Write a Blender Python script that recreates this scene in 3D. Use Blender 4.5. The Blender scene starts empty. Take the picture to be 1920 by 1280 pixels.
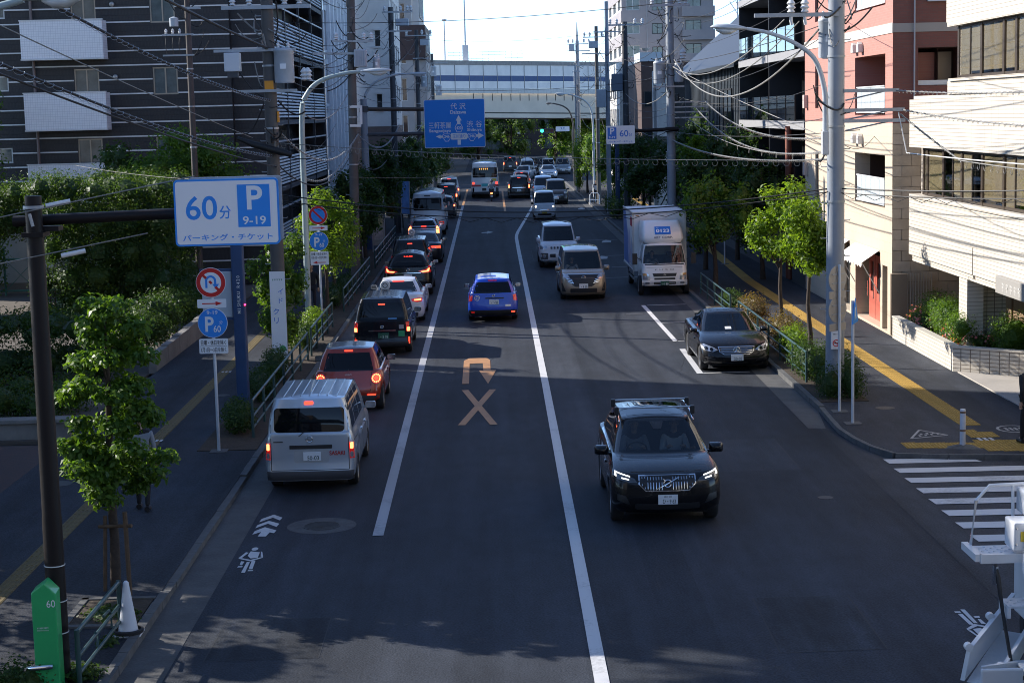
import bpy, bmesh, math, random
import numpy as np
from mathutils import Vector, Matrix
from mathutils.bvhtree import BVHTree
from mathutils.geometry import delaunay_2d_cdt

R = math.radians
scene = bpy.context.scene
COL = scene.collection

# ------------------------------------------------------------------ camera
cam_d = bpy.data.cameras.new("camera")
cam = bpy.data.objects.new("camera", cam_d)
COL.objects.link(cam)
cam_d.sensor_width = 36.0
cam_d.lens = 36.0 * 3300.0 / 1920.0
cam_d.clip_start = 0.1
cam_d.clip_end = 3000.0
# the road runs along +Y; the camera stands on a footbridge 7 m above it
_Y = Vector((-45.0, 427.0, 3300.0)).normalized()
_rho = R(1.4)
_Z = Vector((-math.sin(_rho), math.cos(_rho), 0.0))
_Z.z = -(_Y.x * _Z.x + _Y.y * _Z.y) / _Y.z
_Z.normalize()
_X = _Y.cross(_Z)
if _X.x < 0:
 _X = -_X
cr = Vector((_X.x, _Y.x, _Z.x))
cu = Vector((_X.y, _Y.y, _Z.y))
cf = Vector((_X.z, _Y.z, _Z.z))
cam.matrix_world = Matrix(((cr.x, cu.x, -cf.x, 0), (cr.y, cu.y, -cf.y, 0), (cr.z, cu.z, -cf.z, 7.0), (0, 0, 0, 1)))
scene.camera = cam

# ------------------------------------------------------------------ sky and sun
SUN_EL, SUN_AZ = 28.0, -65.0          # degrees; azimuth clockwise from +Y
world = bpy.data.worlds.new("World")
scene.world = world
world.use_nodes = True
_nt = world.node_tree
_sky = _nt.nodes.new("ShaderNodeTexSky")
_sky.sky_type = 'NISHITA'
_sky.sun_disc = False
_sky.sun_elevation = R(SUN_EL)
_sky.sun_rotation = R(SUN_AZ)
_sky.air_density = 0.55
_sky.dust_density = 0.05
_sky.ozone_density = 2.5
_nt.links.new(_sky.outputs[0], _nt.nodes['Background'].inputs[0])
_nt.nodes['Background'].inputs[1].default_value = 0.15
sun_d = bpy.data.lights.new("sun", 'SUN')
sun_d.energy = 4.0
sun_d.angle = R(0.53)
sun_d.color = (1.0, 0.94, 0.86)
sun = bpy.data.objects.new("sun", sun_d)
COL.objects.link(sun)
_sd = Vector((math.sin(R(SUN_AZ)) * math.cos(R(SUN_EL)), math.cos(R(SUN_AZ)) * math.cos(R(SUN_EL)), math.sin(R(SUN_EL))))
sun.rotation_euler = _sd.to_track_quat('Z', 'Y').to_euler()
sun.location = (-60, 60, 60)
vs = scene.view_settings
vs.view_transform = 'Standard'
vs.look = 'None'
vs.exposure = 1.12
vs.gamma = 1.0
vs.use_curve_mapping = False
scene.render.engine = 'CYCLES'
scene.cycles.max_bounces = 6
scene.cycles.diffuse_bounces = 3
scene.cycles.glossy_bounces = 3
scene.cycles.transmission_bounces = 4
scene.cycles.transparent_max_bounces = 8
scene.cycles.caustics_reflective = False
scene.cycles.caustics_refractive = False
scene.cycles.use_denoising = True
scene.cycles.filter_width = 1.0
scene.cycles.sample_clamp_indirect = 6.0

# ------------------------------------------------------------------ materials
MATS = {}


def mat(name, col=(.5, .5, .5), rough=.6, metal=0., coat=0., var=0., vscale=3., bump=0., bscale=40., emit=None, es=0., spec=.5, fine=0.):
 if name in MATS:
  return MATS[name]
 m = bpy.data.materials.new(name)
 m.use_nodes = True
 nt = m.node_tree
 b = nt.nodes['Principled BSDF']
 b.inputs['Base Color'].default_value = (*col, 1)
 b.inputs['Roughness'].default_value = rough
 b.inputs['Metallic'].default_value = metal
 b.inputs['Coat Weight'].default_value = coat
 b.inputs['Coat Roughness'].default_value = .04
 b.inputs['Specular IOR Level'].default_value = spec
 if emit:
  b.inputs['Emission Color'].default_value = (*emit, 1)
  b.inputs['Emission Strength'].default_value = es
 if var or bump or fine:
  tc = nt.nodes.new('ShaderNodeTexCoord')
 if var or fine:
  mix = nt.nodes.new('ShaderNodeMix')
  mix.data_type = 'RGBA'
  mix.inputs[6].default_value = (*[c * (1 - var - fine) for c in col], 1)
  mix.inputs[7].default_value = (*[min(1, c * (1 + var + fine)) for c in col], 1)
  n1 = nt.nodes.new('ShaderNodeTexNoise')
  n1.inputs['Scale'].default_value = vscale
  n1.inputs['Detail'].default_value = 6
  n1.inputs['Roughness'].default_value = .65
  nt.links.new(tc.outputs['Object'], n1.inputs['Vector'])
  src = n1.outputs['Fac']
  if fine:
   n2 = nt.nodes.new('ShaderNodeTexNoise')
   n2.inputs['Scale'].default_value = bscale
   n2.inputs['Detail'].default_value = 2
   nt.links.new(tc.outputs['Object'], n2.inputs['Vector'])
   ma = nt.nodes.new('ShaderNodeMix')
   ma.inputs[0].default_value = fine / (var + fine)
   nt.links.new(n1.outputs['Fac'], ma.inputs[2])
   nt.links.new(n2.outputs['Fac'], ma.inputs[3])
   src = ma.outputs[0]
  mr = nt.nodes.new('ShaderNodeMapRange')
  mr.inputs['From Min'].default_value = .28
  mr.inputs['From Max'].default_value = .72
  nt.links.new(src, mr.inputs['Value'])
  nt.links.new(mr.outputs[0], mix.inputs[0])
  nt.links.new(mix.outputs[2], b.inputs['Base Color'])
 if bump:
  n3 = nt.nodes.new('ShaderNodeTexNoise')
  n3.inputs['Scale'].default_value = bscale
  n3.inputs['Detail'].default_value = 4
  nt.links.new(tc.outputs['Object'], n3.inputs['Vector'])
  bp = nt.nodes.new('ShaderNodeBump')
  bp.inputs['Strength'].default_value = bump
  bp.inputs['Distance'].default_value = .02
  nt.links.new(n3.outputs['Fac'], bp.inputs['Height'])
  nt.links.new(bp.outputs[0], b.inputs['Normal'])
 MATS[name] = m
 return m


def tile_mat(name, c1, c2, cm, axis, bw, bh, mortar=.006, rough=.5, bump=.5, offset=.5, var=.1, vcol=None, spec=.5):
 """small fired tiles or bricks too small to build: axis 'X' faces -X (uses y,z), 'Y' faces -Y (uses x,z), 'Z' lies flat"""
 if name in MATS:
  return MATS[name]
 m = bpy.data.materials.new(name)
 m.use_nodes = True
 nt = m.node_tree
 b = nt.nodes['Principled BSDF']
 b.inputs['Roughness'].default_value = rough
 b.inputs['Specular IOR Level'].default_value = spec
 tc = nt.nodes.new('ShaderNodeTexCoord')
 sp = nt.nodes.new('ShaderNodeSeparateXYZ')
 nt.links.new(tc.outputs['Object'], sp.inputs[0])
 cb = nt.nodes.new('ShaderNodeCombineXYZ')
 a, c = {'X': (1, 2), 'Y': (0, 2), 'Z': (0, 1)}[axis]
 nt.links.new(sp.outputs[a], cb.inputs[0])
 nt.links.new(sp.outputs[c], cb.inputs[1])
 br = nt.nodes.new('ShaderNodeTexBrick')
 br.offset = offset
 br.inputs['Color1'].default_value = (*c1, 1)
 br.inputs['Color2'].default_value = (*c2, 1)
 br.inputs['Mortar'].default_value = (*cm, 1)
 br.inputs['Scale'].default_value = 1.0
 br.inputs['Mortar Size'].default_value = mortar
 br.inputs['Mortar Smooth'].default_value = .1
 br.inputs['Brick Width'].default_value = bw
 br.inputs['Row Height'].default_value = bh
 nt.links.new(cb.outputs[0], br.inputs['Vector'])
 ns = nt.nodes.new('ShaderNodeTexNoise')
 ns.inputs['Scale'].default_value = .7
 ns.inputs['Detail'].default_value = 7
 nt.links.new(tc.outputs['Object'], ns.inputs['Vector'])
 mr = nt.nodes.new('ShaderNodeMapRange')
 mr.inputs['To Min'].default_value = 1 - var
 mr.inputs['To Max'].default_value = 1 + var
 nt.links.new(ns.outputs['Fac'], mr.inputs['Value'])
 mu = nt.nodes.new('ShaderNodeMix')
 mu.data_type = 'RGBA'
 mu.blend_type = 'MULTIPLY'
 mu.inputs[0].default_value = 1
 nt.links.new(br.outputs['Color'], mu.inputs[6])
 nt.links.new(mr.outputs[0], mu.inputs[7])
 nt.links.new(mu.outputs[2], b.inputs['Base Color'])
 bp = nt.nodes.new('ShaderNodeBump')
 bp.inputs['Strength'].default_value = bump
 bp.inputs['Distance'].default_value = .01
 bp.invert = True
 nt.links.new(br.outputs['Fac'], bp.inputs['Height'])
 nt.links.new(bp.outputs[0], b.inputs['Normal'])
 MATS[name] = m
 return m


def glass_mat(name, tint, refl=.5, rough=.02):
 """tinted window glass: what lies behind shows through, the sky mirrors in it"""
 if name in MATS:
  return MATS[name]
 m = bpy.data.materials.new(name)
 m.use_nodes = True
 nt = m.node_tree
 nt.nodes.remove(nt.nodes['Principled BSDF'])
 out = nt.nodes['Material Output']
 tr = nt.nodes.new('ShaderNodeBsdfTransparent')
 tr.inputs[0].default_value = (*tint, 1)
 gl = nt.nodes.new('ShaderNodeBsdfGlossy')
 gl.inputs['Roughness'].default_value = rough
 gl.inputs[0].default_value = (.9, .95, 1, 1)
 lw_ = nt.nodes.new('ShaderNodeLayerWeight')
 lw_.inputs[0].default_value = .5
 pw = nt.nodes.new('ShaderNodeMath')
 pw.operation = 'POWER'
 pw.inputs[1].default_value = 5.
 nt.links.new(lw_.outputs['Facing'], pw.inputs[0])
 fr = nt.nodes.new('ShaderNodeMapRange')
 fr.inputs['To Min'].default_value = .045
 nt.links.new(pw.outputs[0], fr.inputs['Value'])
 mx = nt.nodes.new('ShaderNodeMixShader')
 nt.links.new(fr.outputs[0], mx.inputs[0])
 nt.links.new(tr.outputs[0], mx.inputs[1])
 nt.links.new(gl.outputs[0], mx.inputs[2])
 nt.links.new(mx.outputs[0], out.inputs[0])
 MATS[name] = m
 return m


def leaf_mat(name, c1, c2, trans=.45, rough=.45):
 if name in MATS:
  return MATS[name]
 m = bpy.data.materials.new(name)
 m.use_nodes = True
 nt = m.node_tree
 b = nt.nodes['Principled BSDF']
 b.inputs['Roughness'].default_value = rough
 b.inputs['Specular IOR Level'].default_value = .35
 geo = nt.nodes.new('ShaderNodeNewGeometry')
 mix = nt.nodes.new('ShaderNodeMix')
 mix.data_type = 'RGBA'
 mix.inputs[6].default_value = (*c1, 1)
 mix.inputs[7].default_value = (*c2, 1)
 nt.links.new(geo.outputs['Random Per Island'], mix.inputs[0])
 nt.links.new(mix.outputs[2], b.inputs['Base Color'])
 tl = nt.nodes.new('ShaderNodeBsdfTranslucent')
 sc = nt.nodes.new('ShaderNodeMix')
 sc.data_type = 'RGBA'
 sc.blend_type = 'MULTIPLY'
 sc.inputs[0].default_value = 1
 sc.inputs[7].default_value = (2.2, 2.0, .7, 1)
 nt.links.new(mix.outputs[2], sc.inputs[6])
 nt.links.new(sc.outputs[2], tl.inputs[0])
 mx = nt.nodes.new('ShaderNodeMixShader')
 mx.inputs[0].default_value = trans
 nt.links.new(b.outputs[0], mx.inputs[1])
 nt.links.new(tl.outputs[0], mx.inputs[2])
 nt.links.new(mx.outputs[0], nt.nodes['Material Output'].inputs[0])
 MATS[name] = m
 return m


# ------------------------------------------------------------------ object helpers
def props(o, label=None, cat=None, group=None, kind=None):
 if label:
  o['label'] = label
 if cat:
  o['category'] = cat
 if group:
  o['group'] = group
 if kind:
  o['kind'] = kind
 return o


def link(name, me, m=None, parent=None):
 o = bpy.data.objects.new(name, me)
 COL.objects.link(o)
 if m is not None and me is not None and not me.materials:
  me.materials.append(m)
 if parent is not None:
  o.parent = parent
 return o


def thing(name, label, cat, loc=(0, 0, 0), rz=0., group=None):
 o = bpy.data.objects.new(name, None)
 o.empty_display_size = .2
 COL.objects.link(o)
 o.location = loc
 o.rotation_euler = (0, 0, rz)
 return props(o, label, cat, group)


def copy_tree(o, parent=None):
 c = o.copy()
 COL.objects.link(c)
 c.parent = parent
 for ch in list(o.children):
  copy_tree(ch, c)
 return c


class B:
 """collects faces for one mesh"""

 def __init__(s):
  s.v, s.f = [], []

 def add(s, vs_, fs):
  n = len(s.v)
  s.v += [tuple(p) for p in vs_]
  s.f += [tuple(i + n for i in f) for f in fs]
  return s

 def box(s, x0, x1, y0, y1, z0, z1):
  return s.add([(x0, y0, z0), (x1, y0, z0), (x1, y1, z0), (x0, y1, z0), (x0, y0, z1), (x1, y0, z1), (x1, y1, z1), (x0, y1, z1)],
      [(0, 3, 2, 1), (4, 5, 6, 7), (0, 1, 5, 4), (1, 2, 6, 5), (2, 3, 7, 6), (3, 0, 4, 7)])

 def cbox(s, c, d, rot=None):
  n = len(s.v)
  s.box(-d[0] / 2, d[0] / 2, -d[1] / 2, d[1] / 2, -d[2] / 2, d[2] / 2)
  m = rot.to_matrix() if rot is not None else Matrix.Identity(3)
  for i in range(n, len(s.v)):
   s.v[i] = tuple(m @ Vector(s.v[i]) + Vector(c))
  return s

 def tube(s, pts, r, n=8, cap=True):
  """r: one radius or one for each point"""
  pts = [Vector(p) for p in pts]
  rs = r if isinstance(r, (list, tuple)) else [r] * len(pts)
  rings = []
  up = Vector((0, 0, 1))
  for i, p in enumerate(pts):
   a = pts[max(0, i - 1)]
   c = pts[min(len(pts) - 1, i + 1)]
   d = (c - a).normalized()
   u = up if abs(d.z) < .95 else Vector((1, 0, 0))
   x = d.cross(u).normalized()
   y = x.cross(d).normalized()
   rings.append([p + x * rs[i] * math.cos(2 * math.pi * k / n) + y * rs[i] * math.sin(2 * math.pi * k / n) for k in range(n)])
  vv = [q for rg in rings for q in rg]
  ff = []
  for i in range(len(rings) - 1):
   for k in range(n):
    ff.append((i * n + k, i * n + (k + 1) % n, (i + 1) * n + (k + 1) % n, (i + 1) * n + k))
  if cap:
   ff.append(tuple(range(n - 1, -1, -1)))
   ff.append(tuple(range((len(rings) - 1) * n, len(rings) * n)))
  return s.add(vv, ff)

 def lathe(s, prof, c=(0, 0, 0), axis='Z', n=20):
  """prof: (radius, height) pairs"""
  vv, ff = [], []
  for (r, h) in prof:
   for k in range(n):
    a = 2 * math.pi * k / n
    x, y = r * math.cos(a), r * math.sin(a)
    p = {'Z': (x, y, h), 'X': (h, x, y), 'Y': (x, h, y)}[axis]
    vv.append((p[0] + c[0], p[1] + c[1], p[2] + c[2]))
  for i in range(len(prof) - 1):
   for k in range(n):
    ff.append((i * n + k, i * n + (k + 1) % n, (i + 1) * n + (k + 1) % n, (i + 1) * n + k))
  return s.add(vv, ff)

 def prism(s, poly, axis, a, b):
  """poly extruded from a to b along axis: X poly=(y,z), Y poly=(x,z), Z poly=(x,y)"""
  n = len(poly)

  def q(p, t):
   return {'X': (t, p[0], p[1]), 'Y': (p[0], t, p[1]), 'Z': (p[0], p[1], t)}[axis]
  vv = [q(p, a) for p in poly] + [q(p, b) for p in poly]
  ff = [tuple(range(n - 1, -1, -1)), tuple(range(n, 2 * n))]
  for i in range(n):
   j = (i + 1) % n
   ff.append((i, j, n + j, n + i))
  return s.add(vv, ff)

 def mesh(s, smooth=False, fix=True, sharp=40):
  me = bpy.data.meshes.new("m")
  me.from_pydata(s.v, [], s.f)
  if fix:
   bm = bmesh.new()
   bm.from_mesh(me)
   bmesh.ops.recalc_face_normals(bm, faces=bm.faces)
   bm.to_mesh(me)
   bm.free()
  if smooth:
   me.polygons.foreach_set('use_smooth', [True] * len(me.polygons))
   me.set_sharp_from_angle(angle=R(sharp))
  me.update()
  return me

 def obj(s, name, m, parent=None, smooth=False, bev=0., sharp=40):
  o = link(name, s.mesh(smooth, sharp=sharp), m, parent)
  if bev:
   md = o.modifiers.new('edge', 'BEVEL')
   md.width = bev
   md.segments = 2
   md.limit_method = 'ANGLE'
   md.angle_limit = R(50)
  return o


def disc_poly(r, n=32, c=(0, 0)):
 return [(c[0] + r * math.cos(2 * math.pi * k / n), c[1] + r * math.sin(2 * math.pi * k / n)) for k in range(n)]


def round_poly(x0, x1, z0, z1, r, n=5):
 p = []
 for (cx, cz, a) in ((x1 - r, z1 - r, 0), (x0 + r, z1 - r, 90), (x0 + r, z0 + r, 180), (x1 - r, z0 + r, 270)):
  for k in range(n + 1):
   t = R(a + 90 * k / n)
   p.append((cx + r * math.cos(t), cz + r * math.sin(t)))
 return p


PENDING = []


def text(s, x, z, y, m, parent, w=None, h=None, bold=0., name='lettering', rz=0.):
 """flat lettering in the x-z plane facing -Y, centred, scaled to width w and/or height h; shaped at the end in one go"""
 me = bpy.data.meshes.new('t')
 o = link(name, me, m, parent)
 o.location = (x, y, z)
 o.rotation_euler = (0, 0, rz)
 PENDING.append((o, s, w, h, bold))
 return o


def shape_letters():
 fonts = {}
 for (o, s, w, h, bold) in PENDING:
  if (s, bold) not in fonts:
   c = bpy.data.curves.new('t', 'FONT')
   c.body = s
   c.offset = bold
   c.resolution_u = 4
   c.fill_mode = 'FRONT'
   f = bpy.data.objects.new('t', c)
   COL.objects.link(f)
   fonts[(s, bold)] = f
 dg = bpy.context.evaluated_depsgraph_get()
 shapes = {}
 for k, f in fonts.items():
  me = bpy.data.meshes.new_from_object(f.evaluated_get(dg))
  a = np.empty(len(me.vertices) * 3)
  me.vertices.foreach_get('co', a)
  shapes[k] = (a.reshape(-1, 3), [tuple(p.vertices) for p in me.polygons])
  bpy.data.meshes.remove(me)
 for f in fonts.values():
  bpy.data.objects.remove(f)
 for (o, s, w, h, bold) in PENDING:
  a, faces = shapes[(s, bold)]
  mn, mx_ = a.min(0), a.max(0)
  c = (mn + mx_) / 2
  sx = w / (mx_[0] - mn[0]) if w else None
  sy = h / (mx_[1] - mn[1]) if h else None
  sx = sx or sy
  sy = sy or sx
  v = [((p[0] - c[0]) * sx, 0., (p[1] - c[1]) * sy) for p in a]
  o.data.from_pydata(v, [], faces)
  o.data.update()


def np_mesh(verts, quads, m, name, parent=None, smooth=False):
 me = bpy.data.meshes.new(name)
 nv, nq = len(verts), len(quads)
 k = quads.shape[1]
 me.vertices.add(nv)
 me.vertices.foreach_set('co', np.asarray(verts, dtype=np.float32).ravel())
 me.loops.add(nq * k)
 me.loops.foreach_set('vertex_index', np.asarray(quads, dtype=np.int32).ravel())
 me.polygons.add(nq)
 me.polygons.foreach_set('loop_start', np.arange(0, nq * k, k, dtype=np.int32))
 if smooth:
  me.polygons.foreach_set('use_smooth', np.ones(nq, dtype=bool))
 me.update(calc_edges=True)
 me.validate()
 return link(name, me, m, parent)


def lerp(a, b, t):
 return a + (b - a) * t


def interp(tab, x):
 """smooth piecewise interpolation through (x, value) pairs"""
 if x <= tab[0][0]:
  return tab[0][1]
 for (x0, v0), (x1, v1) in zip(tab, tab[1:]):
  if x <= x1:
   return lerp(v0, v1, (x - x0) / (x1 - x0))
 return tab[-1][1]


CHR = mat('chrome_trim', (.75, .76, .78), .12, metal=1)


def strokes(parent, x, z, y, w, h, n, m, ax='Y', sg=1):
 """a line of lettering too small to read in the photograph: short marks in place of characters"""
 b = B()
 q = random.Random(int(abs(x * 97 + z * 31 + w * 13) * 10))
 for i in range(n):
  c, d = x - w / 2 + w * (i + .5) / n, w / n * .32
  for (u0, u1, v0, v1) in ((-d, d, .3, .5), (-d * q.uniform(.2, 1), d, -.1, .08), (-d * .25, d * .25, -.5, .5)):
   if ax == 'Y':
    b.box(c + u0, c + u1, y - .001, y, z + v0 * h, z + v1 * h)
   else:
    b.box(y - .001, y, c + u0, c + u1, z + v0 * h, z + v1 * h)
 return b.obj('lettering', m, parent)

# ------------------------------------------------------------------ the street
rnd = random.Random(7)


def asphalt(name, col, crack=True):
 m = mat(name, col, .78, var=.14, vscale=.35, bump=.5, bscale=34, fine=.42, spec=.22)
 # long streaks worn by tyres along the road and odd darker drips
 nt = m.node_tree
 b = nt.nodes['Principled BSDF']
 src = b.inputs['Base Color'].links[0].from_socket
 tc = nt.nodes.new('ShaderNodeTexCoord')
 f = None
 for (sx, sy, lo, hi, d) in ((1.1, .035, .62, 1.42, 4), (.25, .2, .76, 1.24, 8), (3.2, 1.1, .8, 1.12, 9)):
  mp = nt.nodes.new('ShaderNodeMapping')
  mp.inputs['Scale'].default_value = (sx, sy, 1)
  nt.links.new(tc.outputs['Object'], mp.inputs[0])
  n = nt.nodes.new('ShaderNodeTexNoise')
  n.inputs['Scale'].default_value = 1
  n.inputs['Detail'].default_value = d
  n.inputs['Roughness'].default_value = .6
  nt.links.new(mp.outputs[0], n.inputs['Vector'])
  mr = nt.nodes.new('ShaderNodeMapRange')
  mr.inputs['From Min'].default_value = .3
  mr.inputs['From Max'].default_value = .7
  mr.inputs['To Min'].default_value = lo
  mr.inputs['To Max'].default_value = hi
  nt.links.new(n.outputs['Fac'], mr.inputs['Value'])
  mu = nt.nodes.new('ShaderNodeMix')
  mu.data_type = 'RGBA'
  mu.blend_type = 'MULTIPLY'
  mu.inputs[0].default_value = 1
  nt.links.new(src, mu.inputs[6])
  nt.links.new(mr.outputs[0], mu.inputs[7])
  src = mu.outputs[2]
 nt.links.new(src, b.inputs['Base Color'])
 return m


ASPH = asphalt('asphalt_main', (.032, .037, .047))
ASPH2 = asphalt('asphalt_side_street', (.042, .046, .054))
ASPHW = asphalt('asphalt_footway', (.033, .037, .046))
CONC = mat('gutter_concrete', (.08, .08, .08), .85, var=.3, vscale=1.3, bump=.3, bscale=25, fine=.12)
KERB = mat('kerb_concrete', (.1, .1, .098), .85, var=.28, vscale=1.6, bump=.25, bscale=20, fine=.1)
SOIL = mat('soil', (.05, .035, .022), .95, var=.4, vscale=6, bump=.8, bscale=20)


def paint_mat(name, col, wear=.5):
 """road paint with worn patches where the asphalt shows"""
 m = bpy.data.materials.new(name)
 m.use_nodes = True
 nt = m.node_tree
 b = nt.nodes['Principled BSDF']
 b.inputs['Roughness'].default_value = .65
 tc = nt.nodes.new('ShaderNodeTexCoord')
 n = nt.nodes.new('ShaderNodeTexNoise')
 n.inputs['Scale'].default_value = 14
 n.inputs['Detail'].default_value = 9
 n.inputs['Roughness'].default_value = .75
 n2 = nt.nodes.new('ShaderNodeTexNoise')
 n2.inputs['Scale'].default_value = .8
 n2.inputs['Detail'].default_value = 3
 for q in (n, n2):
  nt.links.new(tc.outputs['Object'], q.inputs['Vector'])
 ad = nt.nodes.new('ShaderNodeMath')
 ad.operation = 'ADD'
 nt.links.new(n.outputs['Fac'], ad.inputs[0])
 nt.links.new(n2.outputs['Fac'], ad.inputs[1])
 mr = nt.nodes.new('ShaderNodeMapRange')
 mr.inputs['From Min'].default_value = .62 + .1 * wear
 mr.inputs['From Max'].default_value = .84 + .2 * wear
 nt.links.new(ad.outputs[0], mr.inputs['Value'])
 mx = nt.nodes.new('ShaderNodeMix')
 mx.data_type = 'RGBA'
 mx.inputs[6].default_value = (*[c * .55 + .02 for c in col], 1)
 mx.inputs[7].default_value = (*col, 1)
 nt.links.new(mr.outputs[0], mx.inputs[0])
 nt.links.new(mx.outputs[2], b.inputs['Base Color'])
 MATS[name] = m
 return m


WPAINT = paint_mat('road_paint_white', (.58, .58, .58), .5)
WPAINTO = paint_mat('road_paint_white_old', (.42, .42, .41), 1.1)
OPAINT = paint_mat('road_paint_orange', (.42, .21, .08), .9)
OLDP = paint_mat('road_paint_orange_old', (.24, .12, .06), 1.1)


def sheet(name, poly, z, m, parent=None, thick=.0):
 b = B()
 b.add([(p[0], p[1], z) for p in poly], [tuple(range(len(poly)))])
 me = b.mesh()
 if len(me.polygons) and me.polygons[0].normal.z < 0:
  me.flip_normals()
 o = link(name, me, m, parent)
 return o


def slab(name, poly, z0, z1, m, parent=None, bev=0.):
 return B().prism(poly, 'Z', z0, z1).obj(name, m, parent, bev=bev)


ground = props(sheet('ground', [(-900, -300), (900, -300), (900, 1800), (-900, 1800)], -.03, mat('city_ground', (.09, .088, .084), .9, var=.3, vscale=.05)), kind='structure')
road = props(sheet('road', [(-4.9, -20), (7.05, -20), (7.6, 60), (7.6, 176), (-4.9, 176)], 0, ASPH), kind='structure')
cross = props(sheet('cross_road', [(-120, 176), (120, 176), (120, 215), (-120, 215)], 0, asphalt('asphalt_cross_road', (.036, .04, .048))), kind='structure')
far_road = props(sheet('far_road', [(-3, 215), (12, 215), (12, 420), (-3, 420)], 0, ASPH), kind='structure')
side_street = props(sheet('side_street', [(7.05, 12), (45, 12), (45, 33.2), (10.3, 33.8), (8.9, 34.02), (7.75, 34.2), (7.35, 36.5), (7.1, 38.0), (7.05, 36)], .004, ASPH2), kind='structure')

# gutters, kerbs (each kerb stone a piece of its own) and footways
for yy in np.arange(-10, 176, 6.0):
 pass
gl = props(sheet('gutter_left', [(-4.9, -20), (-4.29, -20), (-4.29, 176), (-4.9, 176)], .005, CONC), kind='structure')
gr = props(sheet('gutter_right', [(6.83, 37.9), (7.2, 37.8), (7.45, 40), (7.45, 176), (6.98, 176), (6.98, 60)], .005, CONC), kind='structure')
FOOT_Z = .11
foot_l = props(slab('footway_left', [(-9.4, -20), (-5.02, -20), (-5.02, 176), (-9.4, 176)], -.02, FOOT_Z, ASPHW), kind='structure')
foot_r = props(slab('footway_right', [(7.58, 40), (7.52, 38.8), (7.46, 37.3), (7.54, 36.2), (7.7, 35.22), (7.98, 34.45), (8.94, 34.17), (10.3, 33.98), (20, 32.9), (20, 34.8), (11.9, 40.2), (11.9, 176), (7.6, 176)], -.02, FOOT_Z, ASPHW), kind='structure')
ks = B().box(-.068, .068, -.297, .297, 0, .145).mesh()
ks.materials.append(KERB)
kerb_l = props(thing('kerb_left', None, None), kind='structure')
kerb_r = props(thing('kerb_right', None, None), kind='structure')
rk = random.Random(3)
for i in range(130):
 y = 14.3 + i * .6
 k = link('kerb_stone', ks, None, kerb_l)
 dip = 0 if not (25.2 < y < 33.8) else -.03
 k.location = (-4.958 + rk.uniform(-.006, .006), y, -.015 + rk.uniform(-.005, .005) + dip)
B().box(-5.02, -4.9, 92.0, 176, -.02, .125).obj('kerb_run', KERB, kerb_l)
for i in range(90):
 y = 40.3 + i * .6
 k = link('kerb_stone', ks, None, kerb_r)
 k.location = (7.53 + rk.uniform(-.006, .006), y, -.015 + rk.uniform(-.006, .006))
B().box(7.46, 7.6, 94.0, 176, -.02, .125).obj('kerb_run', KERB, kerb_r)
cpts = [(7.53, 40.0), (7.48, 38.8), (7.42, 37.3), (7.5, 36.2), (7.66, 35.2), (7.95, 34.42), (8.94, 34.13), (10.3, 33.94), (12.5, 33.6)]
for (a, c) in zip(cpts, cpts[1:]):
 d = Vector((c[0] - a[0], c[1] - a[1], 0))
 n = max(1, round(d.length / .6))
 for j in range(n):
  p = Vector((a[0], a[1], 0)) + d * ((j + .5) / n)
  k = link('kerb_stone', ks, None, kerb_r)
  k.location = (p.x, p.y, -.04)
  k.scale = (1, d.length / n / .6, 1)
  k.rotation_euler = (0, 0, math.atan2(d.y, d.x) - math.pi / 2)
# plaza of small reddish blocks left of the footway near the camera
plaza = props(slab('plaza_paving', [(-24, 8), (-9.4, 8), (-9.4, 37.6), (-24, 38.4)], -.02, .112, tile_mat('plaza_blocks', (.075, .04, .032), (.06, .036, .032), (.035, .032, .03), 'Z', .2, .1, .006, .8, .4)), kind='structure')
yard = props(slab('school_yard', [(-60, 38.5), (-9.62, 38.5), (-9.62, 74), (-60, 74)], -.02, .06, mat('yard_earth', (.1, .085, .07), .95, var=.25, vscale=.6, bump=.4, bscale=12)), kind='structure')

# ---- painted markings
mk = 0


def mark(name, poly, m, z=.010, parent=None):
 return sheet(name, poly, z, m, parent or road)


def stripe(name, pts, w, m, z=.010, parent=None):
 out_l, out_r = [], []
 for i, p in enumerate(pts):
  a, c = pts[max(0, i - 1)], pts[min(len(pts) - 1, i + 1)]
  d = Vector((c[0] - a[0], c[1] - a[1])).normalized()
  out_l.append((p[0] - d.y * w / 2, p[1] + d.x * w / 2))
  out_r.append((p[0] + d.y * w / 2, p[1] - d.x * w / 2))
 vv = out_l + out_r[::-1]
 n = len(pts)
 b = B().add([(p[0], p[1], z) for p in vv], [(i, 2 * n - 1 - i, 2 * n - 2 - i, i + 1) for i in range(n - 1)])
 me = b.mesh()
 if me.polygons[0].normal.z < 0:
  me.flip_normals()
 return link(name, me, m, parent or road)


stripe('lane_line', [(-2.035, 29.0), (-2.06, 80), (-2.12, 136)], .185, paint_mat('road_paint_lane', (.36, .37, .39), .6))
stripe('lane_line_orange', [(-2.12, 136.1), (-2.1, 165)], .18, OPAINT)
stripe('centre_line', [(1.1, 5), (1.23, 21.2), (1.31, 45), (1.36, 70), (1.39, 90), (1.42, 99), (1.47, 101.5), (1.6, 104.5), (2.2, 115), (3.27, 134), (3.5, 150)], .185, WPAINT)
stripe('lane_line_orange', [(1.05, 127), (1.12, 160)], .16, OPAINT)
for (pts, w) in (([(5.42, 63.1), (5.47, 58), (5.52, 53.0)], .15), ([(5.53, 51.2), (5.47, 46.3)], .17)):
 stripe('bay_line', pts, w, WPAINT)
for (y, x1) in ((63.05, 6.95), (57.7, 6.95), (53.05, 6.95), (46.35, 6.8)):
 stripe('bay_line', [(5.56, y), (x1, y + .02)], .09, WPAINT)
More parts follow.
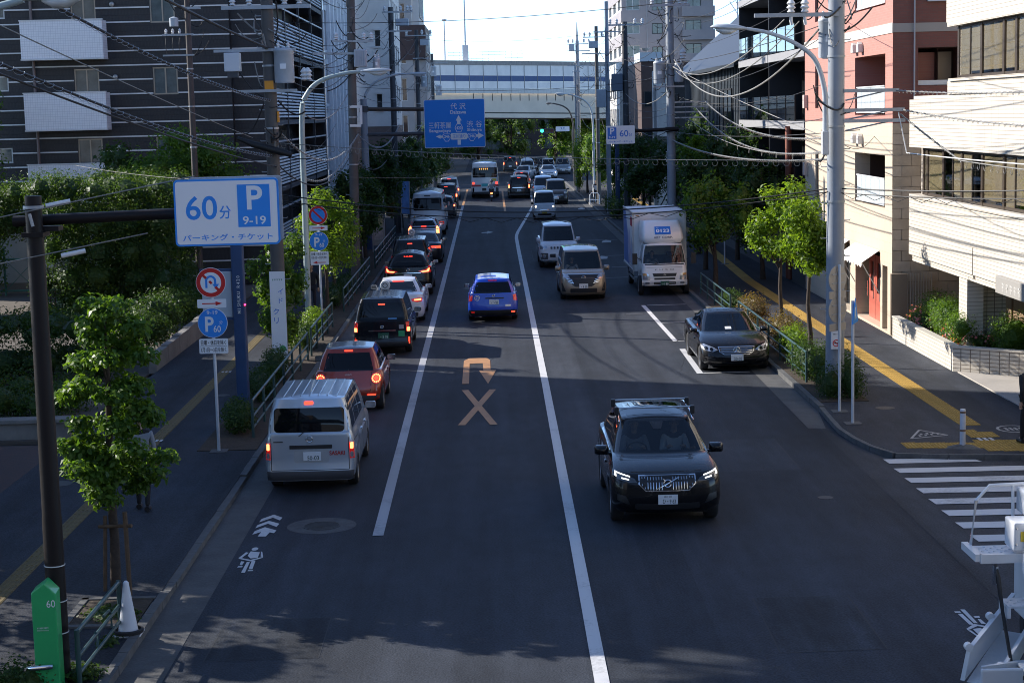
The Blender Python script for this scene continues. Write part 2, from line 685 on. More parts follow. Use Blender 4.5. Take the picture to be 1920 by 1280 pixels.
for (y, x0, x1) in ((96, 4.6, 6.9), (79, 5.4, 6.9), (85.4, 5.4, 6.9), (74, 4.6, 6.9)):
 stripe('bay_line', [(x0, y), (x1, y)], .08, WPAINTO)
# no U-turn sign painted in orange
mark('no_u_turn_arrow', [(-.86, 45.55), (-.68, 45.53), (-.70, 49.25), (-.33, 49.3), (-.31, 47.9), (-.43, 47.9), (-.18, 45.45), (.05, 47.95), (-.11, 47.93), (-.12, 49.9), (-.2, 50.3), (-.4, 50.45), (-.72, 50.4), (-.87, 49.9)], OPAINT)
for pts in ([(-.77, 39.4), (-.04, 44.5)], [(-.04, 39.35), (-.78, 44.5)]):
 pass
_c = (-.405, 41.95)
stripe('no_u_turn_cross', [(-.78, 39.4), (-.06, 44.5)], .17, OPAINT)
stripe('no_u_turn_cross', [(-.05, 39.35), (-.77, 44.5)], .17, OPAINT, z=.0105)
mark('direction_arrow', [(-.6, 103.9), (-.25, 103.9), (-.25, 103.3), (.15, 104.5), (-.2, 105.7), (-.22, 104.9), (-.5, 104.6)], WPAINTO)
# cycle sharrow by the left gutter
for q in ([(-4.0, 30.79), (-3.82, 30.53), (-3.84, 30.32), (-3.99, 30.55), (-4.19, 30.22), (-4.18, 30.47)],
   [(-4.03, 30.31), (-3.82, 30.07), (-3.84, 29.83), (-4.02, 30.09), (-4.2, 29.77), (-4.19, 30.01)],
   [(-4.04, 29.83), (-3.81, 29.57), (-3.83, 29.37), (-3.91, 29.44), (-3.94, 29.15), (-4.08, 29.16), (-4.06, 29.49), (-4.19, 29.3), (-4.18, 29.56)]):
 mark('cycle_chevron', q, WPAINT)
CYC = [[(-4.06, 28.14), (-3.9, 28.06), (-3.89, 27.71), (-4.0, 27.67), (-4.07, 27.85)], [(-4.13, 28.09), (-4.08, 28.05), (-4.15, 27.71), (-4.2, 27.71)],
  [(-3.89, 28.12), (-3.86, 28.06), (-3.81, 27.76), (-3.85, 27.77)], [(-4.2, 27.75), (-3.99, 27.58), (-3.81, 27.76), (-3.81, 27.69), (-3.97, 27.48), (-4.19, 27.67)],
  [(-3.98, 27.44), (-4.03, 27.45), (-4.03, 26.79), (-3.97, 26.78)], [(-4.13, 27.51), (-4.07, 27.47), (-4.08, 27.25), (-4.12, 27.28)],
  [(-3.96, 27.53), (-3.9, 27.5), (-3.88, 26.99), (-3.94, 26.99)], [(-4.13, 27.2), (-4.06, 27.2), (-4.06, 27.12), (-4.14, 27.12)], [(-3.94, 26.94), (-3.86, 26.94), (-3.86, 26.87), (-3.94, 26.87)],
  [(-4.01 + .055 * math.cos(k * .63), 28.29 + .11 * math.sin(k * .63)) for k in range(10)]]
for q in CYC:
 mark('cyclist_symbol', q, WPAINT)
for q in CYC:      # the one for traffic coming towards the camera
 mark('cyclist_symbol', [(6.42 - (p[0] + 4.0), 23.0 - (p[1] - 27.5)) for p in q], WPAINT)
for dy in (0, .46, .92):
 mark('cycle_chevron', [(6.42 + s_ * .19 if k != 0 else 6.42, 21.0 - dy - o_) for (k, s_, o_) in ((0, 0, 0), (1, -1, -.27), (1, -1, -.03), (0, 0, .26), (1, 1, -.03), (1, 1, -.27))], WPAINT)
for (x, y) in ((5.9, 94), (5.0, 83.5), (6.3, 127)):
 mark('old_road_letter', [(x, y), (x + .5, y + .1), (x + .6, y + 1.2), (x + .35, y + 1.9), (x + .1, y + 1.1)], WPAINTO)
# manhole in the left lane
mark('manhole_ring', disc_poly(.6, 40, (-3.06, 29.85)), mat('manhole_mortar', (.075, .077, .08), .9, var=.3, vscale=5, fine=.15), z=.004)
mh = B().prism(disc_poly(.33, 32, (-3.06, 29.85)), 'Z', -.02, .009)
for k in range(-4, 5):
 w_ = math.sqrt(max(.01, .3 ** 2 - (k * .065) ** 2))
 mh.box(-3.06 - w_, -3.06 + w_, 29.85 + k * .065 - .012, 29.85 + k * .065 + .012, .009, .013)
mh.obj('manhole_cover', mat('cast_iron', (.06, .058, .055), .6, metal=.4, var=.3, vscale=9), road)
sheet('trench_patch', [(2.2, 20), (2.9, 20), (3.05, 78), (2.5, 78)], .002, asphalt('asphalt_patch', (.026, .031, .04)), road)
# zebra crossing over the mouth of the side street
for i in range(8):
 y1 = 34.24 - i * .905
 mark('zebra_stripe', [(7.66, y1), (9.36 if i == 0 else 13.4, y1 - (.03 if i == 0 else .12)), (9.5 if i == 0 else 13.4, y1 - .43 - (.03 if i == 0 else .12)), (7.69, y1 - .43)], WPAINT, z=.014, parent=side_street)

# ---- yellow tactile paving, tile by tile near the camera
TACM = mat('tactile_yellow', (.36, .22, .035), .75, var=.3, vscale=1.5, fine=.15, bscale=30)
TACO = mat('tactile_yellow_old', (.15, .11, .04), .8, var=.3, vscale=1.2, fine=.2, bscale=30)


def tac_tile(w, l, m, dots=False):
 b = B().box(-w / 2 + .003, w / 2 - .003, -l / 2 + .003, l / 2 - .003, -.01, .006)
 if dots:
  for i in range(4):
   for j in range(4):
    x, y = (i - 1.5) * w / 4, (j - 1.5) * l / 4
    b.box(x - .015, x + .015, y - .015, y + .015, .006, .012)
 else:
  for i in range(4):
   x = (i - 1.5) * w / 4
   b.box(x - .017, x + .017, -l / 2 + .02, l / 2 - .02, .006, .012)
 me = b.mesh()
 me.materials.append(m)
 return me


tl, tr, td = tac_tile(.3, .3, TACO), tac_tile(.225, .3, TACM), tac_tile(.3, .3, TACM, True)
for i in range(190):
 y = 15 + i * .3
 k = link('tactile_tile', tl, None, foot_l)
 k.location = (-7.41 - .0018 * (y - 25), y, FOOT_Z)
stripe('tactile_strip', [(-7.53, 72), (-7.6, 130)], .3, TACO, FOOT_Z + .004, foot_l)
for i in range(110):
 y = 37.3 + i * .3
 for j in (-1, 1):
  k = link('tactile_tile', tr, None, foot_r)
  k.location = (10.2 + .0025 * (y - 37) + j * .1125, y, FOOT_Z)
stripe('tactile_strip', [(10.28, 70.2), (10.9, 90), (11.3, 100), (11.3, 140)], .45, TACM, FOOT_Z + .004, foot_r)
for i in range(8):      # warning tiles along the kerb
 for j in range(2 if i < 5 else 4):
  k = link('tactile_tile', td, None, foot_r)
  k.location = (8.42 + i * .3, 35.25 - j * .3 - i * .045 + (.32 if i >= 5 else 0), FOOT_Z + .001)
for i in range(5):
 k = link('tactile_tile', td, None, foot_r)
 k.location = (9.98 + (i % 2) * .3, 35.9 + (i // 2) * .3, FOOT_Z + .001)
for yy in (37.7, 32.9, 48.0):
 for j in range(3):
  mark('white_dash', [(-7.52 + j * .1, yy), (-7.46 + j * .1, yy), (-7.46 + j * .1, yy + .22), (-7.52 + j * .1, yy + .22)], WPAINT, FOOT_Z + .014, foot_l)
for j in range(3):
 mark('white_dash', [(9.9 + j * .12, 35.35), (9.97 + j * .12, 35.35), (9.97 + j * .12, 35.65), (9.9 + j * .12, 35.65)], WPAINT, FOOT_Z + .015, foot_r)
# stencils on the right footway: a triangle and a ring made of strokes
tp = [(8.99, 36.75), (9.43, 36.1), (8.6, 35.82)]
for a, c in zip(tp, tp[1:] + tp[:1]):
 stripe('stencil_mark', [a, c], .05, WPAINTO, FOOT_Z + .004, foot_r)
for i in range(7):
 x, y = 8.82 + .07 * i, 36.02 + .03 * i + (.14 if i % 2 else 0)
 mark('stencil_mark', [(x, y), (x + .05, y + .02), (x + .05, y + .16), (x, y + .14)], WPAINTO, FOOT_Z + .004, foot_r)
stripe('stencil_mark', [(10.98 + .35 * math.cos(k * .42), 36.6 + .4 * math.sin(k * .42)) for k in range(16)], .06, WPAINTO, FOOT_Z + .004, foot_r)
for i in range(5):
 mark('stencil_mark', [(10.78 + .1 * i, 36.45), (10.84 + .1 * i, 36.45), (10.84 + .1 * i, 36.75), (10.78 + .1 * i, 36.75)], WPAINTO, FOOT_Z + .004, foot_r)
# tree pits
pit = props(thing('tree_pit', None, None), kind='structure')
slab('pit_soil', [(-6.0, 23.75), (-5.05, 23.7), (-5.05, 25.0), (-6.0, 25.0)], 0, FOOT_Z + .015, SOIL, pit)
for (x0, x1, y0, y1) in ((-6.1, -6.0, 23.6, 25.1), (-6.1, -5.03, 25.0, 25.1), (-6.1, -5.03, 23.6, 23.72)):
 B().box(x0, x1, y0, y1, 0, FOOT_Z + .03).obj('pit_edge', KERB, pit)
bed = props(slab('planting_bed_left', [(-6.3, 36.5), (-5.05, 36.5), (-5.05, 92), (-6.3, 92)], 0, FOOT_Z + .012, SOIL), kind='structure')
bed2 = props(slab('planting_bed_right', [(7.62, 40.6), (8.75, 40.6), (8.9, 62), (7.62, 62)], 0, FOOT_Z + .012, SOIL), kind='structure')
# repairs, tar joints and hairline cracks in the asphalt
rr_ = random.Random(77)
TAR = mat('tar_joint', (.012, .013, .015), .7)
for (x0, x1, y0, y1) in ((4.3, 5.9, 33.5, 36.8), (-1.5, -.2, 55.5, 58.2), (2.0, 3.2, 84, 90), (3.6, 5.0, 22.0, 24.6), (-3.9, -2.4, 22.3, 24.2)):
 k = rr_.choice((.78, 1.25, 1.35))
 sheet('repair_patch', [(x0, y0), (x1, y0 + .05), (x1, y1), (x0 + .03, y1)], .0025, asphalt('asphalt_repair_%d' % int(y0), (.032 * k, .037 * k, .046 * k)), road)
 stripe('tar_joint', [(x0, y0), (x1, y0 + .05), (x1, y1), (x0 + .03, y1), (x0, y0)], .02, TAR, .0032)
for i in range(16):
 x, y = rr_.uniform(-1.6, 6.4), rr_.uniform(21, 70)
 a = rr_.choice((0, 0, 1.5)) + rr_.uniform(-.25, .25)
 pts = [(x, y)]
 for k in range(rr_.randint(8, 16)):
  x += math.sin(a) * .28 + rr_.uniform(-.05, .05)
  y += math.cos(a) * .28 + rr_.uniform(-.05, .05)
  if -1.9 < x < 6.8:
   pts.append((x, y))
 stripe('crack', pts, rr_.uniform(.007, .014), TAR, .0035)
for (x, y, r_) in ((4.9, 60.5, .3), (-.9, 71, .3), (5.9, 31.0, .14), (-8.5, 33.5, .28), (-6.9, 44, .2), (8.9, 39.6, .22)):
 zz = 0 if -4.9 < x < 7 else FOOT_Z
 B().prism(disc_poly(r_, 28, (x, y)), 'Z', zz - .02, zz + .005).obj('service_cover', MATS['cast_iron'], road if zz == 0 else (foot_l if x < 0 else foot_r))

# ------------------------------------------------------------------ buildings
def holed(axis, pos, u0, u1, z0, z1, holes, depth=.2):
 """a wall plane with real openings; axis X: plane x=pos, u is y (depth goes +x for depth>0); axis Y: plane y=pos, u is x"""
 b = B()
 us = sorted(set([u0, u1] + [h[i] for h in holes for i in (0, 1)]))
 zs = sorted(set([z0, z1] + [h[i] for h in holes for i in (2, 3)]))
 us = [u for u in us if u0 <= u <= u1]
 zs = [z for z in zs if z0 <= z <= z1]

 def P(u, z, d=0.):
  return (pos + d, u, z) if axis == 'X' else (u, pos + d, z)
 for a, c in zip(us, us[1:]):
  for e, f in zip(zs, zs[1:]):
   mu, mz = (a + c) / 2, (e + f) / 2
   if any(h[0] < mu < h[1] and h[2] < mz < h[3] for h in holes):
    continue
   b.add([P(a, e), P(c, e), P(c, f), P(a, f)], [(0, 1, 2, 3)])
 for h in holes:
  q = [(h[0], h[2]), (h[1], h[2]), (h[1], h[3]), (h[0], h[3])]
  for i in range(4):
   a, c = q[i], q[(i + 1) % 4]
   b.add([P(*a), P(*c), P(*c, depth), P(*a, depth)], [(0, 1, 2, 3)])
 return b


GLD = mat('window_glass_dark', (.02, .025, .03), .04, spec=.7)
GLB = mat('window_glass_pale', (.1, .125, .125), .06, spec=.7, var=.5, vscale=1.2)
FRB = mat('window_frame_bronze', (.36, .31, .25), .4, metal=.5)
FRW = mat('window_frame_white', (.6, .6, .58), .4)
FRD = mat('window_frame_dark', (.03, .028, .027), .4, metal=.3)
CURT = mat('curtain_cloth', (.45, .44, .4), .9, var=.3, vscale=5)


def window(parent, axis, pos, u0, u1, z0, z1, fm, gm, d=.08, split=1, fw=.05, sgn=1, curtain=False):
 """a framed window with separate panes, sitting d behind the wall plane (sgn: which way is inward)"""
 def bx(b, ua, ub, za, zb, d0, d1):
  lo, hi = sorted((pos + sgn * d0, pos + sgn * d1))
  if axis == 'X':
   b.box(lo, hi, ua, ub, za, zb)
  else:
   b.box(ua, ub, lo, hi, za, zb)
 f = B()
 bx(f, u0, u1, z0, z0 + fw, d - .04, d + .03)
 bx(f, u0, u1, z1 - fw, z1, d - .04, d + .03)
 bx(f, u0, u0 + fw, z0 + fw, z1 - fw, d - .04, d + .03)
 bx(f, u1 - fw, u1, z0 + fw, z1 - fw, d - .04, d + .03)
 w = (u1 - u0) / split
 for i in range(1, split):
  bx(f, u0 + i * w - fw / 2, u0 + i * w + fw / 2, z0 + fw, z1 - fw, d - .03, d + .02)
 o = f.obj('window', fm, parent)
 for i in range(split):
  p = B()
  bx(p, u0 + i * w + (fw if i == 0 else fw / 2), u0 + (i + 1) * w - (fw if i == split - 1 else fw / 2), z0 + fw, z1 - fw, d, d + .01)
  p.obj('pane', gm if not (curtain and i % 2) else CURT, o)
 return o


# ---- dark striped apartment block on the left
DT = tile_mat('dark_tile', (.025, .023, .025), (.03, .028, .029), (.012, .011, .012), 'Y', .06, .22, .006, .55, .5, var=.2)
DTX = tile_mat('dark_tile_side', (.02, .018, .019), (.026, .022, .022), (.011, .01, .01), 'X', .06, .22, .006, .55, .5, var=.2)
WT = tile_mat('white_balcony_tile', (.84, .84, .84), (.81, .81, .82), (.64, .64, .66), 'Y', .1, .1, .008, .45, .4, 0, var=.06)
WBAND = mat('white_band', (.66, .65, .63), .5, var=.1)
apt = thing('apartment_block', 'dark tiled apartment block with white stripes and three white balcony fronts', 'building', (0, 0, 0))
holes = []
for zt in (12.25, 9.27, 6.35, 3.3):
 holes += [(-17.35, -16.3, zt - .95 - 1.0, zt), (-14.05, -13.0, zt - 1.15, zt)]
holes += [(-20.7, -20.1, z, z + .65) for z in (11.4, 8.4, 5.4)]
holed('Y', 75, -30, -10.75, 0, 17.5, holes, .22).obj('wall', DT, apt)
holed('Y', 75.35, -10.75, -9.4, 0, 17.5, [], .1).obj('wall', DT, apt)
B().box(-10.76, -10.74, 75, 75.35, 0, 17.5).box(-30, -9.45, 75.6, 103, 17.3, 17.5).box(-30, -29.9, 75.3, 103, 0, 17.4).box(-30, -9.45, 102.8, 103, 0, 17.4).obj('wall_return', DTX, apt)
for (a, c, z0, z1) in holes:
 window(apt, 'Y', 75, a + .004, c - .004, z0 + .004, z1 - .004, FRB if c - a > .9 else FRW, GLB, .1, 2 if c - a > .9 else 1, .06, 1, curtain=False)
for i in range(29):
 z = 17.1 - i * .594
 seg = [(-30, -10.76)] if z > 0 else []
 cuts = sorted([(h[0], h[1]) for h in holes if h[2] < z < h[3]])
 x = -30
 for (a, c) in cuts + [(-10.752, 0)]:
  if a > x:
   B().box(x, a, 74.955, 74.995, z - .028, z + .028).obj('white_stripe', WBAND, apt)
  x = c
 B().box(-10.73, -9.43, 75.305, 75.345, z - .028, z + .028).obj('white_stripe', WBAND, apt)
for (z0, z1) in ((12.75, 14.2), (9.69, 11.23), (6.77, 8.26), (3.75, 5.31), (.8, 2.3)):
 bl = B().box(-19.27, -15.87, 74.08, 74.2, z0, z1).box(-19.27, -19.15, 74.2, 74.95, z0, z1).box(-15.99, -15.87, 74.2, 74.95, z0, z1).box(-19.15, -15.99, 74.2, 74.95, z0, z0 + .12)
 o = bl.obj('balcony', WT, apt)
 B().box(-19.3, -15.84, 74.06, 74.24, z1 + .002, z1 + .05).box(-19.29, -15.85, 74.05, 74.9, z0 - .06, z0 - .004).obj('balcony_rim', WBAND, o)
for (a, c) in ((14.2, 17.3), (11.25, 12.75), (8.28, 9.69), (5.33, 6.77), (2.35, 3.7)):
 B().tube([(-18.97, 74.85, c - .06), (-18.97, 74.85, a)], .06, 10).obj('downpipe', mat('pipe_brown', (.17, .13, .12), .5), apt, smooth=True)
for z in (8.9, 5.95, 11.9):
 B().lathe([(.1, 0), (.11, -.05), (.09, -.1), (.01, -.13)], (-15.6, 74.99, z), 'Y', 14).obj('vent_cap', mat('vent_steel', (.4, .38, .36), .4, metal=.6), apt, smooth=True)
# street side with open galleries behind louvres
SLAT = mat('louvre_slat', (.5, .52, .54), .45)
rng_ = [(1.0, 2.3), (4.0, 5.3), (7.0, 8.35), (10.05, 11.5), (13.1, 14.5)]
B().box(-11.2, -11.1, 75.4, 102.6, 0, 17.3).obj('gallery_wall', DTX, apt)
DOORM = mat('flat_door', (.1, .075, .06), .5)
for k, (z0, z1) in enumerate(rng_):
 B().box(-11.1, -9.42, 75.4, 102.6, z0 - .28, z0 - .06).obj('gallery_floor', mat('gallery_slab', (.09, .09, .095), .7), apt)
 for j in range(4):
  y0 = 77.5 + j * 6.3
  for n in range(9):
   z = z0 + (n + .5) * (z1 - z0) / 9
   B().cbox((-9.42, y0 + 3.0, z), (.07, 5.95, .085), Matrix.Rotation(R(-25), 3, 'Y').to_euler()).obj('slat', SLAT, apt)
  window(apt, 'X', -11.1, y0 + .8, y0 + 1.7, z0 + .02, z0 + 2.1, FRW, DOORM, -.03, 1, .07, 1)
  window(apt, 'X', -11.1, y0 + 2.7, y0 + 4.4, z0 + .9, z0 + 2.1, FRW, GLD, -.03, 2, .05, 1)
for j in range(5):
 y0 = 77.35 + j * 6.3
 B().box(-9.5, -9.38, y0 - .06, y0 + .06, 0, 17.3).obj('gallery_post', mat('steel_dark', (.03, .033, .04), .5, metal=.3), apt)
 for k in range(5):
  B().box(-9.49, -9.39, y0 + .07, y0 + 6.23, rng_[k][0] + 1.95, rng_[k][0] + 2.02).obj('gallery_rail', SLAT, apt) if j < 4 else None
B().box(-9.42, -9.38, 75.42, 77.2, 0, 17.3).obj('wall', DTX, apt)

# ---- pale blue-white office with tall window strips
PALE = mat('pale_render', (.55, .57, .6), .6, var=.12, vscale=.5)
off = thing('office_block', 'pale blue white office block with tall narrow window strips beside the striped apartments', 'building')
hs = []
for f in range(6):
 for j in range(7):
  y = 104.0 + j * 2.6
  hs.append((y, y + 1.25, 1.6 + f * 3.1 + (0 if f else .6), 3.9 + f * 3.1))
holed('X', -9.38, 103.2, 121.8, 0, 20, hs, -.25).obj('wall', PALE, off)
B().box(-24, -9.4, 103.2, 103.3, 0, 20).box(-24, -9.64, 103.3, 121.8, 19.9, 20).obj('wall', PALE, off)
for (a, c, z0, z1) in hs:
 window(off, 'X', -9.38, a + .005, c - .005, z0 + .005, z1 - .005, FRD, GLD, .16, 1, .05, -1)
for j in range(7):
 y = 105.65 + j * 2.6
 B().box(-9.375, -9.2, y, y + .55, 2, 20).obj('pilaster', mat('pilaster_white', (.68, .69, .71), .55, var=.08), off)
for f in range(6):
 for j in range(0, 7, 2):
  B().box(-9.37, -9.12, 103.9 + j * 2.6, 104.3 + j * 2.6, 1.1 + f * 3.1, 1.45 + f * 3.1).obj('air_unit', mat('unit_white', (.6, .61, .62), .5), off)

# ---- cream white building whose blank end wall faces the camera
CREAM = mat('cream_render', (.66, .63, .6), .65, var=.12, vscale=.7)
cw = thing('cream_building', 'tall cream white building with small sill windows behind the guide sign pole', 'building')
hs = [(-7.6, -7.25, z, z + 1.05) for z in (7.45, 11.75, 15.5)]
holed('Y', 122.2, -9.6, -6.55, 6.3, 21, hs, .3).obj('wall', CREAM, cw)
for h in hs:
 window(cw, 'Y', 122.2, h[0] + .004, h[1] - .004, h[2] + .004, h[3] - .004, FRD, GLD, .2, 1, .04)
 B().box(h[0] - .1, h[1] + .1, 122.02, 122.25, h[2] - .13, h[2] - .02).box(h[0] - .1, h[1] + .1, 122.02, 122.2, h[3] + .02, h[3] + .12).obj('sill', CREAM, cw)
B().box(-9.6, -6.55, 122.25, 124, 20.6, 21.2).obj('parapet', CREAM, cw)
hs = [(124 + j * 2.6, 125.4 + j * 2.6, 7.2 + f * 3, 9 + f * 3) for j in range(4) for f in range(4)]
holed('X', -6.55, 122.2, 135.5, 6.3, 21, hs, -.25).obj('wall', CREAM, cw)
for h in hs:
 window(cw, 'X', -6.55, h[0], h[1], h[2], h[3], FRD, GLD, .15, 2, .05, -1)
holed('Y', 122.2, -9.6, -6.55, 0, 6.3, [(-9.2, -7.2, .1, 2.6)], .4).obj('base_wall', mat('base_brown', (.16, .115, .1), .7, var=.15), cw)
holed('X', -6.55, 122.2, 135.5, 0, 6.3, [(123.5, 126.5, .1, 2.8), (128, 133, .1, 2.8)], -.4).obj('base_wall', MATS['base_brown'], cw)
B().box(-6.4, -6.2, 123, 134.5, 2.9, 3.9).obj('shop_fascia', mat('fascia_red', (.35, .12, .07), .5, var=.4, vscale=2), cw)

# ---- grey and brown tower farther on
gb_ = thing('grey_brown_tower', 'grey tower with a dark brown corner bay beside the left end of the overpass', 'building')
TG = mat('tower_grey', (.36, .345, .34), .7, var=.12, vscale=.5)
TB = mat('tower_brown', (.055, .03, .028), .6, var=.15)
hs = [(-8.9 + j * 1.25, -8.0 + j * 1.25, 2 + f * 3.1, 3.9 + f * 3.1) for f in range(6) for j in range(2)]
holed('Y', 150, -13, -6.2, 0, 22, hs, .25).obj('wall', TG, gb_)
for h in hs:
 window(gb_, 'Y', 150, *h, FRW, GLD, .15, 2, .06)
B().box(-6.2, -5.1, 150.3, 162, 0, 11.6).obj('base_wall', TG, gb_)
B().box(-7.3, -5.12, 149.9, 162, 11.62, 14.5).obj('brown_bay', TB, gb_)
hs2 = [(151 + j * 2.2, 152.4 + j * 2.2, 12.2, 13.9) for j in range(4)]
for h in hs2:
 window(gb_, 'X', -5.12, *h, FRW, GLB, -.06, 2, .06, -1)
for h in [(152 + j * 2.4, 153.5 + j * 2.4, z, z + 1.7) for j in range(3) for z in (3, 6.2, 9.0)]:
 window(gb_, 'X', -5.1, *h, FRW, GLB, -.06, 2, .06, -1)
B().box(-6.2, -5.6, 150.1, 162, 14.52, 22).obj('upper_wall', mat('tower_pale', (.5, .48, .46), .6), gb_)
for h in [(151 + j * 2.2, 152.4 + j * 2.2, 15.2, 17.2) for j in range(4)]:
 window(gb_, 'X', -5.6, *h, FRW, GLB, -.06, 2, .06, -1)

# ---- pink brick and limestone house on the right
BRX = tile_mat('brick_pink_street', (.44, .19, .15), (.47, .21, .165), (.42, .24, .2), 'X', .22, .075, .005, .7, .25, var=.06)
BRY = tile_mat('brick_pink_end_shaded', (.19, .07, .055), (.22, .08, .062), (.16, .085, .07), 'Y', .22, .075, .008, .7, .4, var=.12)  # same brick as the street face, the end wall's shade put into its colour
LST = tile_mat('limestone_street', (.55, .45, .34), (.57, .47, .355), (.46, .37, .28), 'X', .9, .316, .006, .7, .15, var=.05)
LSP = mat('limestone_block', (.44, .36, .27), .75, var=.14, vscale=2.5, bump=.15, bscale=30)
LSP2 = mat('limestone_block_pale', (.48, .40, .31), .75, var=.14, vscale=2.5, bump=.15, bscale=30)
JNT = mat('stone_joint', (.20, .165, .13), .9)
bh = thing('brick_house', 'pink brick and pale limestone house with recessed balconies and a red shop door', 'building')
up = [(53.48, 57.9, 6.66, 8.5), (53.48, 57.9, 9.95, 11.8), (64.3, 64.95, 6.9, 8.6), (64.3, 64.95, 10, 11.6)]
lo = [(53.48, 57.9, 3.85, 5.45), (54.1, 57.8, .13, 2.45), (58.7, 61.2, .13, 2.4), (64.3, 64.95, 3.6, 5.3), (53.1, 53.8, .13, 2.1)]
holed('X', 12.0, 52.5, 67.0, 6.42, 17, up, 1.5).obj('brick_wall', BRX, bh)
holed('X', 12.0, 52.5, 67.0, 0, 6.42, lo, .5).obj('limestone_wall', LST, bh)
B().box(11.975, 12.0, 52.47, 67.0, 9.07, 9.36).obj('white_band', mat('limestone_band', (.62, .57, .5), .7), bh)
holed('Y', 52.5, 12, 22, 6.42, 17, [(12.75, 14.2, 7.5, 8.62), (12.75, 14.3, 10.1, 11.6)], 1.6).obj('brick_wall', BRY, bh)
B().box(12, 22, 52.478, 52.5, 9.08, 9.34).obj('white_band', mat('band_end_shaded', (.36, .33, .3), .7), bh)  # the white band carried round, shade of the end wall in its colour
holed('Y', 52.56, 12.03, 22, 0, 6.42, [], .1).obj('stone_backing', JNT, bh)
rs = random.Random(5)
for r_ in range(20):
 z0 = .1 + r_ * .316
 x = 12.005 + (0 if r_ % 2 == 0 else -.28)
 while x < 15.2:
  x1 = x + .56
  a = max(12.003, x + .006)
  if x1 - a > .1:
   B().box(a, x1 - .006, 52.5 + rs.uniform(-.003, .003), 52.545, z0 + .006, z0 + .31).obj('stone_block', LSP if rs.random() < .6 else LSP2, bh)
  x = x1
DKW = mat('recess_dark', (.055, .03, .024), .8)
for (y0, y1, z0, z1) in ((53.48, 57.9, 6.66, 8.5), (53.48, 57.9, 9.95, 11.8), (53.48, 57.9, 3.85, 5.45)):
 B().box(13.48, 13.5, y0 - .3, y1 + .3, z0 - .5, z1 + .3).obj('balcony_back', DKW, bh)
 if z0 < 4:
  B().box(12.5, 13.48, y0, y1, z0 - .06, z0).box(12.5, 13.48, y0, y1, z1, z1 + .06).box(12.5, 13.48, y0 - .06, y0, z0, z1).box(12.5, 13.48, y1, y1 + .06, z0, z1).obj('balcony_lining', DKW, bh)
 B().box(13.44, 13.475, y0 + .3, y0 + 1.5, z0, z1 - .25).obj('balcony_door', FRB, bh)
 for j in range(6):
  a = y0 + .25 + j * (y1 - y0 - .4) / 6
  o = B().box(12.04, 12.06, a + .012, a + (y1 - y0 - .4) / 6 - .012, z0 + .13, z0 + .86).obj('balustrade_panel', mat('frosted_panel', (.6, .66, .68), .25, spec=.6), bh)
 B().box(12.02, 12.08, y0 + .22, y1 - .12, z0 + .862, z0 + .9).box(12.02, 12.08, y0 + .22, y1 - .12, z0 + .06, z0 + .125).obj('balustrade_rail', mat('rail_white', (.66, .68, .69), .4), bh)
for (y0, y1, z0, z1) in [h for h in up + lo if h[1] - h[0] < .66]:
 window(bh, 'X', 12.0, y0, y1, z0, z1, FRD, GLD, .12, 1, .05, 1)
for (z, zz) in ((8.62, 0), (5.72, 0), (11.95, 0)):
 for y in (57.6, 56.75):
  B().prism([(y - .17, z + .02), (y + .17, z + .02), (y + .13, z + .28), (y, z + .36), (y - .13, z + .28)], 'X', 11.82, 11.995).obj('vent_hood', mat('hood_white', (.6, .58, .54), .5), bh, bev=.03)
for y in (60.2, 66.4):
 for z in (6.9, 4.4):
  B().box(11.84, 11.995, y, y + .3, z, z + .5).obj('meter_box', mat('meter_beige', (.5, .42, .38), .6), bh, bev=.02)
RD = mat('red_door_paint', (.52, .13, .09), .4, var=.08)
for j, y0 in enumerate((54.35, 55.3, 56.25)):
 o = holed('X', 12.32, y0 + .02, y0 + .93, .13, 2.2, [(y0 + .2, y0 + .75, .95, 2.0)], .06).obj('shop_door', RD, bh)
 window(o, 'X', 12.32, y0 + .2, y0 + .75, .95, 2.0, RD, GLD, .04, 1, .03, 1)
 B().tube([(12.24, y0 + .85, .8), (12.24, y0 + .85, 1.3)], .02, 8).obj('door_handle', CHR if 'chrome_trim' in MATS else mat('chrome_trim', (.75, .76, .78), .12, metal=1), o)
for (y0, y1) in ((54.2, 57.75), (58.75, 61.15)):
 n = 9
 aw = B()
 for j in range(n):
  a, c = lerp(y0, y1, j / n), lerp(y0, y1, (j + 1) / n)
  aw.add([(11.99, a, 2.5), (11.99, c, 2.5), (11.45, c, 2.14), (11.45, a, 2.14), (11.45, (a + c) / 2, 1.98), (11.45, a, 2.06), (11.45, c, 2.06)], [(0, 1, 2, 3), (3, 2, 6, 4, 5)])
 o = aw.obj('awning', mat('awning_canvas', (.66, .63, .59), .8), bh)
 md = o.modifiers.new('t', 'SOLIDIFY')
 md.thickness = .012
 B().tube([(11.46, y0, 2.12), (11.46, y1, 2.12)], .02, 6).tube([(11.46, y1, 2.12), (11.98, y1, 1.2)], .015, 6).tube([(11.46, y0, 2.12), (11.98, y0, 1.2)], .015, 6).obj('awning_frame', FRW, o)
B().box(12.4, 12.45, 58.7, 61.2, .13, 2.4).obj('shop_window', GLD, bh)
B().tube([(12.62, 52.4, 6.5), (12.62, 52.4, 17)], .025, 8).obj('conduit', mat('conduit_grey', (.45, .45, .46), .4), bh)
for (x0, x1, z0, z1) in ((12.75, 14.2, 7.5, 8.62), (12.75, 14.3, 10.1, 11.6)):
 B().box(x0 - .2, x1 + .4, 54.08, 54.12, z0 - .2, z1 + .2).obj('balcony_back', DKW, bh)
 B().box(x0, x1, 52.56, 52.62, z0 + .02, z0 + .16).obj('balustrade_rail', MATS['rail_white'], bh)
 B().box(x0 + .95, x0 + 1.35, 53.9, 54.07, z0, z1 - .1).obj('balcony_door', FRB, bh)
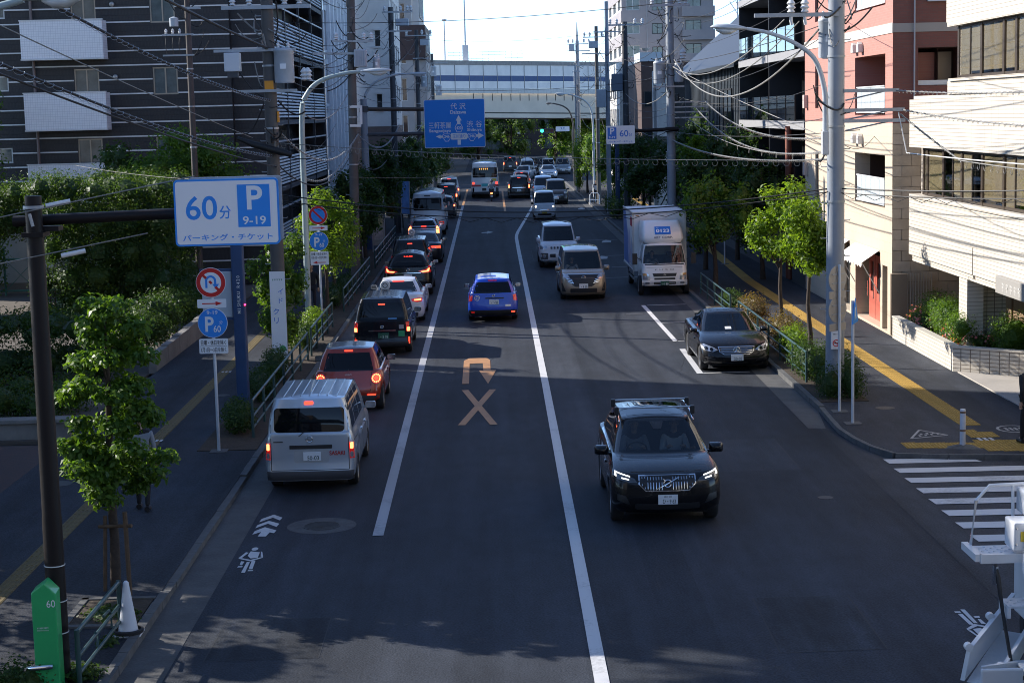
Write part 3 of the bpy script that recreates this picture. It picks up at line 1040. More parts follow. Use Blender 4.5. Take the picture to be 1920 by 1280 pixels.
B().tube([(13.9, 52.3, 8.5), (14.6, 52.3, 8.5)], .07, 10).obj('duct', MATS['conduit_grey'], bh, smooth=True)
B().box(13.0, 14.2, 52.35, 52.49, 9.95, 10.5).obj('balustrade_panel', MATS['frosted_panel'], bh)
B().box(11.93, 12.4, 52.28, 52.45, .11, 1.95).obj('gate_post', mat('gate_bronze', (.3, .24, .18), .5, metal=.4), bh)
for k in range(10):
 B().box(12.42 + k * .08, 12.44 + k * .08, 52.3, 52.34, .2, 1.95).obj('gate_bar', mat('gate_pale', (.5, .45, .38), .5, metal=.3), bh)
B().box(12, 22, 67.0, 67.05, 0, 17).box(12.0, 22, 52.6, 67, 16.9, 17).box(21.9, 22, 52.6, 67, 0, 16.9).obj('wall_return', BRY, bh)

# ---- white tiled building with ribbon windows
WTX = tile_mat('white_tile_street', (.66, .60, .51), (.63, .575, .49), (.36, .315, .25), 'X', .6, .1, .008, .4, .5, 0, var=.05)
WTY = tile_mat('white_tile_end', (.66, .60, .52), (.63, .57, .5), (.25, .21, .17), 'Y', .2, .1, .008, .5, .5, 0, var=.06)
WTG = tile_mat('white_tile_grid', (.62, .56, .46), (.60, .54, .45), (.16, .13, .1), 'Y', .2, .1, .009, .5, .5, 0, var=.06)
wb = thing('white_tiled_building', 'white tiled building with two dark ribbon windows overhanging its planted entrance', 'building')


def band(y0, y1, z0, z1, x0=12.3, step=.0):
 B().box(x0, x0 + .35, y0, y1, z0, z1).obj('tile_band', WTX, wb)


band(30, 51.65, 2.6, 4.28)
B().box(12.24, 12.7, 30, 51.4, 4.282, 4.38).obj('band_cap', WTX, wb)
B().box(12.36, 12.62, 30, 51.45, 2.42, 2.598).obj('band_foot', WTX, wb)
band(30, 51.65, 5.85, 7.1)
B().box(12.26, 12.6, 30, 51.5, 5.74, 5.848).box(12.34, 12.6, 30, 51.3, 7.102, 7.2).obj('band_cap', WTX, wb)
B().box(12.302, 12.6, 30, 47.4, 7.202, 7.55).obj('tile_band', WTX, wb)
B().box(12.24, 12.6, 30, 47.1, 7.552, 7.62).obj('band_cap', WTX, wb)
band(30, 47.55, 9.1, 13)
B().box(12.26, 12.6, 30, 47.3, 8.98, 9.098).obj('band_cap', WTX, wb)
BLIND = mat('blind_cream', (.42, .34, .22), .8, var=.08)
SLT = mat('blind_slats', (.44, .37, .26), .7)
FRBR = mat('ribbon_frame_brown', (.09, .068, .05), .4, metal=.4)
RG = glass_mat('ribbon_glass', (.85, .85, .82))
for (ys, z0, z1) in (([50.4, 49.95, 48.2, 46.3, 44.38, 42.5, 40.7, 38.9, 37, 35, 33, 31], 4.4, 5.73), ([46.7, 44.55, 42.62, 41.6, 39.6, 37.6, 35.6, 33.5, 31.5], 7.63, 8.97)):
 for k, (a, c) in enumerate(zip(ys, ys[1:])):
  w = B().box(12.4, 12.44, a - .08, a + .08, z0, z1).box(12.41, 12.44, c + .08, a - .08, z0, z0 + .07).box(12.41, 12.44, c + .08, a - .08, z1 - .06, z1).obj('ribbon_window', FRBR, wb)
  hw_ = (a - c) / 2
  nn = 2 if a - c > 1.2 and k % 3 != 1 else 1
  for j in range(nn):
   u0 = c + .1 + j * (a - c - .2) / nn
   B().box(12.43, 12.434, u0 + .02, u0 + (a - c - .2) / nn - .02, z0 + .07, z1 - .06).obj('pane', RG, w)
   if (k + j) % 4 != 3:
    B().box(12.446, 12.452, u0 + .01, u0 + (a - c - .2) / nn - .01, z0 + (.02 if (k * 3 + j) % 3 else .15), z1).obj('blind', BLIND if k % 3 else SLT, w)
  if nn == 2:
   B().box(12.415, 12.44, (a + c) / 2 - .03, (a + c) / 2 + .03, z0 + .07, z1 - .06).obj('mullion', FRBR, w)
B().box(12.75, 12.8, 30, 51.25, 2.6, 7.0).box(12.75, 12.8, 30, 47.15, 7.15, 12.8).obj('room_back', mat('room_dark', (.12, .1, .08), .9), wb)
B().box(12.652, 20, 51.3, 51.6, 2.6, 7.1).box(12.652, 20, 47.2, 47.5, 7.1, 13).obj('end_wall', WTY, wb)
B().box(12.66, 20, 47.5, 51.3, 7.0, 7.15).box(12.66, 20, 30, 47.2, 12.8, 13).box(19.8, 20, 30, 51.3, 0, 12.8).box(12.8, 20, 29.7, 30, 0, 13).obj('roof_slab', mat('roof_grey', (.3, .3, .3), .8), wb)
# soffit and ground floor
B().box(12.66, 20, 30, 51.3, 2.44, 2.58).obj('soffit', mat('soffit_cream', (.4, .36, .3), .8), wb)
B().box(14.6, 14.7, 30, 51, .1, 2.44).obj('ground_wall', mat('ground_wall_brown', (.2, .15, .11), .7, var=.2), wb)
B().box(12.42, 12.85, 45.7, 46.5, .1, 2.42).obj('column', WTX, wb)
B().box(12.9, 13.5, 45.9, 46.4, .1, 2.44).obj('column', WTG, wb)
B().box(12.3, 14.5, 44.74, 44.8, 2.5, 3.3).obj('recess_tile_wall', WTG, wb)
B().box(12.15, 13.3, 39.6, 42.2, 2.42, 2.83).obj('entrance_canopy', mat('canopy_grey', (.3, .285, .26), .6), wb, bev=.01)
strokes(wb, 40.9, 2.6, 12.147, 1.6, .2, 5, mat('canopy_letter', (.62, .6, .56), .4), 'X')
for j in range(3):
 window(wb, 'X', 14.6, 41.0 + j * 1.55, 42.45 + j * 1.55, .15, 2.3, FRBR, GLD, -.04, 1, .06, 1)
for j in range(3):
 B().box(14.3, 14.36, 46.6 + j * 1.5, 47.9 + j * 1.5, .1, 2.4).obj('wood_screen', mat('screen_wood', (.3, .2, .12), .6, var=.2), wb)

# ---- planter in front of it
pl = thing('planter_wall', 'low cream tiled planter wall in front of the white tiled building', 'planter')
B().box(11.84, 12.02, 44.85, 51.72, .1, .72).obj('wall', WTX, pl)
B().prism([(11.84, 44.83), (13.3, 43.6), (15, 43.5), (15, 43.7), (13.38, 43.78), (12.02, 44.95)], 'Z', .1, .72).obj('wall', WTG, pl)
B().box(11.82, 12.04, 44.9, 51.72, .722, .77).prism([(11.81, 44.84), (13.3, 43.57), (15, 43.47), (15, 43.72), (13.38, 43.8), (12.05, 44.97)], 'Z', .721, .768).obj('coping', mat('coping_cream', (.6, .55, .47), .6, var=.1), pl)
B().prism([(12.02, 44.95), (13.38, 43.78), (15, 43.7), (15, 51.5), (12.02, 51.7)], 'Z', .1, .62).obj('soil_fill', SOIL, pl)
apron = props(slab('entrance_paving', [(11.92, 30), (20, 30), (20, 43.6), (13.2, 43.5), (11.92, 44.7)], 0, FOOT_Z + .02, mat('apron_stone', (.42, .385, .34), .7, var=.12, vscale=1.2, fine=.06)), kind='structure')

# ---- black balcony house
BKW = mat('black_cladding', (.018, .018, .021), .5, var=.2)
BGL = glass_mat('balcony_glass', (.35, .37, .38))
bb = thing('black_house', 'black clad house with glass balcony fronts and grey floor edges', 'building')
B().box(13.6, 22, 68, 86, 0, 14).obj('wall', BKW, bb)
B().box(12.22, 13.6, 67.1, 67.9, 0, 14).obj('wall_fin', BKW, bb)
for y in (68.05, 76.9, 85.9):
 B().box(12.2, 13.6, y - .06, y + .06, 2.6, 14).obj('divider', BKW, bb)
for z in (3.2, 6.08, 8.88, 11.7):
 B().box(12.15, 13.6, 68.11, 76.84, z, z + .32).box(12.15, 13.6, 76.96, 85.84, z, z + .32).obj('floor_edge', mat('edge_grey', (.3, .3, .31), .6, var=.1), bb)
 for j in range(8):
  a = 68.2 + j * 2.2 + (.1 if j > 3 else 0)
  if j != 0:
   B().box(12.2, 12.215, a + .03, a + 2.1, z + .36, z + 1.35).obj('glass_front', BGL, bb)
  B().box(12.18, 12.24, a, a + .03, z + .33, z + 1.37).obj('baluster', FRD, bb)
 for j in range(4):
  window(bb, 'X', 13.6, 68.6 + j * 4.4, 71.8 + j * 4.4, z + .35, z + 2.4, FRD, GLD, -.04, 2, .06, 1)
B().tube([(12.1, 71.4, 0), (12.1, 71.4, 6.2)], .13, 10).obj('red_brown_post', mat('rust_paint', (.23, .075, .045), .6, var=.2), bb, smooth=True)
B().box(13.2, 13.5, 68.15, 70.3, 3.2, 14).obj('wood_panel', mat('panel_wood', (.16, .06, .025), .5, var=.2), bb)

# ---- dark gabled house with a white arched gate tower
gh = thing('gabled_house', 'dark corrugated gabled house behind the right hand trees', 'building')
COR = mat('corrugated_blue_grey', (.045, .055, .065), .5, metal=.3, var=.15)
B().box(12.9, 13.2, 89, 116, 0, 9.2).obj('wall', COR, gh)
for j in range(44):
 B().box(12.84, 12.9, 89.1 + j * .6, 89.4 + j * .6, 4.2, 9.2).obj('cladding_rib', COR, gh)
B().add([(12.3, 88.6, 9.2), (12.3, 116.5, 9.2), (16.5, 116.5, 12.9), (16.5, 88.6, 12.9), (12.3, 88.6, 9.0), (12.3, 116.5, 9.0), (16.5, 116.5, 12.7), (16.5, 88.6, 12.7)], [(0, 1, 2, 3), (7, 6, 5, 4), (0, 3, 7, 4), (1, 2, 6, 5), (0, 1, 5, 4)]).obj('roof', mat('roof_black', (.02, .022, .026), .45), gh)
B().box(13.2, 20, 88.8, 89, 0, 9.2).obj('wall', BKW, gh)
window(gh, 'X', 12.9, 93, 98, 4.5, 8, FRD, GLD, -.1, 3, .08, 1)
gt = thing('arched_tower', 'white gate tower with a dark arched opening behind the utility pole', 'building')
WHC = mat('tower_white', (.66, .64, .6), .6, var=.1)
B().box(11.3, 12.2, 118, 118.8, 0, 9.6).box(11.3, 12.2, 121, 121.8, 0, 9.6).box(11.35, 12.15, 118.8, 121, 8.6, 9.5).obj('pier', WHC, gt)
B().box(11.95, 12.1, 118.8, 121, .5, 8.6).obj('dark_opening', BKW, gt)
B().box(12.15, 14, 117.9, 118.0, 0, 9.0).obj('flank_wall', BKW, gt)
B().box(11.1, 12.3, 117.85, 118.9, 4.9, 5.2).obj('cornice', mat('cornice_grey', (.14, .13, .12), .8), gt)
bw_ = thing('brown_building', 'brown walled building with a pale roof box in front of the overpass', 'building')
B().box(11.7, 20, 135, 150, 0, 10.6).obj('wall', mat('brown_render', (.075, .045, .038), .7, var=.15), bw_)
B().box(11.6, 13.3, 134.8, 140, 10.62, 11.3).obj('roof_box', mat('roof_box_pale', (.5, .56, .6), .5), bw_)
B().lathe([(.03, 0), (.25, .1), (.36, .26)], (12.0, 134.6, 11.35), 'Z', 16).obj('satellite_dish', WHC, bw_, smooth=True)
for h in [(11.9 + j * .9, 12.5 + j * .9, z, z + 1.2) for j in range(2) for z in (4.4, 7.2)]:
 window(bw_, 'Y', 135, *h, FRD, GLD, -.04, 1, .06)
lw = thing('white_shop_house', 'narrow white house with dark windows lit by the sun beyond the brown building', 'building')
hs = [(152 + j * 2.5, 153.5 + j * 2.5, 2.6 + f * 2.7, 4.4 + f * 2.7) for j in range(5) for f in range(3)]
holed('X', 11.2, 150.6, 166, 0, 11.0, hs, .3).obj('wall', WHC, lw)
for h in hs:
 window(lw, 'X', 11.2, *h, FRD, GLD, .2, 2, .06, 1)
holed('Y', 150.6, 11.2, 18, 0, 11.0, [(11.6, 12.3, 6.2, 8)], .3).obj('wall', WHC, lw)
window(lw, 'Y', 150.6, 11.6, 12.3, 6.2, 8, FRD, GLD, .2, 1, .06)

# ---- grey apartment tower beyond the overpass
gt2 = thing('grey_apartment_tower', 'tall pinkish grey apartment tower rising behind the overpass', 'building')
GPK = mat('grey_pink_tile', (.30, .27, .27), .7, var=.08, vscale=.4)
GPL = mat('grey_pink_band', (.56, .53, .51), .7, var=.06, vscale=.4)
hs = []
for f in range(9):
 z = 1.9 + f * 3.05
 hs += [(236.5 + j * 8.5, 241.5 + j * 8.5, z, z + 1.5) for j in range(3)]
holed('X', 17.9, 235, 264, 0, 30, hs, .3).obj('wall', GPL, gt2)
for h in hs:
 window(gt2, 'X', 17.9, *h, FRW, GLB, .2, 4, .08, 1)
for f in range(10):
 z = .3 + f * 3.05
 B().box(17.84, 17.89, 235, 264, z - .15, z + 1.35).obj('grey_band', GPK, gt2)
hs = []
for f in range(9):
 z = 1.6 + f * 3.05
 hs += [(21.9, 23.3, z, z + 1.4), (26.3, 28.4, z, z + 1.7), (18.5, 20.3, z + .1, z + 1.6)]
holed('Y', 235, 17.9, 30, 0, 30, hs, .35).obj('wall', GPK, gt2)
for h in hs:
 window(gt2, 'Y', 235, *h, FRD if h[0] > 20 else FRW, GLB, .2, 2, .08)
for f in range(9):
 B().box(25.8, 30.1, 234.1, 234.95, .7 + f * 3.05, 2.0 + f * 3.05).obj('balcony', GPK, gt2)
B().box(21.2, 21.26, 234.9, 234.99, 0, 30).obj('conduit', MATS['conduit_grey'], gt2)
rc = thing('red_white_crane', 'thin lattice crane jib against the sky at upper right', 'crane')
B().tube([(31.5, 230, 20.5), (38, 240, 13)], .05, 5).tube([(32.3, 230, 20.5), (38.5, 240, 13)], .05, 5).obj('jib', mat('crane_pale', (.7, .5, .48), .5), rc)
B().tube([(33.2, 235, 10), (33.2, 235, 25)], .07, 6).obj('mast', mat('mast_grey', (.5, .52, .54), .4), rc)

# ---- buildings seen under and above the overpass
fb = thing('far_dark_building', 'dark low building behind the trees beyond the overpass', 'building')
hs = [(-16 + j * 5, -13 + j * 5, 1 + f * 3.2, 2.8 + f * 3.2) for j in range(8) for f in range(2)]
holed('Y', 290, -30, 26, 0, 7.5, hs, .3).obj('wall', mat('far_brown', (.05, .042, .04), .8, var=.2), fb)
for h in hs:
 window(fb, 'Y', 290, *h, FRD, GLB, .2, 2, .1)
B().box(-6, 6, 289.0, 289.9, 3.6, 3.9).obj('canopy', WBAND, fb)
ft = thing('far_flat_roof_building', 'pale flat roofed building with a rooftop fence just above the overpass', 'building')
B().box(-8, 7, 300, 320, 0, 15.6).obj('wall', mat('far_pale', (.4, .4, .42), .8, var=.1), ft)
for j in range(14):
 B().box(-6.5 + j * .97, -6.45 + j * .97, 300.2, 300.26, 15.6, 17.3).obj('fence_post', mat('fence_steel', (.6, .65, .7), .5), ft)
for z in (16.2, 16.8, 17.3):
 B().box(-6.5, 6.1, 300.3, 300.34, z - .04, z + .04).obj('fence_rail', MATS['fence_steel'], ft)
cs = thing('corner_shop', 'small beige shop house with a lit sign behind the left trees at the crossing', 'building')
hs = [(-8.2, -6.6, .2, 2.6), (-8, -6.8, 4, 5.4)]
holed('Y', 172, -9.4, -4.6, 0, 7, hs, .3).obj('wall', mat('shop_beige', (.42, .36, .28), .7, var=.1), cs)
for h in hs:
 window(cs, 'Y', 172, *h, FRD, GLD, .2, 2, .06)
B().box(-8.6, -5.2, 171.6, 171.98, 2.8, 3.5).obj('shop_sign', mat('shop_sign_yellow', (.55, .42, .15), .5), cs)

# ---- the wall behind the hedges and an unseen tall block added to shade the near road
bw2 = thing('beige_wall', 'long beige wall behind the green mesh fence and hedges', 'wall')
B().box(-40, -16.8, 73.2, 73.4, .06, 2.75).obj('wall_panel', mat('wall_beige', (.45, .42, .37), .8, var=.15, vscale=.8), bw2)
B().box(-40, -16.8, 73.12, 73.2, .06, .5).obj('wall_foot', mat('wall_foot_brown', (.2, .17, .14), .8), bw2)
B().box(-18.9, -18.2, 73.15, 73.195, 1.1, 1.6).obj('notice', WBAND, bw2)
gf = thing('green_fence', 'green tube fence with diagonal braces before the beige wall', 'fence')
GRF = mat('fence_green', (.05, .17, .13), .5, var=.15)
for i in range(9):
 x = -26.5 + i * 1.3
 B().tube([(x, 72.3, .05), (x, 72.3, 2.0 if i % 2 else 1.9)], .045, 8).obj('post', GRF, gf)
for z in (.25, 1.55):
 B().tube([(-26.5, 72.3, z), (-16.1, 72.3, z)], .035, 8).obj('rail', GRF, gf)
for i in range(8):
 x = -26.5 + i * 1.3
 B().tube([(x, 72.3, .25), (x + 1.3, 72.3, 1.55)], .012, 5).tube([(x, 72.3, 1.55), (x + 1.3, 72.3, .25)], .012, 5).obj('brace', GRF, gf)
sb = thing('road_shade_block', 'tall concrete school block beyond the left edge of the yard', 'building')
B().box(-25.6, -20, 35.3, 56.3, 0, 20).obj('wall', mat('shade_block_render', (.4, .38, .35), .8, var=.1), sb)  # unseen, added and sized for the shade it throws on the road
rw = thing('retaining_wall', 'low grey concrete retaining wall along the left footway', 'wall')
for i in range(8):
 B().box(-9.62, -9.4, 48.6 + i * 1.9, 50.47 + i * 1.9, .05, .58 + .03 * i).obj('wall_block', mat('wall_concrete', (.2, .19, .175), .85, var=.25, vscale=1.5), rw)
B().box(-9.68, -9.34, 48.55, 63.8, .822, .9).obj('coping', MATS['wall_concrete'], rw) if False else None
rw2 = thing('planter_kerb_wall', 'low smooth grey wall with a flat coping beside the near lawn', 'wall')
B().box(-24, -9.5, 38.7, 39.0, .05, .42).obj('wall_block', MATS['wall_concrete'], rw2)
B().box(-24, -9.45, 38.62, 39.08, .422, .52).obj('coping', MATS['wall_concrete'], rw2, bev=.02)
# ---- the rest of the street behind the camera, and an added block beyond the crossing, out of the picture
def plain_block(label, x0, x1, y0, y1, h, col, face):
 t = thing('street_building', label, 'building')
 hs_ = [(y0 + 2 + j * 3.4, y0 + 4 + j * 3.4, 1.2 + f * 3.1, 2.9 + f * 3.1) for j in range(int((y1 - y0 - 3) / 3.4)) for f in range(int(h / 3.1))]
 xf = x1 if face > 0 else x0
 holed('X', xf, y0, y1, 0, h, hs_, -.25 * face).obj('wall', mat('block_%d' % int(abs(y0) + h), col, .75, var=.1), t)
 B().box(*sorted((xf - .3 * face, xf - .36 * face)), y0, y1, 0, h).obj('window_band', GLD, t)
 B().box(min(x0, x1), max(x0, x1), y0, y0 + .2, 0, h).box(min(x0, x1), max(x0, x1), y1 - .2, y1, 0, h).box(min(x0, x1), max(x0, x1), y0, y1, h - .2, h - .01).obj('wall_end', MATS['block_%d' % int(abs(y0) + h)], t)


plain_block('plain grey block behind the camera on the left', -30, -12, -48, 6, 15, (.3, .29, .28), 1)
plain_block('brown tiled block farther behind the camera on the left', -30, -11, -110, -50, 18, (.2, .15, .12), 1)
plain_block('plain block behind the camera on the right', 13, 30, -40, 10, 17, (.35, .33, .3), -1)
plain_block('grey block farther behind the camera on the right', 12.5, 30, -110, -42, 14, (.26, .26, .27), -1)
plain_block('tall block beyond the crossing on the left', -40, -12, 222, 285, 11, (.3, .29, .29), 1)  # unseen, added to keep sun off the trees below the overpass
eb = thing('street_building', 'block closing the street far behind the camera', 'building')
B().box(-30, 30, -150, -140, 0, 16).obj('wall', mat('end_block', (.25, .24, .23), .8, var=.15), eb)
fbr = thing('footbridge', 'footbridge the picture is taken from', 'bridge')
B().box(-12, 14, -3.6, -.7, 4.9, 5.25).obj('deck', KERB, fbr)
for yy in (-3.55, -.75):
 B().box(-12, 14, yy - .04, yy + .04, 5.25, 6.2).obj('parapet', mat('bridge_paint', (.3, .36, .36), .5), fbr)
for xx in (-8.6, 10.8):
 B().tube([(xx, -2.1, 0), (xx, -2.1, 4.9)], .3, 14).obj('column', MATS['bridge_paint'], fbr)

# ------------------------------------------------------------------ elevated expressway across the street
ov = thing('overpass', 'elevated expressway with white panels and a blue stripe crossing the street', 'bridge')
OA, OC = Vector((-10, 193, 0)), Vector((17.1, 222, 0))
od = (OC - OA)
on = Vector((od.y, -od.x, 0)).normalized()     # towards the camera side
PW = mat('panel_white', (.8, .76, .72), .5, var=.12, vscale=.6)
PB = mat('panel_blue', (.03, .075, .2), .5, var=.1)
PG = mat('rail_concrete', (.30, .28, .26), .8, var=.2)
PL = mat('fascia_pale', (.58, .57, .54), .6, var=.15)
PC = mat('girder_cream', (.64, .55, .44), .6, var=.1, vscale=.3)
PD = mat('girder_shadow_line', (.06, .055, .05), .7)


def ospan(t0, t1, za, zb, zc, zd, depth, off, name, m):
 """strip between t0 and t1 along the deck; za, zb are bottom heights at the two ends of the whole span, zc, zd the top ones"""
 b = B()
 vv = []
 for t in (t0, t1):
  p = OA + od * t
  lo, hi = lerp(za, zb, t), lerp(zc, zd, t)
  for (z, d) in ((lo, 0), (hi, 0), (hi, -depth), (lo, -depth)):
   q = p + on * (off + d)
   vv.append((q.x, q.y, z))
 b.add(vv, [(0, 1, 2, 3), (7, 6, 5, 4), (0, 4, 5, 1), (1, 5, 6, 2), (2, 6, 7, 3), (3, 7, 4, 0)])
 return b.obj(name, m, ov)


T0, T1 = -1.2, 2.2
ospan(T0, T1, 12.5, 12.45, 13.0, 12.95, .5, .06, 'top_rail', PG)
N = 17
for i in range(-20, 37):
 a, c = i / N + .0008, (i + 1) / N - .0008
 ospan(a, c, 11.38, 11.16, 12.49, 12.44, .12, 0, 'upper_panel', PW)
 ospan(a, c, 10.75, 10.51, 11.37, 11.15, .12, .004, 'blue_panel', PB)
 ospan(a, c, 9.99, 9.65, 10.74, 10.5, .12, 0, 'lower_panel', PW)
 ospan(a, c, 9.45, 9.0, 9.98, 9.64, .3, .05, 'fascia_panel', PL)
 ospan(c + .0002, c + .0016, 9.5, 9.1, 12.5, 12.45, .08, .05, 'panel_post', mat('post_grey', (.3, .29, .28), .7))
ospan(T0, T1, 7.45, 6.65, 9.44, 8.99, .4, -.45, 'girder', PC)
ospan(T0, T1, 7.32, 6.52, 7.44, 6.64, .3, -.5, 'girder_shade_strip', PD)  # shadow line under the girder, put in as a dark strip
ospan(T0, T1, 6.84, 6.0, 7.31, 6.51, 9, -.42, 'lower_flange', PC)
ospan(T0, T1, 9.0, 8.6, 9.5, 9.1, 17, -.9, 'deck', PG)
for i in range(13):
 ospan(.32 + i * .04, .323 + i * .04, 8.6, 8.2, 9.43, 8.98, .06, -.43, 'bracket', PD)
for (x, y) in ((-16, 200), (24, 226)):
 B().box(x - 1.6, x + 1.6, y - 1.6, y + 1.6, 0, 7).obj('pier', PL, ov, bev=.2)
for (x, z1, lab) in ((-4.75, 17.6, 'slender lamp post with a round top standing on the overpass'), (-2.4, 22, 'tall thin mast standing on the overpass')):
 t = thing('overpass_lamp', lab, 'lamp post', (x, 204, 0))
 B().tube([(0, 0, 9.2), (0, 0, z1)], [.13, .07], 8).obj('post', mat('post_pale', (.5, .53, .56), .5), t, smooth=True)
 if z1 < 20:
  B().lathe([(.02, -.12), (.3, -.05), (.32, .05), (.02, .14)], (0, 0, z1 + .1), 'Z', 14).obj('lamp_head', MATS['post_pale'], t, smooth=True)
 else:
  B().box(-.35, .35, -.2, .2, 12.8, 14.8).obj('equipment_box', MATS['post_pale'], t)

# ------------------------------------------------------------------ poles, wires, lamps, signs
PCON = mat('pole_concrete', (.105, .098, .092), .8, var=.2, vscale=1.5)
PSTL = mat('pole_steel_grey', (.27, .30, .34), .5, var=.12, vscale=1.2)
PDRK = mat('pole_dark_grey', (.06, .063, .07), .6, var=.15)
PBRN = mat('pole_brown_paint', (.012, .009, .009), .5, var=.12, spec=.25)
PBLU = mat('pole_blue_paint', (.02, .055, .14), .45, var=.12)
PGRN = mat('pole_pale_green', (.34, .42, .42), .5, var=.1)
GALV = mat('galvanised', (.36, .38, .40), .45, metal=.4, var=.15)
PORC = mat('porcelain', (.7, .7, .69), .25)
TRF = mat('transformer_grey', (.42, .46, .5), .5, var=.1)
CBL = mat('cable_black', (.012, .012, .013), .6)
CBG = mat('cable_grey', (.22, .215, .2), .6)
SWH = mat('sign_white', (.84, .85, .87), .35)
SBL = mat('sign_blue', (.03, .27, .80), .35)
SBD = mat('sign_blue_deep', (.015, .17, .62), .35)
SRD = mat('sign_red', (.60, .02, .02), .35)
SBK = mat('sign_black', (.015, .015, .016), .5)
SAL = mat('sign_back', (.40, .37, .33), .5, metal=.2)
rp2 = random.Random(11)


def arm(t, x0, x1, z, y=0., w=.075, name='crossarm', m=None):
 return B().box(min(x0, x1), max(x0, x1), y - w / 2, y + w / 2, z - w / 2, z + w / 2).obj(name, m or GALV, t)


def insul(t, x, y, z, s_=1.):
 B().lathe([(.02 * s_, 0), (.07 * s_, .02 * s_), (.04 * s_, .06 * s_), (.08 * s_, .09 * s_), (.045 * s_, .13 * s_), (.075 * s_, .16 * s_), (.03 * s_, .22 * s_), (.01, .24 * s_)], (x, y, z), 'Z', 10).obj('insulator', PORC, t, smooth=True)


def can(t, x, y, z0, z1, r):
 o = B().lathe([(.02, z0), (r * .95, z0), (r, z0 + .05), (r, z1 - .08), (r * 1.06, z1 - .06), (r * 1.06, z1 - .02), (r * .9, z1 + .03), (.02, z1 + .05)], (x, y, 0), 'Z', 18).obj('transformer', TRF, t, smooth=True)
 for a in (-.5, .5):
  B().lathe([(.03, 0), (.05, .03), (.03, .07), (.05, .1), (.02, .16)], (x + r * a, y - r * .3, z1 + .02), 'Z', 8).obj('bushing', PORC, o, smooth=True)
 B().box(x - r * .3, x + r * .3, y - r - .02, y - r + .02, (z0 + z1) / 2 - .08, (z0 + z1) / 2 + .06).obj('name_plate', SWH, o)
 return o


def pole(name, label, x, y, h, r0, r1, m, lean=0., steps=True, lean_y=0.):
 t = thing(name, label, 'pole', (x, y, 0))
 t.rotation_euler = (0, lean, 0)
 B().tube([(0, 0, z) for z in (0, h * .25, h * .5, h * .75, h)], [lerp(r0, r1, k / 4) for k in range(5)], 18).obj('shaft', m, t, smooth=True)
 if steps:
  z = 2.2
  k = 0
  while z < h - .8:
   s_ = 1 if k % 2 else -1
   rr = lerp(r0, r1, z / h)
   B().tube([(s_ * rr * .9, 0, z), (s_ * (rr + .13), 0, z), (s_ * (rr + .14), 0, z + .03)], .011, 5).obj('step_bolt', GALV, t)
   z += .42
   k += 1
 for z in (h * .35, h * .48, h * .6, h * .71):
  rr = lerp(r0, r1, z / h) + .006
  B().lathe([(rr, 0), (rr + .012, 0), (rr + .012, .05), (rr, .05)], (0, 0, z), 'Z', 18).obj('strap', GALV, t, smooth=True)
 return t


def tangle(t, z0, z1, r, n, seed, m=CBL):
 """jumper leads looping round the pole head"""
 q = random.Random(seed)
 for i in range(n):
  z = q.uniform(z0, z1)
  a0 = q.uniform(0, 6.28)
  p0 = Vector((r * math.cos(a0), r * math.sin(a0), z))
  a1 = a0 + q.uniform(-2, 2)
  R1 = r + q.uniform(.15, .9)
  p1 = Vector((R1 * math.cos(a1), R1 * math.sin(a1) * .6, z + q.uniform(-.9, .9)))
  mid = (p0 + p1) / 2 + Vector((q.uniform(-.2, .2), q.uniform(-.2, .2), -q.uniform(.15, .6)))
  pts = []
  for k in range(9):
   u = k / 8
   pts.append(p0 * (1 - u) ** 2 + mid * 2 * u * (1 - u) + p1 * u * u)
  B().tube(pts, q.choice((.012, .016, .022)), 5).obj('jumper_lead', m if q.random() < .8 else CBG, t)


# left row
A = pole('utility_pole', 'concrete utility pole with a round transformer left of the near street lamp', -5.9, 48.4, 14, .2, .15, PCON)
arm(A, -1.45, .75, 8.84, -.22)
arm(A, -.9, .75, 7.75, -.2)
arm(A, -1.2, 1.2, 9.98, -.2, .1)
arm(A, -1.0, 1.0, 11.5, -.2)
can(A, .42, -.15, 7.95, 8.85, .27)
o = B().box(-1.15, -.73, -.5, -.15, 8.28, 8.78).obj('switch_box', mat('box_white', (.62, .65, .69), .45), A, bev=.02)
B().box(-1.08, -.8, -.45, -.2, 8.12, 8.277).obj('switch_foot', PDRK, o)
for x in (-.9, -.45, .5, .9):
 insul(A, x, -.2, 10.03, 1.2)
for x in (.95, 1.05):
 insul(A, x, -.1, 8.0, 1.5)
B().box(-.12, .12, -.235, -.2, 7.72, 8.02).obj('caution_tag', mat('tag_orange', (.75, .3, .02), .5), A)
B().box(.17, .21, -.1, .1, 6.9, 7.2).obj('caution_tag', MATS['tag_orange'], A)
B().tube([(-.9, -.3, 6.5), (-.5, -.32, 6.33), (.2, -.3, 6.12), (.55, -.3, 6.02)], [.05, .09, .1, .07], 10).obj('cable_closure', CBL, A, smooth=True)
tangle(A, 6.0, 9.6, .2, 26, 1)
o = B().prism([(-.21, .12), (.21, .12), (.21, 2.85), (-.21, 2.85)], 'Y', -.235, -.205).obj('advert_board', SWH, A)
strokes(o, 0, 2.62, -.236, .3, .05, 5, mat('advert_green', (.03, .25, .14), .5))
for k, ch in enumerate('イド'):
 text(ch, .08, 2.3 - k * .25, -.24, SBD, o, h=.15)
for k, ch in enumerate('クリ'):
 text(ch, -.06, 1.75 - k * .25, -.24, SBD, o, h=.17)
B().prism(disc_poly(.09, 16, (.08, .72)), 'Y', -.242, -.236).obj('advert_mark', mat('advert_mark_green', (.1, .4, .15), .5), o)

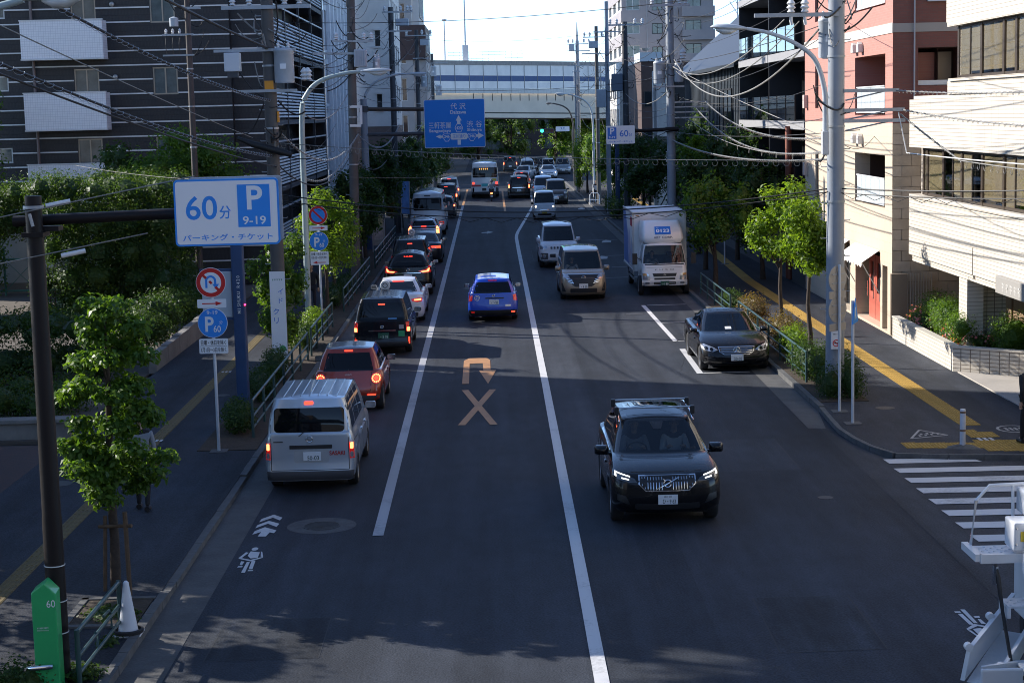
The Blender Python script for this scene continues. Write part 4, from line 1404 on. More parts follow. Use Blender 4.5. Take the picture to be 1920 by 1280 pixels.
A2 = pole('utility_pole', 'thin brown utility pole in front of the striped apartment wall', -10.97, 66, 12.5, .13, .1, mat('pole_thin_brown', (.08, .062, .055), .7, var=.2), steps=False)
arm(A2, -.95, .2, 10.15, -.14, .06)
arm(A2, -.95, .2, 9.4, -.14, .06)
arm(A2, -.2, .5, 11.1, -.14, .09)
o = B().lathe([(.02, 0), (.16, 0), (.17, .3), (.02, .36)], (-.5, -.1, 10.45), 'Z', 14).obj('transformer', TRF, A2, smooth=True)
for x in (-.8, -.55, -.3):
 B().tube([(x, -.16, 10.1), (x - .03, -.2, 9.8), (x, -.16, 9.45)], .012, 5).obj('jumper_lead', CBL, A2)
 insul(A2, x, -.14, 10.18, .8)
tangle(A2, 9.3, 11.3, .12, 7, 2)

Bp = pole('utility_pole', 'tall concrete utility pole with a grey transformer box by the pale office', -5.55, 71.3, 14.5, .2, .15, PCON, lean=R(1.0))
arm(Bp, -.75, .9, 9.98, -.22)
arm(Bp, -1.5, .3, 9.5, -.22, .09)
arm(Bp, -.9, .9, 12.6, -.22)
o = B().box(.12, .62, -.5, -.05, 8.95, 9.65).obj('transformer', TRF, Bp, bev=.04)
for k in range(5):
 B().box(.17 + k * .09, .2 + k * .09, -.53, -.502, 9.0, 9.6).obj('cooling_fin', TRF, o)
for x in (-.6, .5, .8):
 insul(Bp, x, -.22, 10.03, 1.3)
can(Bp, 1.0, -.1, 8.9, 9.3, .14)
B().box(-.1, .35, -.3, -.2, 6.6, 6.7).box(-.1, .4, -.3, -.2, 7.35, 7.45).box(.3, .4, -.3, -.2, 6.7, 7.35).obj('bracket_frame', PORC, Bp)
tangle(Bp, 8.8, 11.6, .2, 24, 3)

C_ = thing('guide_sign_pole', 'blue and grey post carrying the big blue guide sign', 'sign post', (-6.42, 92, 0))
B().tube([(0, 0, 0), (0, 0, 3.9)], .2, 16).obj('shaft_lower', PBLU, C_, smooth=True)
B().tube([(0, 0, 3.9), (0, 0, 7.9)], [.19, .17], 16).obj('shaft_upper', PSTL, C_, smooth=True)
B().tube([(-.1, 0, 7.38), (3.2, 0, 7.3)], .1, 12).obj('beam', mat('beam_brown', (.075, .05, .035), .5, var=.1), C_, smooth=True)
B().tube([(-.1, 0, 6.05), (3.2, 0, 6.05)], .1, 12).obj('beam', PDRK, C_, smooth=True)
B().lathe([(.24, -.15), (.24, .15)], (0, 0, 7.38), 'Z', 16).obj('clamp', PDRK, C_, smooth=True)
for k, ch in enumerate('MISHUKU R420'):
 if ch != ' ':
  o = text(ch, 0, 0, 0, PORC, C_, h=.1)
  o.location = (0, -.21, 1.7 + k * .12)
  o.rotation_euler = (0, R(-90), 0)

D = pole('utility_pole', 'dark utility pole with a box transformer before the cream building', -5.55, 104.7, 13.3, .19, .15, PDRK)
arm(D, -.5, 1.3, 13.0, -.2, .09)
arm(D, -.3, 1.2, 11.9, -.2)
o = B().box(.3, 1.05, -.45, .05, 12.2, 12.6).obj('transformer', TRF, D, bev=.03)
for x in (-.35, .6, 1.0, 1.2):
 insul(D, x, -.2, 13.05, 1.3)
tangle(D, 8.2, 12.5, .2, 18, 4)
E_ = pole('utility_pole', 'utility pole with two transformer boxes next to the left end of the overpass', -4.95, 127, 13.0, .18, .14, PDRK)
arm(E_, -.8, 1.1, 12.6, -.2)
arm(E_, -.3, .9, 11.0, -.2)
B().box(.25, .85, -.45, .05, 11.9, 12.35).obj('transformer', TRF, E_, bev=.03)
can(E_, .45, -.1, 9.0, 9.7, .22)
for x in (-.7, .4, 1.0):
 insul(E_, x, -.2, 12.65, 1.5)
tangle(E_, 8.5, 12.5, .2, 14, 5)
F_ = pole('utility_pole', 'short dark utility pole right beside the far left street trees', -4.6, 150, 12.1, .17, .13, PDRK, steps=False)
arm(F_, -.4, 1.3, 11.3, -.2)
can(F_, .5, -.1, 8.6, 9.4, .26)
can(F_, .1, -.1, 10.2, 11.0, .24)
tangle(F_, 8.5, 11.6, .2, 8, 6)

# right row
G = pole('utility_pole', 'big grey steel utility pole carrying a street lamp beside the brick house', 8.12, 41.5, 13.5, .225, .17, PSTL, lean=R(.3))
for z, x1 in ((7.32, 1.45), (6.87, 1.58), (6.62, 1.6)):
 arm(G, .15, x1, z, -.1, .08)
 B().tube([(.2, -.1, z - .22), (x1 * .75, -.1, z - .03)], .02, 6).obj('arm_brace', GALV, G)
arm(G, -1.95, .0, 9.08, -.24, .09)
can(G, -.16, .32, 8.1, 9.0, .2)
for x in (-1.1, -.78):
 insul(G, x, -.24, 9.12, 1.4)
 B().tube([(x, -.24, 9.1), (x, -.24, 8.95), (x + .02, -.24, 8.85)], .04, 8).obj('insulator', PORC, G, smooth=True)
B().box(-.15, .09, -.31, -.25, 1.27, 1.72).obj('no_smoking_board', SWH, G, bev=.01)
B().lathe([(.085, 0), (.085, -.004), (.065, -.004), (.065, 0)], (-.03, -.315, 1.42), 'Y', 20).obj('no_smoking_ring', SRD, G)
B().cbox((-.03, -.318, 1.42), (.15, .004, .02), Matrix.Rotation(R(45), 3, 'Y').to_euler()).obj('no_smoking_bar', SRD, G)
B().box(-.08, .02, -.318, -.313, 1.41, 1.43).obj('no_smoking_cigarette', SBK, G)
strokes(G, -.03, 1.63, -.312, .17, .035, 6, SBK)
tangle(G, 8.6, 10.6, .2, 18, 7)
tangle(G, 6.3, 7.2, .22, 6, 17)

H_ = pole('utility_pole', 'grey utility pole crowded with leads above the parked white truck', 8.25, 80, 14, .21, .16, PSTL)
for z in (7.3, 7.08, 6.85, 6.6):
 arm(H_, .15, 1.65, z, -.1, .06)
can(H_, -.5, -.05, 8.15, 9.1, .26)
can(H_, .35, -.3, 8.2, 9.0, .2)
arm(H_, -.8, .6, 8.0, -.2)
arm(H_, -.9, .9, 11.6, -.2, .1)
for x in (-.8, .7, .45):
 insul(H_, x, -.2, 11.65, 1.4)
insul(H_, .55, -.2, 9.2, 2.)
tangle(H_, 7.3, 11.5, .22, 40, 8)
I_ = pole('utility_pole', 'dark utility pole with a blue grey transformer behind the parking sign', 8.4, 108, 12.3, .2, .16, PDRK)
arm(I_, -1.0, 1.15, 12.1, -.2, .09)
B().box(-.85, -.2, -.5, .1, 8.15, 9.2).obj('transformer', mat('transformer_blue_grey', (.12, .16, .21), .5), I_, bev=.05)
for x in (-.9, -.5, .6, 1.05):
 insul(I_, x, -.2, 12.15, 1.4)
tangle(I_, 8.3, 12, .2, 18, 9)
J_ = pole('utility_pole', 'pale utility pole with a low transformer in front of the overpass', 8.05, 119, 14.2, .17, .13, PSTL)
B().box(-.75, -.15, -.5, .1, 7.2, 8.4).obj('transformer', TRF, J_, bev=.05)
arm(J_, -.9, .9, 12.2, -.2)
tangle(J_, 7.5, 12.5, .2, 14, 10)
K_ = pole('utility_pole', 'brownish utility pole with a box transformer in front of the grey tower', 8.15, 132, 13.2, .16, .13, PCON)
arm(K_, -1.0, .9, 12.4, -.2)
arm(K_, -1.1, .8, 11.2, -.2)
B().box(-.6, .1, -.5, 0, 11.6, 12.1).obj('transformer', TRF, K_, bev=.03)
for x in (-.9, -.5, .4, .8):
 insul(K_, x, -.2, 12.45, 1.4)
tangle(K_, 8, 12, .2, 12, 12)
L_ = pole('utility_pole', 'farthest right utility pole with a pointed top against the sky', 8.05, 158, 13.2, .2, .16, PSTL, steps=False)
B().tube([(0, 0, 13.2), (0, 0, 14.8)], [.13, .03], 10).obj('pointed_cap', GALV, L_, smooth=True)
for z in (13.4 - .5, 12.3, 11.0):
 arm(L_, -.9, 1.1, z, -.2)
B().box(-.75, -.25, -.5, .1, 12.3, 12.9).obj('transformer', TRF, L_, bev=.03)
B().box(-.35, -.05, -.5, .0, 9.3, 10.6).obj('transformer', TRF, L_, bev=.03)
for x in (-.8, -.4, .6, 1.0):
 insul(L_, x, -.2, 13.0, 1.5)
tangle(L_, 8, 12.5, .2, 10, 13)
for (x, y, h_, lab) in ((7.7, 155, 11.0, 'thin pale service pole right beside the pointed utility pole'), (8.95, 88, 12.5, 'thin grey service pole among the right hand trees')):
 t = pole('service_pole', lab, x, y, h_, .1, .08, PSTL, steps=False)
 arm(t, -.3, .4, h_ - .6, -.1, .06)


# ---- overhead wires
def catenary(p0, p1, sag, n=24):
 p0, p1 = Vector(p0), Vector(p1)
 return [p0.lerp(p1, i / n) - Vector((0, 0, 4 * sag * (i / n) * (1 - i / n))) for i in range(n + 1)]


def wire(label, p0, p1, sag, r=.012, m=CBL, coil=0., loops=0, lash=0., group='overhead cables', n=24):
 pts = catenary(p0, p1, sag, n)
 t = B().tube(pts, r, 6).obj('overhead_cable', m, None, smooth=True)
 props(t, label, 'cable', group)
 ln = (Vector(p1) - Vector(p0)).length
 d = (Vector(p1) - Vector(p0)).normalized()
 sx = d.cross(Vector((0, 0, 1))).normalized()
 if coil:
  k = int(ln / coil * 10)
  cp = []
  for i in range(k + 1):
   u = i / k
   q = Vector(p0).lerp(Vector(p1), u) - Vector((0, 0, 4 * sag * u * (1 - u)))
   a = 2 * math.pi * i / 10
   cp.append(q + sx * .036 * math.cos(a) + Vector((0, 0, .036 * math.sin(a) - .012)))
  B().tube(cp, .0042, 4).obj('spiral_hanger', GALV, t)
 if loops:
  for i in range(1, loops):
   u = i / loops
   q = Vector(p0).lerp(Vector(p1), u) - Vector((0, 0, 4 * sag * u * (1 - u)))
   lp = [q + d * .07 * math.sin(a) + Vector((0, 0, -.07 + .07 * math.cos(a))) for a in [k * .55 for k in range(10)]]
   B().tube(lp, .006, 4).obj('hanger_loop', CBG, t)
 if lash:
  k = int(ln / lash)
  B().tube([Vector(p0).lerp(Vector(p1), i / k) - Vector((0, 0, 4 * sag * (i / k) * (1 - i / k) + (.12 if i % 2 else 0))) for i in range(k + 1)], .008, 4).obj('lashing_wire', CBL, t)
 return t


wire('upper coiled cable slanting across the striped apartments to the transformer pole', (-6.0, 20, 9.05), (-5.9, 48.3, 7.5), .25, .022, CBL, coil=.42)
wire('lower coiled cable slanting across the white balconies towards the hedge', (-6.0, 20, 7.95), (-5.9, 48.3, 6.0), .2, .02, CBL, coil=.5)
wire('thin straight wire crossing the striped apartment wall between two coiled cables', (-6.0, 20, 8.4), (-6.4, 48.2, 6.5), .05, .009, CBG)
wire('thick dark cable entering at the top towards the transformer pole head', (-5.7, 20, 9.6), (-5.9, 48.2, 8.9), .1, .03, CBL)
wire('black cable below the lower coiled cable on the left', (-6.1, 20, 7.85), (-5.8, 48.3, 5.7), .12, .016, CBL)
wire('thin wire along the upper edge of the hedge on the left', (-14, 60, 5.6), (-5.8, 48.4, 5.3), .15, .008, CBL)
heads = [(-5.9, 48.4), (-5.5, 71.3), (-5.5, 104.7), (-4.9, 127), (-4.6, 150)]
nm = ['between the transformer pole and the office pole', 'between the office pole and the dark pole', 'between the dark pole and the two box pole', 'between the two box pole and the far left pole']
for k, ((xa, ya), (xb, yb)) in enumerate(zip(heads, heads[1:])):
 ss = .5 if k < 2 else .35
 za = (9.9, 9.2, 8.5, 6.6, 5.9) if k == 0 else (10.0, 9.4, 8.9, 6.3, 5.4)
 zb = (10.0, 9.4, 8.9, 6.3, 5.6) if k == 0 else (12.5, 11.6, 9.6, 6.5, 5.5)
 for j, nmj in enumerate(('top', 'second', 'middle', 'fourth', 'lowest')):
  wire('%s cable %s' % (nmj, nm[k]), (xa + .25 * (j % 2), ya, za[j]), (xb + .25 * (j % 2), yb, zb[j]), ss * (1 + .25 * j), .02 if j > 2 else .014, CBG if j in (3,) else CBL, coil=.6 if (j == 3 and k < 2) else 0)
wire('pale drooping cable from the street lamp bend to the office pole', (-6.05, 58.8, 7.1), (-5.6, 71.2, 7.9), .5, .018, CBG)
wire('pale coiled cable from the lamp post towards the office pole', (-6.1, 58.8, 5.0), (-5.5, 71.2, 5.9), .55, .022, CBG, coil=.5)
# right row
wire('upper thick pale cable drooping from the lamp pole arm', (6.95, 41.5, 9.0), (8.35, 79.8, 8.9), .75, .015, CBG)
wire('second pale cable drooping from the lamp pole arm', (7.3, 41.5, 8.95), (8.45, 79.8, 8.7), .95, .014, CBG)
wire('thickest pale cable with the deepest droop above the gabled house', (7.75, 41.5, 8.75), (8.4, 79.8, 9.2), 1.6, .024, CBG)
wire('straight guy wire slanting down from the crowded pole to the brick house', (8.3, 79.9, 8.9), (9.6, 52.0, 6.2), .1, .014, CBG)
for j, (z0, z1, sg, lab) in enumerate(((7.3, 6.25, .55, 'pale coiled cable ending at the middle of the lamp pole'), (7.0, 5.95, .75, 'second coiled cable ending at the middle of the lamp pole'), (6.6, 5.9, .55, 'third cable with rings ending at the middle of the lamp pole'))):
 wire(lab, (9.8 - .4 * j, 80, z0), (8.1, 41.6, z1), sg, .012, CBG, coil=.45 if j < 2 else 0, loops=12 if j == 2 else 0)
wire('low coiled cable in front of the right hand trees', (8.3, 79.8, 5.6), (8.1, 41.6, 5.75), .35, .016, CBG, coil=.35)
wire('thin cable with hanging loops crossing the whole street', (-5.8, 48.3, 6.35), (8.0, 41.6, 5.72), .15, .009, CBG, loops=60)
wire('upper black cable sagging low across the street', (-5.8, 48.3, 4.95), (7.95, 41.5, 5.05), .52, .018, CBL)
wire('lower black cable sagging low across the street', (-5.8, 48.2, 4.8), (7.95, 41.4, 4.98), .55, .014, CBL, lash=.45)
wire('thin pale wire across the street at car roof height in the picture', (-5.6, 71, 4.6), (8.2, 79.5, 5.0), .35, .007, CBG)
wire('upper black cable from the lamp pole to the white tiled building', (8.25, 41.4, 5.05), (12.3, 33, 5.35), .08, .018, CBL)
wire('lower black cable from the lamp pole to the white tiled building', (8.25, 41.3, 4.95), (12.3, 32.6, 5.2), .1, .014, CBL, lash=.4)
wire('upper coiled cable in front of the white tiled facade', (9.55, 41.4, 7.3), (10.6, 27, 7.25), .12, .014, CBG, coil=.3)
wire('lower coiled cable in front of the white tiled facade', (9.7, 41.4, 6.85), (10.8, 27, 6.5), .15, .014, CBG, coil=.3)
wire('white cable bent down before the lower ribbon window', (9.6, 41.4, 6.8), (9.75, 41.2, 5.85), .0, .014, PORC, n=6)
wire('white cable running along the lower ribbon window', (9.75, 41.2, 5.85), (11.4, 28, 5.75), .05, .014, PORC)
wire('coiled cable running along the lower ribbon window', (9.65, 41.4, 6.75), (10.55, 39.5, 5.7), .02, .02, CBG, coil=.2, n=8)
wire('grey cable continuing along the lower ribbon window to the frame edge', (10.55, 39.5, 5.7), (11.5, 28, 5.55), .05, .014, CBG, loops=30)
hr = [(8.3, 80), (8.4, 108), (8.05, 119), (8.15, 132), (8.05, 158)]
nr = ['between the crowded pole and the blue grey transformer pole', 'between the blue grey transformer pole and the pale pole', 'between the pale pole and the brownish pole', 'between the brownish pole and the pointed pole']
for k, ((xa, ya), (xb, yb)) in enumerate(zip(hr, hr[1:])):
 za = (11.6, 9.5, 8.0, 6.5) if k == 0 else (12.0, 10.0, 8.0, 6.4)
 for j, nmj in enumerate(('top', 'second', 'third', 'lowest')):
  wire('%s overhead cable %s' % (nmj, nr[k]), (xa + .3 * (j % 2), ya, za[j]), (xb + .3 * (j % 2), yb, (12.1, 10.1, 8.0, 6.4)[j]), .4 + .15 * j, .018 if j > 1 else .013, CBG if j == 2 else CBL)
wire('thin wire crossing in front of the overpass', (-5.4, 104.7, 11.6), (8.4, 108, 11.9), .5, .01, CBL)
wire('thin wire crossing below the overpass girder', (-4.9, 127, 6.6), (8.05, 119, 6.9), .4, .012, CBL)

rw_ = random.Random(5)
ORD = ('topmost', 'second', 'third', 'fourth', 'fifth', 'sixth', 'seventh', 'lowest')
for (hp, labs) in ((heads, nm), (hr, nr), ([(8.1, 41.5), (8.25, 80)], ['between the lamp pole and the crowded pole'])):
 for ((xa, ya), (xb, yb), lab) in zip(hp, hp[1:], labs):
  nw = 5 if len(hp) > 2 else 8
  for j in range(nw):
   za, zb = 11.3 - j * 6 / nw + rw_.uniform(-.4, .4), 11.3 - j * 5.8 / nw + rw_.uniform(-.4, .4)
   wire('%s thin black wire %s' % (ORD[j], lab), (xa + rw_.uniform(-.6, .7), ya, za), (xb + rw_.uniform(-.6, .7), yb, zb), rw_.uniform(.2, .9), rw_.choice((.007, .009, .012)), CBL, n=14)
for (p0, p1, lab) in (((-5.9, 48.4, 8.2), (-9.4, 77, 9.0), 'thin service wire from the transformer pole to the apartment galleries'), ((-5.5, 71.3, 8.6), (-9.3, 92, 10.5), 'thin service wire from the office pole to the apartment galleries'), ((-5.5, 71.3, 9.4), (-9.3, 110, 9.5), 'thin service wire from the office pole to the pale office'), ((-5.9, 48.4, 9.6), (7.9, 41.6, 9.9), 'high thin wire crossing the street near the camera'), ((8.3, 80, 7.6), (12.2, 74, 7.4), 'thin service wire from the crowded pole to the black house'), ((8.3, 80, 8.4), (-5.5, 71.3, 8.2), 'thin wire crossing the street before the guide sign'), ((8.1, 41.5, 9.6), (12.0, 60, 9.9), 'thin service wire from the lamp pole to the brick house'), ((8.1, 41.5, 6.3), (12.0, 55, 6.0), 'second service wire from the lamp pole to the brick house')):
 wire(lab, p0, p1, .35, .009, CBL, n=14)


# ---- street lamps
def lamp(label, x, y, base_r, pts, head_len, m, z0=0., headm=None, wall=False):
 t = thing('street_lamp', label, 'street lamp', (x, y, 0))
 pts = [Vector((p[0] - x, 0, p[1])) for p in pts]
 # smooth the arm
 sm = []
 for i in range(len(pts) - 1):
  p0, p1, p2, p3 = pts[max(0, i - 1)], pts[i], pts[i + 1], pts[min(len(pts) - 1, i + 2)]
  for k in range(5):
   u = k / 5
   sm.append(.5 * ((2 * p1) + (p2 - p0) * u + (2 * p0 - 5 * p1 + 4 * p2 - p3) * u * u + (3 * p1 - p0 - 3 * p2 + p3) * u ** 3))
 sm.append(pts[-1])
 rs_ = [lerp(base_r, base_r * .5, i / (len(sm) - 1)) for i in range(len(sm))]
 B().tube(sm, rs_, 12).obj('pole' if not wall else 'bracket_arm', m, t, smooth=True)
 e, d = sm[-1], (sm[-1] - sm[-3]).normalized()
 d.z *= .35
 d.normalize()
 hd = B()
 n = 14
 secs = [(0, .035, .03), (.12, .07, .055), (.3, .13, .085), (.55, .165, .1), (.8, .14, .085), (.95, .07, .05), (1, .01, .01)]
 vv = []
 for (u, wy, wz) in secs:
  c = e + d * (head_len * u)
  for k in range(n):
   a = 2 * math.pi * k / n
   vv.append((c.x, c.y + wy * math.cos(a), c.z + wz * math.sin(a) * (1 if math.sin(a) > 0 else .5)))
 ff = [tuple(range(n))]
 for i in range(len(secs) - 1):
  for k in range(n):
   ff.append((i * n + k, i * n + (k + 1) % n, (i + 1) * n + (k + 1) % n, (i + 1) * n + k))
 hd.add(vv, ff)
 o = hd.obj('lamp_head', headm or m, t, smooth=True)
 bl = B()
 vv = []
 for (u, wy, wz) in ((.28, .06, .02), (.45, .12, .09), (.65, .12, .1), (.85, .07, .04)):
  c = e + d * (head_len * u)
  for k in range(n):
   a = 2 * math.pi * k / n
   vv.append((c.x, c.y + wy * math.cos(a), c.z - .03 - wz * .5 + wz * .8 * math.sin(a)))
 ff = [tuple(range(n)), tuple(range(3 * n, 4 * n))]
 for i in range(3):
  for k in range(n):
   ff.append((i * n + k, i * n + (k + 1) % n, (i + 1) * n + (k + 1) % n, (i + 1) * n + k))
 bl.add(vv, ff)
 bl.obj('lens', mat('lamp_lens', (.55, .58, .58), .1, spec=.7), o, smooth=True)
 return t


LMPW = mat('lamp_white_grey', (.5, .54, .56), .4, var=.08)
l1 = lamp('pale green street lamp whose arm curves over the left lane', -6.2, 58.8, .11, [(-6.2, .1), (-6.18, 3.8), (-6.16, 7.0), (-5.97, 7.76), (-5.5, 8.2), (-4.7, 8.42), (-4.2, 8.47)], 1.05, PGRN, headm=LMPW)
lamp('second pale street lamp rising behind the left guide sign post', -6.6, 93, .1, [(-6.6, .1), (-6.58, 4), (-6.56, 6.7), (-6.4, 8.05), (-5.88, 8.73), (-4.9, 9.1), (-4.2, 9.14)], 1.1, LMPW)
l3 = lamp('white street lamp arm reaching over the road from the big grey utility pole', 7.87, 41.3, .075, [(7.87, 6.3), (7.87, 6.8), (7.84, 7.4), (7.63, 8.05), (7.2, 8.42), (6.6, 8.68), (6.05, 8.8)], .85, LMPW, wall=True)
B().box(-.09, .07, -.1, .06, 5.85, 6.4).obj('ballast_box', mat('ballast_white', (.55, .56, .56), .45), l3, bev=.02)
lamp('far pale street lamp curving over the right lane before the overpass', 8.0, 135, .1, [(8.0, .1), (7.98, 4), (7.98, 5.9), (7.84, 7.1), (7.35, 7.8), (6.5, 8.2), (6.1, 8.3)], 1.0, LMPW)
lamp('dark street lamp with a thin curved arm near the traffic signal', 7.9, 165, .1, [(7.95, .1), (7.92, 4), (7.91, 5.7), (7.6, 6.95), (7.0, 7.5), (6.2, 7.75), (6.0, 7.78)], .6, PDRK)
lamp('pale lamp arm cut off by the top left corner', -7.3, 21, .08, [(-7.3, .1), (-7.3, 4), (-7.25, 7.3), (-6.9, 7.9), (-6.3, 8.22), (-5.67, 8.38), (-5.4, 8.45)], .8, PGRN)


# ---- traffic signs
def disc_sign(parent, z, r, ring, fill, y=-.06, rim=True):
 o = B().prism(disc_poly(r, 40, (0, z)), 'Y', y - .006, y + .006).obj('sign_disc', ring, parent)
 if rim:
  B().prism(disc_poly(r * 1.03, 40, (0, z)), 'Y', y - .003, y + .009).obj('sign_rim', SWH, o)
 return o


def flat(parent, poly, y, m, name='sign_symbol'):
 return B().prism(poly, 'Y', y - .002, y).obj(name, m, parent)


def ring_poly(r0, r1, z, a0=0, a1=360, n=36, x=0):
 p = [(x + r1 * math.cos(R(lerp(a0, a1, k / n))), z + r1 * math.sin(R(lerp(a0, a1, k / n)))) for k in range(n + 1)]
 q = [(x + r0 * math.cos(R(lerp(a1, a0, k / n))), z + r0 * math.sin(R(lerp(a1, a0, k / n)))) for k in range(n + 1)]
 return p + q


def bar_poly(x0, z0, x1, z1, w):
 d = Vector((x1 - x0, z1 - z0)).normalized() * w / 2
 return [(x0 - d.y, z0 + d.x), (x1 - d.y, z1 + d.x), (x1 + d.y, z1 - d.x), (x0 + d.y, z0 - d.x)]


def arrow_plate(t, z, w, h, right, y=-.06, body=None):
 o = B().prism(round_poly(-w / 2, w / 2, z - h / 2, z + h / 2, .02), 'Y', y - .006, y + .006).obj('arrow_plate', SWH, t) if body is None else body
 s_ = 1 if right else -1
 flat(o, [(-.2 * s_, z - .012), (.08 * s_, z - .012), (.08 * s_, z - .045), (.22 * s_, z), (.08 * s_, z + .045), (.08 * s_, z + .012), (-.2 * s_, z + .012)][::s_], y - .007, SRD, 'arrow')
 return o


def p60(t, z, r, y=-.06):
 o = disc_sign(t, z, r, SBL, None, y)
 text('9-19', 0, z + r * .72, y - .0085, SWH, o, w=r * .75, h=r * .26, bold=.01)
 text('P', -r * .22, z - r * .08, y - .0085, SWH, o, w=r * .6, h=r * 1.05, bold=.025)
 text('60', r * .3, z - r * .42, y - .0085, SWH, o, w=r * .5, h=r * .46, bold=.012)
 text('分', r * .58, z + r * .02, y - .0085, SWH, o, h=r * .24)
 return o


def sign_pole(label, x, y, h, r=.033):
 t = thing('sign_post', label, 'sign post', (x, y, 0))
 B().tube([(0, 0, .1), (0, 0, h)], r, 12).obj('post', mat('post_white', (.62, .66, .70), .4, var=.06), t, smooth=True)
 B().box(-.18, .18, -.18, .18, .1, .125).obj('base_plate', KERB, t)
 return t


s1 = sign_pole('white sign post with a no U-turn disc, red arrow and blue parking disc', -5.83, 36.45, 3.95)
o = disc_sign(s1, 3.67, .3, SRD, None)
flat(o, disc_poly(.215, 40, (0, 3.67)), -.0665, SWH, 'sign_face')
flat(o, ring_poly(.07, .115, 3.705, 0, 180, 20), -.069, SBL)
flat(o, [(-.115, 3.56), (-.07, 3.56), (-.07, 3.708), (-.115, 3.708)], -.069, SBL)
flat(o, [(.07, 3.64), (.03, 3.64), (.1, 3.535), (.17, 3.64), (.115, 3.64), (.115, 3.708), (.07, 3.708)], -.069, SBL)
flat(o, bar_poly(-.16, 3.83, -.09, 3.76, .055), -.0705, SRD)
flat(o, bar_poly(-.03, 3.7, .02, 3.65, .05), -.0705, SRD)
flat(o, bar_poly(.09, 3.58, .16, 3.51, .055), -.0705, SRD)
arrow_plate(s1, 3.235, .6, .18, True)
p60(s1, 2.83, .3)
o = B().prism(round_poly(-.3, .3, 2.19, 2.5, .025), 'Y', -.066, -.054).obj('text_plate', SWH, s1)
text('日曜・休日を除く', 0, 2.42, -.068, SBK, o, w=.52, h=.1, bold=.014)
text('1月1日〜3日を除く', 0, 2.27, -.068, SBK, o, w=.52, h=.1, bold=.014)
B().box(-.28, .28, -.068, -.0665, 2.342, 2.348).obj('rule', SBK, o)
s2 = sign_pole('white sign post with a round no parking sign beside the lit green tree', -5.66, 57.9, 4.1)
o = disc_sign(s2, 3.83, .3, SRD, None)
flat(o, disc_poly(.225, 40, (0, 3.83)), -.0665, SBL, 'sign_face')
flat(o, bar_poly(-.17, 4.0, .17, 3.66, .06), -.069, SRD)
arrow_plate(s2, 3.41, .6, .17, True)
p60(s2, 2.98, .3)
o = B().prism(round_poly(-.3, .3, 2.2, 2.64, .025), 'Y', -.066, -.054).obj('text_plate', SWH, s2)
text('日曜・休日を除く', 0, 2.56, -.068, SBK, o, w=.52, h=.085, bold=.012)
text('1月1日〜3日を除く', 0, 2.44, -.068, SBK, o, w=.52, h=.085, bold=.012)
arrow_plate(s2, 2.28, .6, .1, False, body=o)

# parking ticket signs hung from arms
def ticket_face(t, x0, x1, z0, z1, y, flip=False, border=True):
 """'60 min P 9-19' board facing -Y"""
 w, h = x1 - x0, z1 - z0
 o = B().prism(round_poly(x0, x1, z0, z1, .05), 'Y', y, y + .05).obj('sign_panel', SBL if border else SWH, t)
 if border:
  flat(o, round_poly(x0 + .022, x1 - .022, z0 + .022, z1 - .022, .035), y - .001, SWH, 'sign_face')
 c1, c2 = (x0 + w * .32, x0 + w * .76) if not flip else (x0 + w * .68, x0 + w * .2)
 bw = w * .155
 flat(o, [(c2 - bw, z0 + h * .27), (c2 + bw, z0 + h * .27), (c2 + bw, z1 - h * .09), (c2 - bw, z1 - h * .09)], y - .0035, SBL if border else SBD, 'blue_field')
 text('P', c2 + w * .01, z0 + h * .71, y - .006, SWH, o, w=w * .15, h=h * .36, bold=.02)
 text('9-19', c2, z0 + h * .37, y - .006, SWH, o, w=w * .22, h=h * .125, bold=.014)
 ink = SBL if border else SBD
 text('60', c1 - w * .06, z0 + h * .575, y - .004, ink, o, w=w * .3, h=h * .36, bold=.012)
 text('分', c1 + w * .165, z0 + h * .5, y - .004, ink, o, w=w * .115, h=h * .2, bold=.014)
 text('パーキング・チケット', (x0 + x1) / 2, z0 + h * .125, y - .004, ink, o, w=w * .86, h=h * .1, bold=.016)
 return o


dp = thing('dark_sign_pole', 'dark brown pole whose side arm holds the near parking ticket sign', 'sign post', (-5.5, 21.3, 0))
B().tube([(0, 0, .1), (.0, 0, 2.2), (0, 0, 2.25), (0, 0, 6.15)], [.125, .12, .115, .1], 20).obj('post', PBRN, dp, smooth=True)
B().tube([(-.3, .19, 5.84), (2.2, .19, 5.9)], .066, 16).obj('side_arm', PBRN, dp, smooth=True)
B().box(-.14, .28, .02, .26, 5.72, 5.775).box(-.13, .13, -.14, .2, 5.66, 5.715).obj('arm_clamp', PBRN, dp)
B().lathe([(.112, 0), (.125, 0), (.125, .035), (.112, .035)], (0, 0, 6.0), 'Z', 20).obj('steel_strap', GALV, dp, smooth=True)
for z in (1.6, 1.15, .75):
 B().lathe([(.124, 0), (.13, 0), (.13, .012), (.124, .012)], (0, 0, z), 'Z', 20).obj('cable_tie', PORC, dp, smooth=True)
B().tube([(.02, -.28, 5.95), (.05, -.27, 5.8)], .02, 6).obj('bolt', GALV, dp)
tf = thing('parking_ticket_sign', 'near blue edged white parking ticket sign reading 60 minutes', 'sign', (-3.165, 21.25, 5.905), R(2.0))
ticket_face(tf, -.625, .625, -.4, .395, -.06)
B().prism(round_poly(-.45, .66, -.36, .42, .04), 'Y', .0, .04).obj('back_frame', GALV, tf)
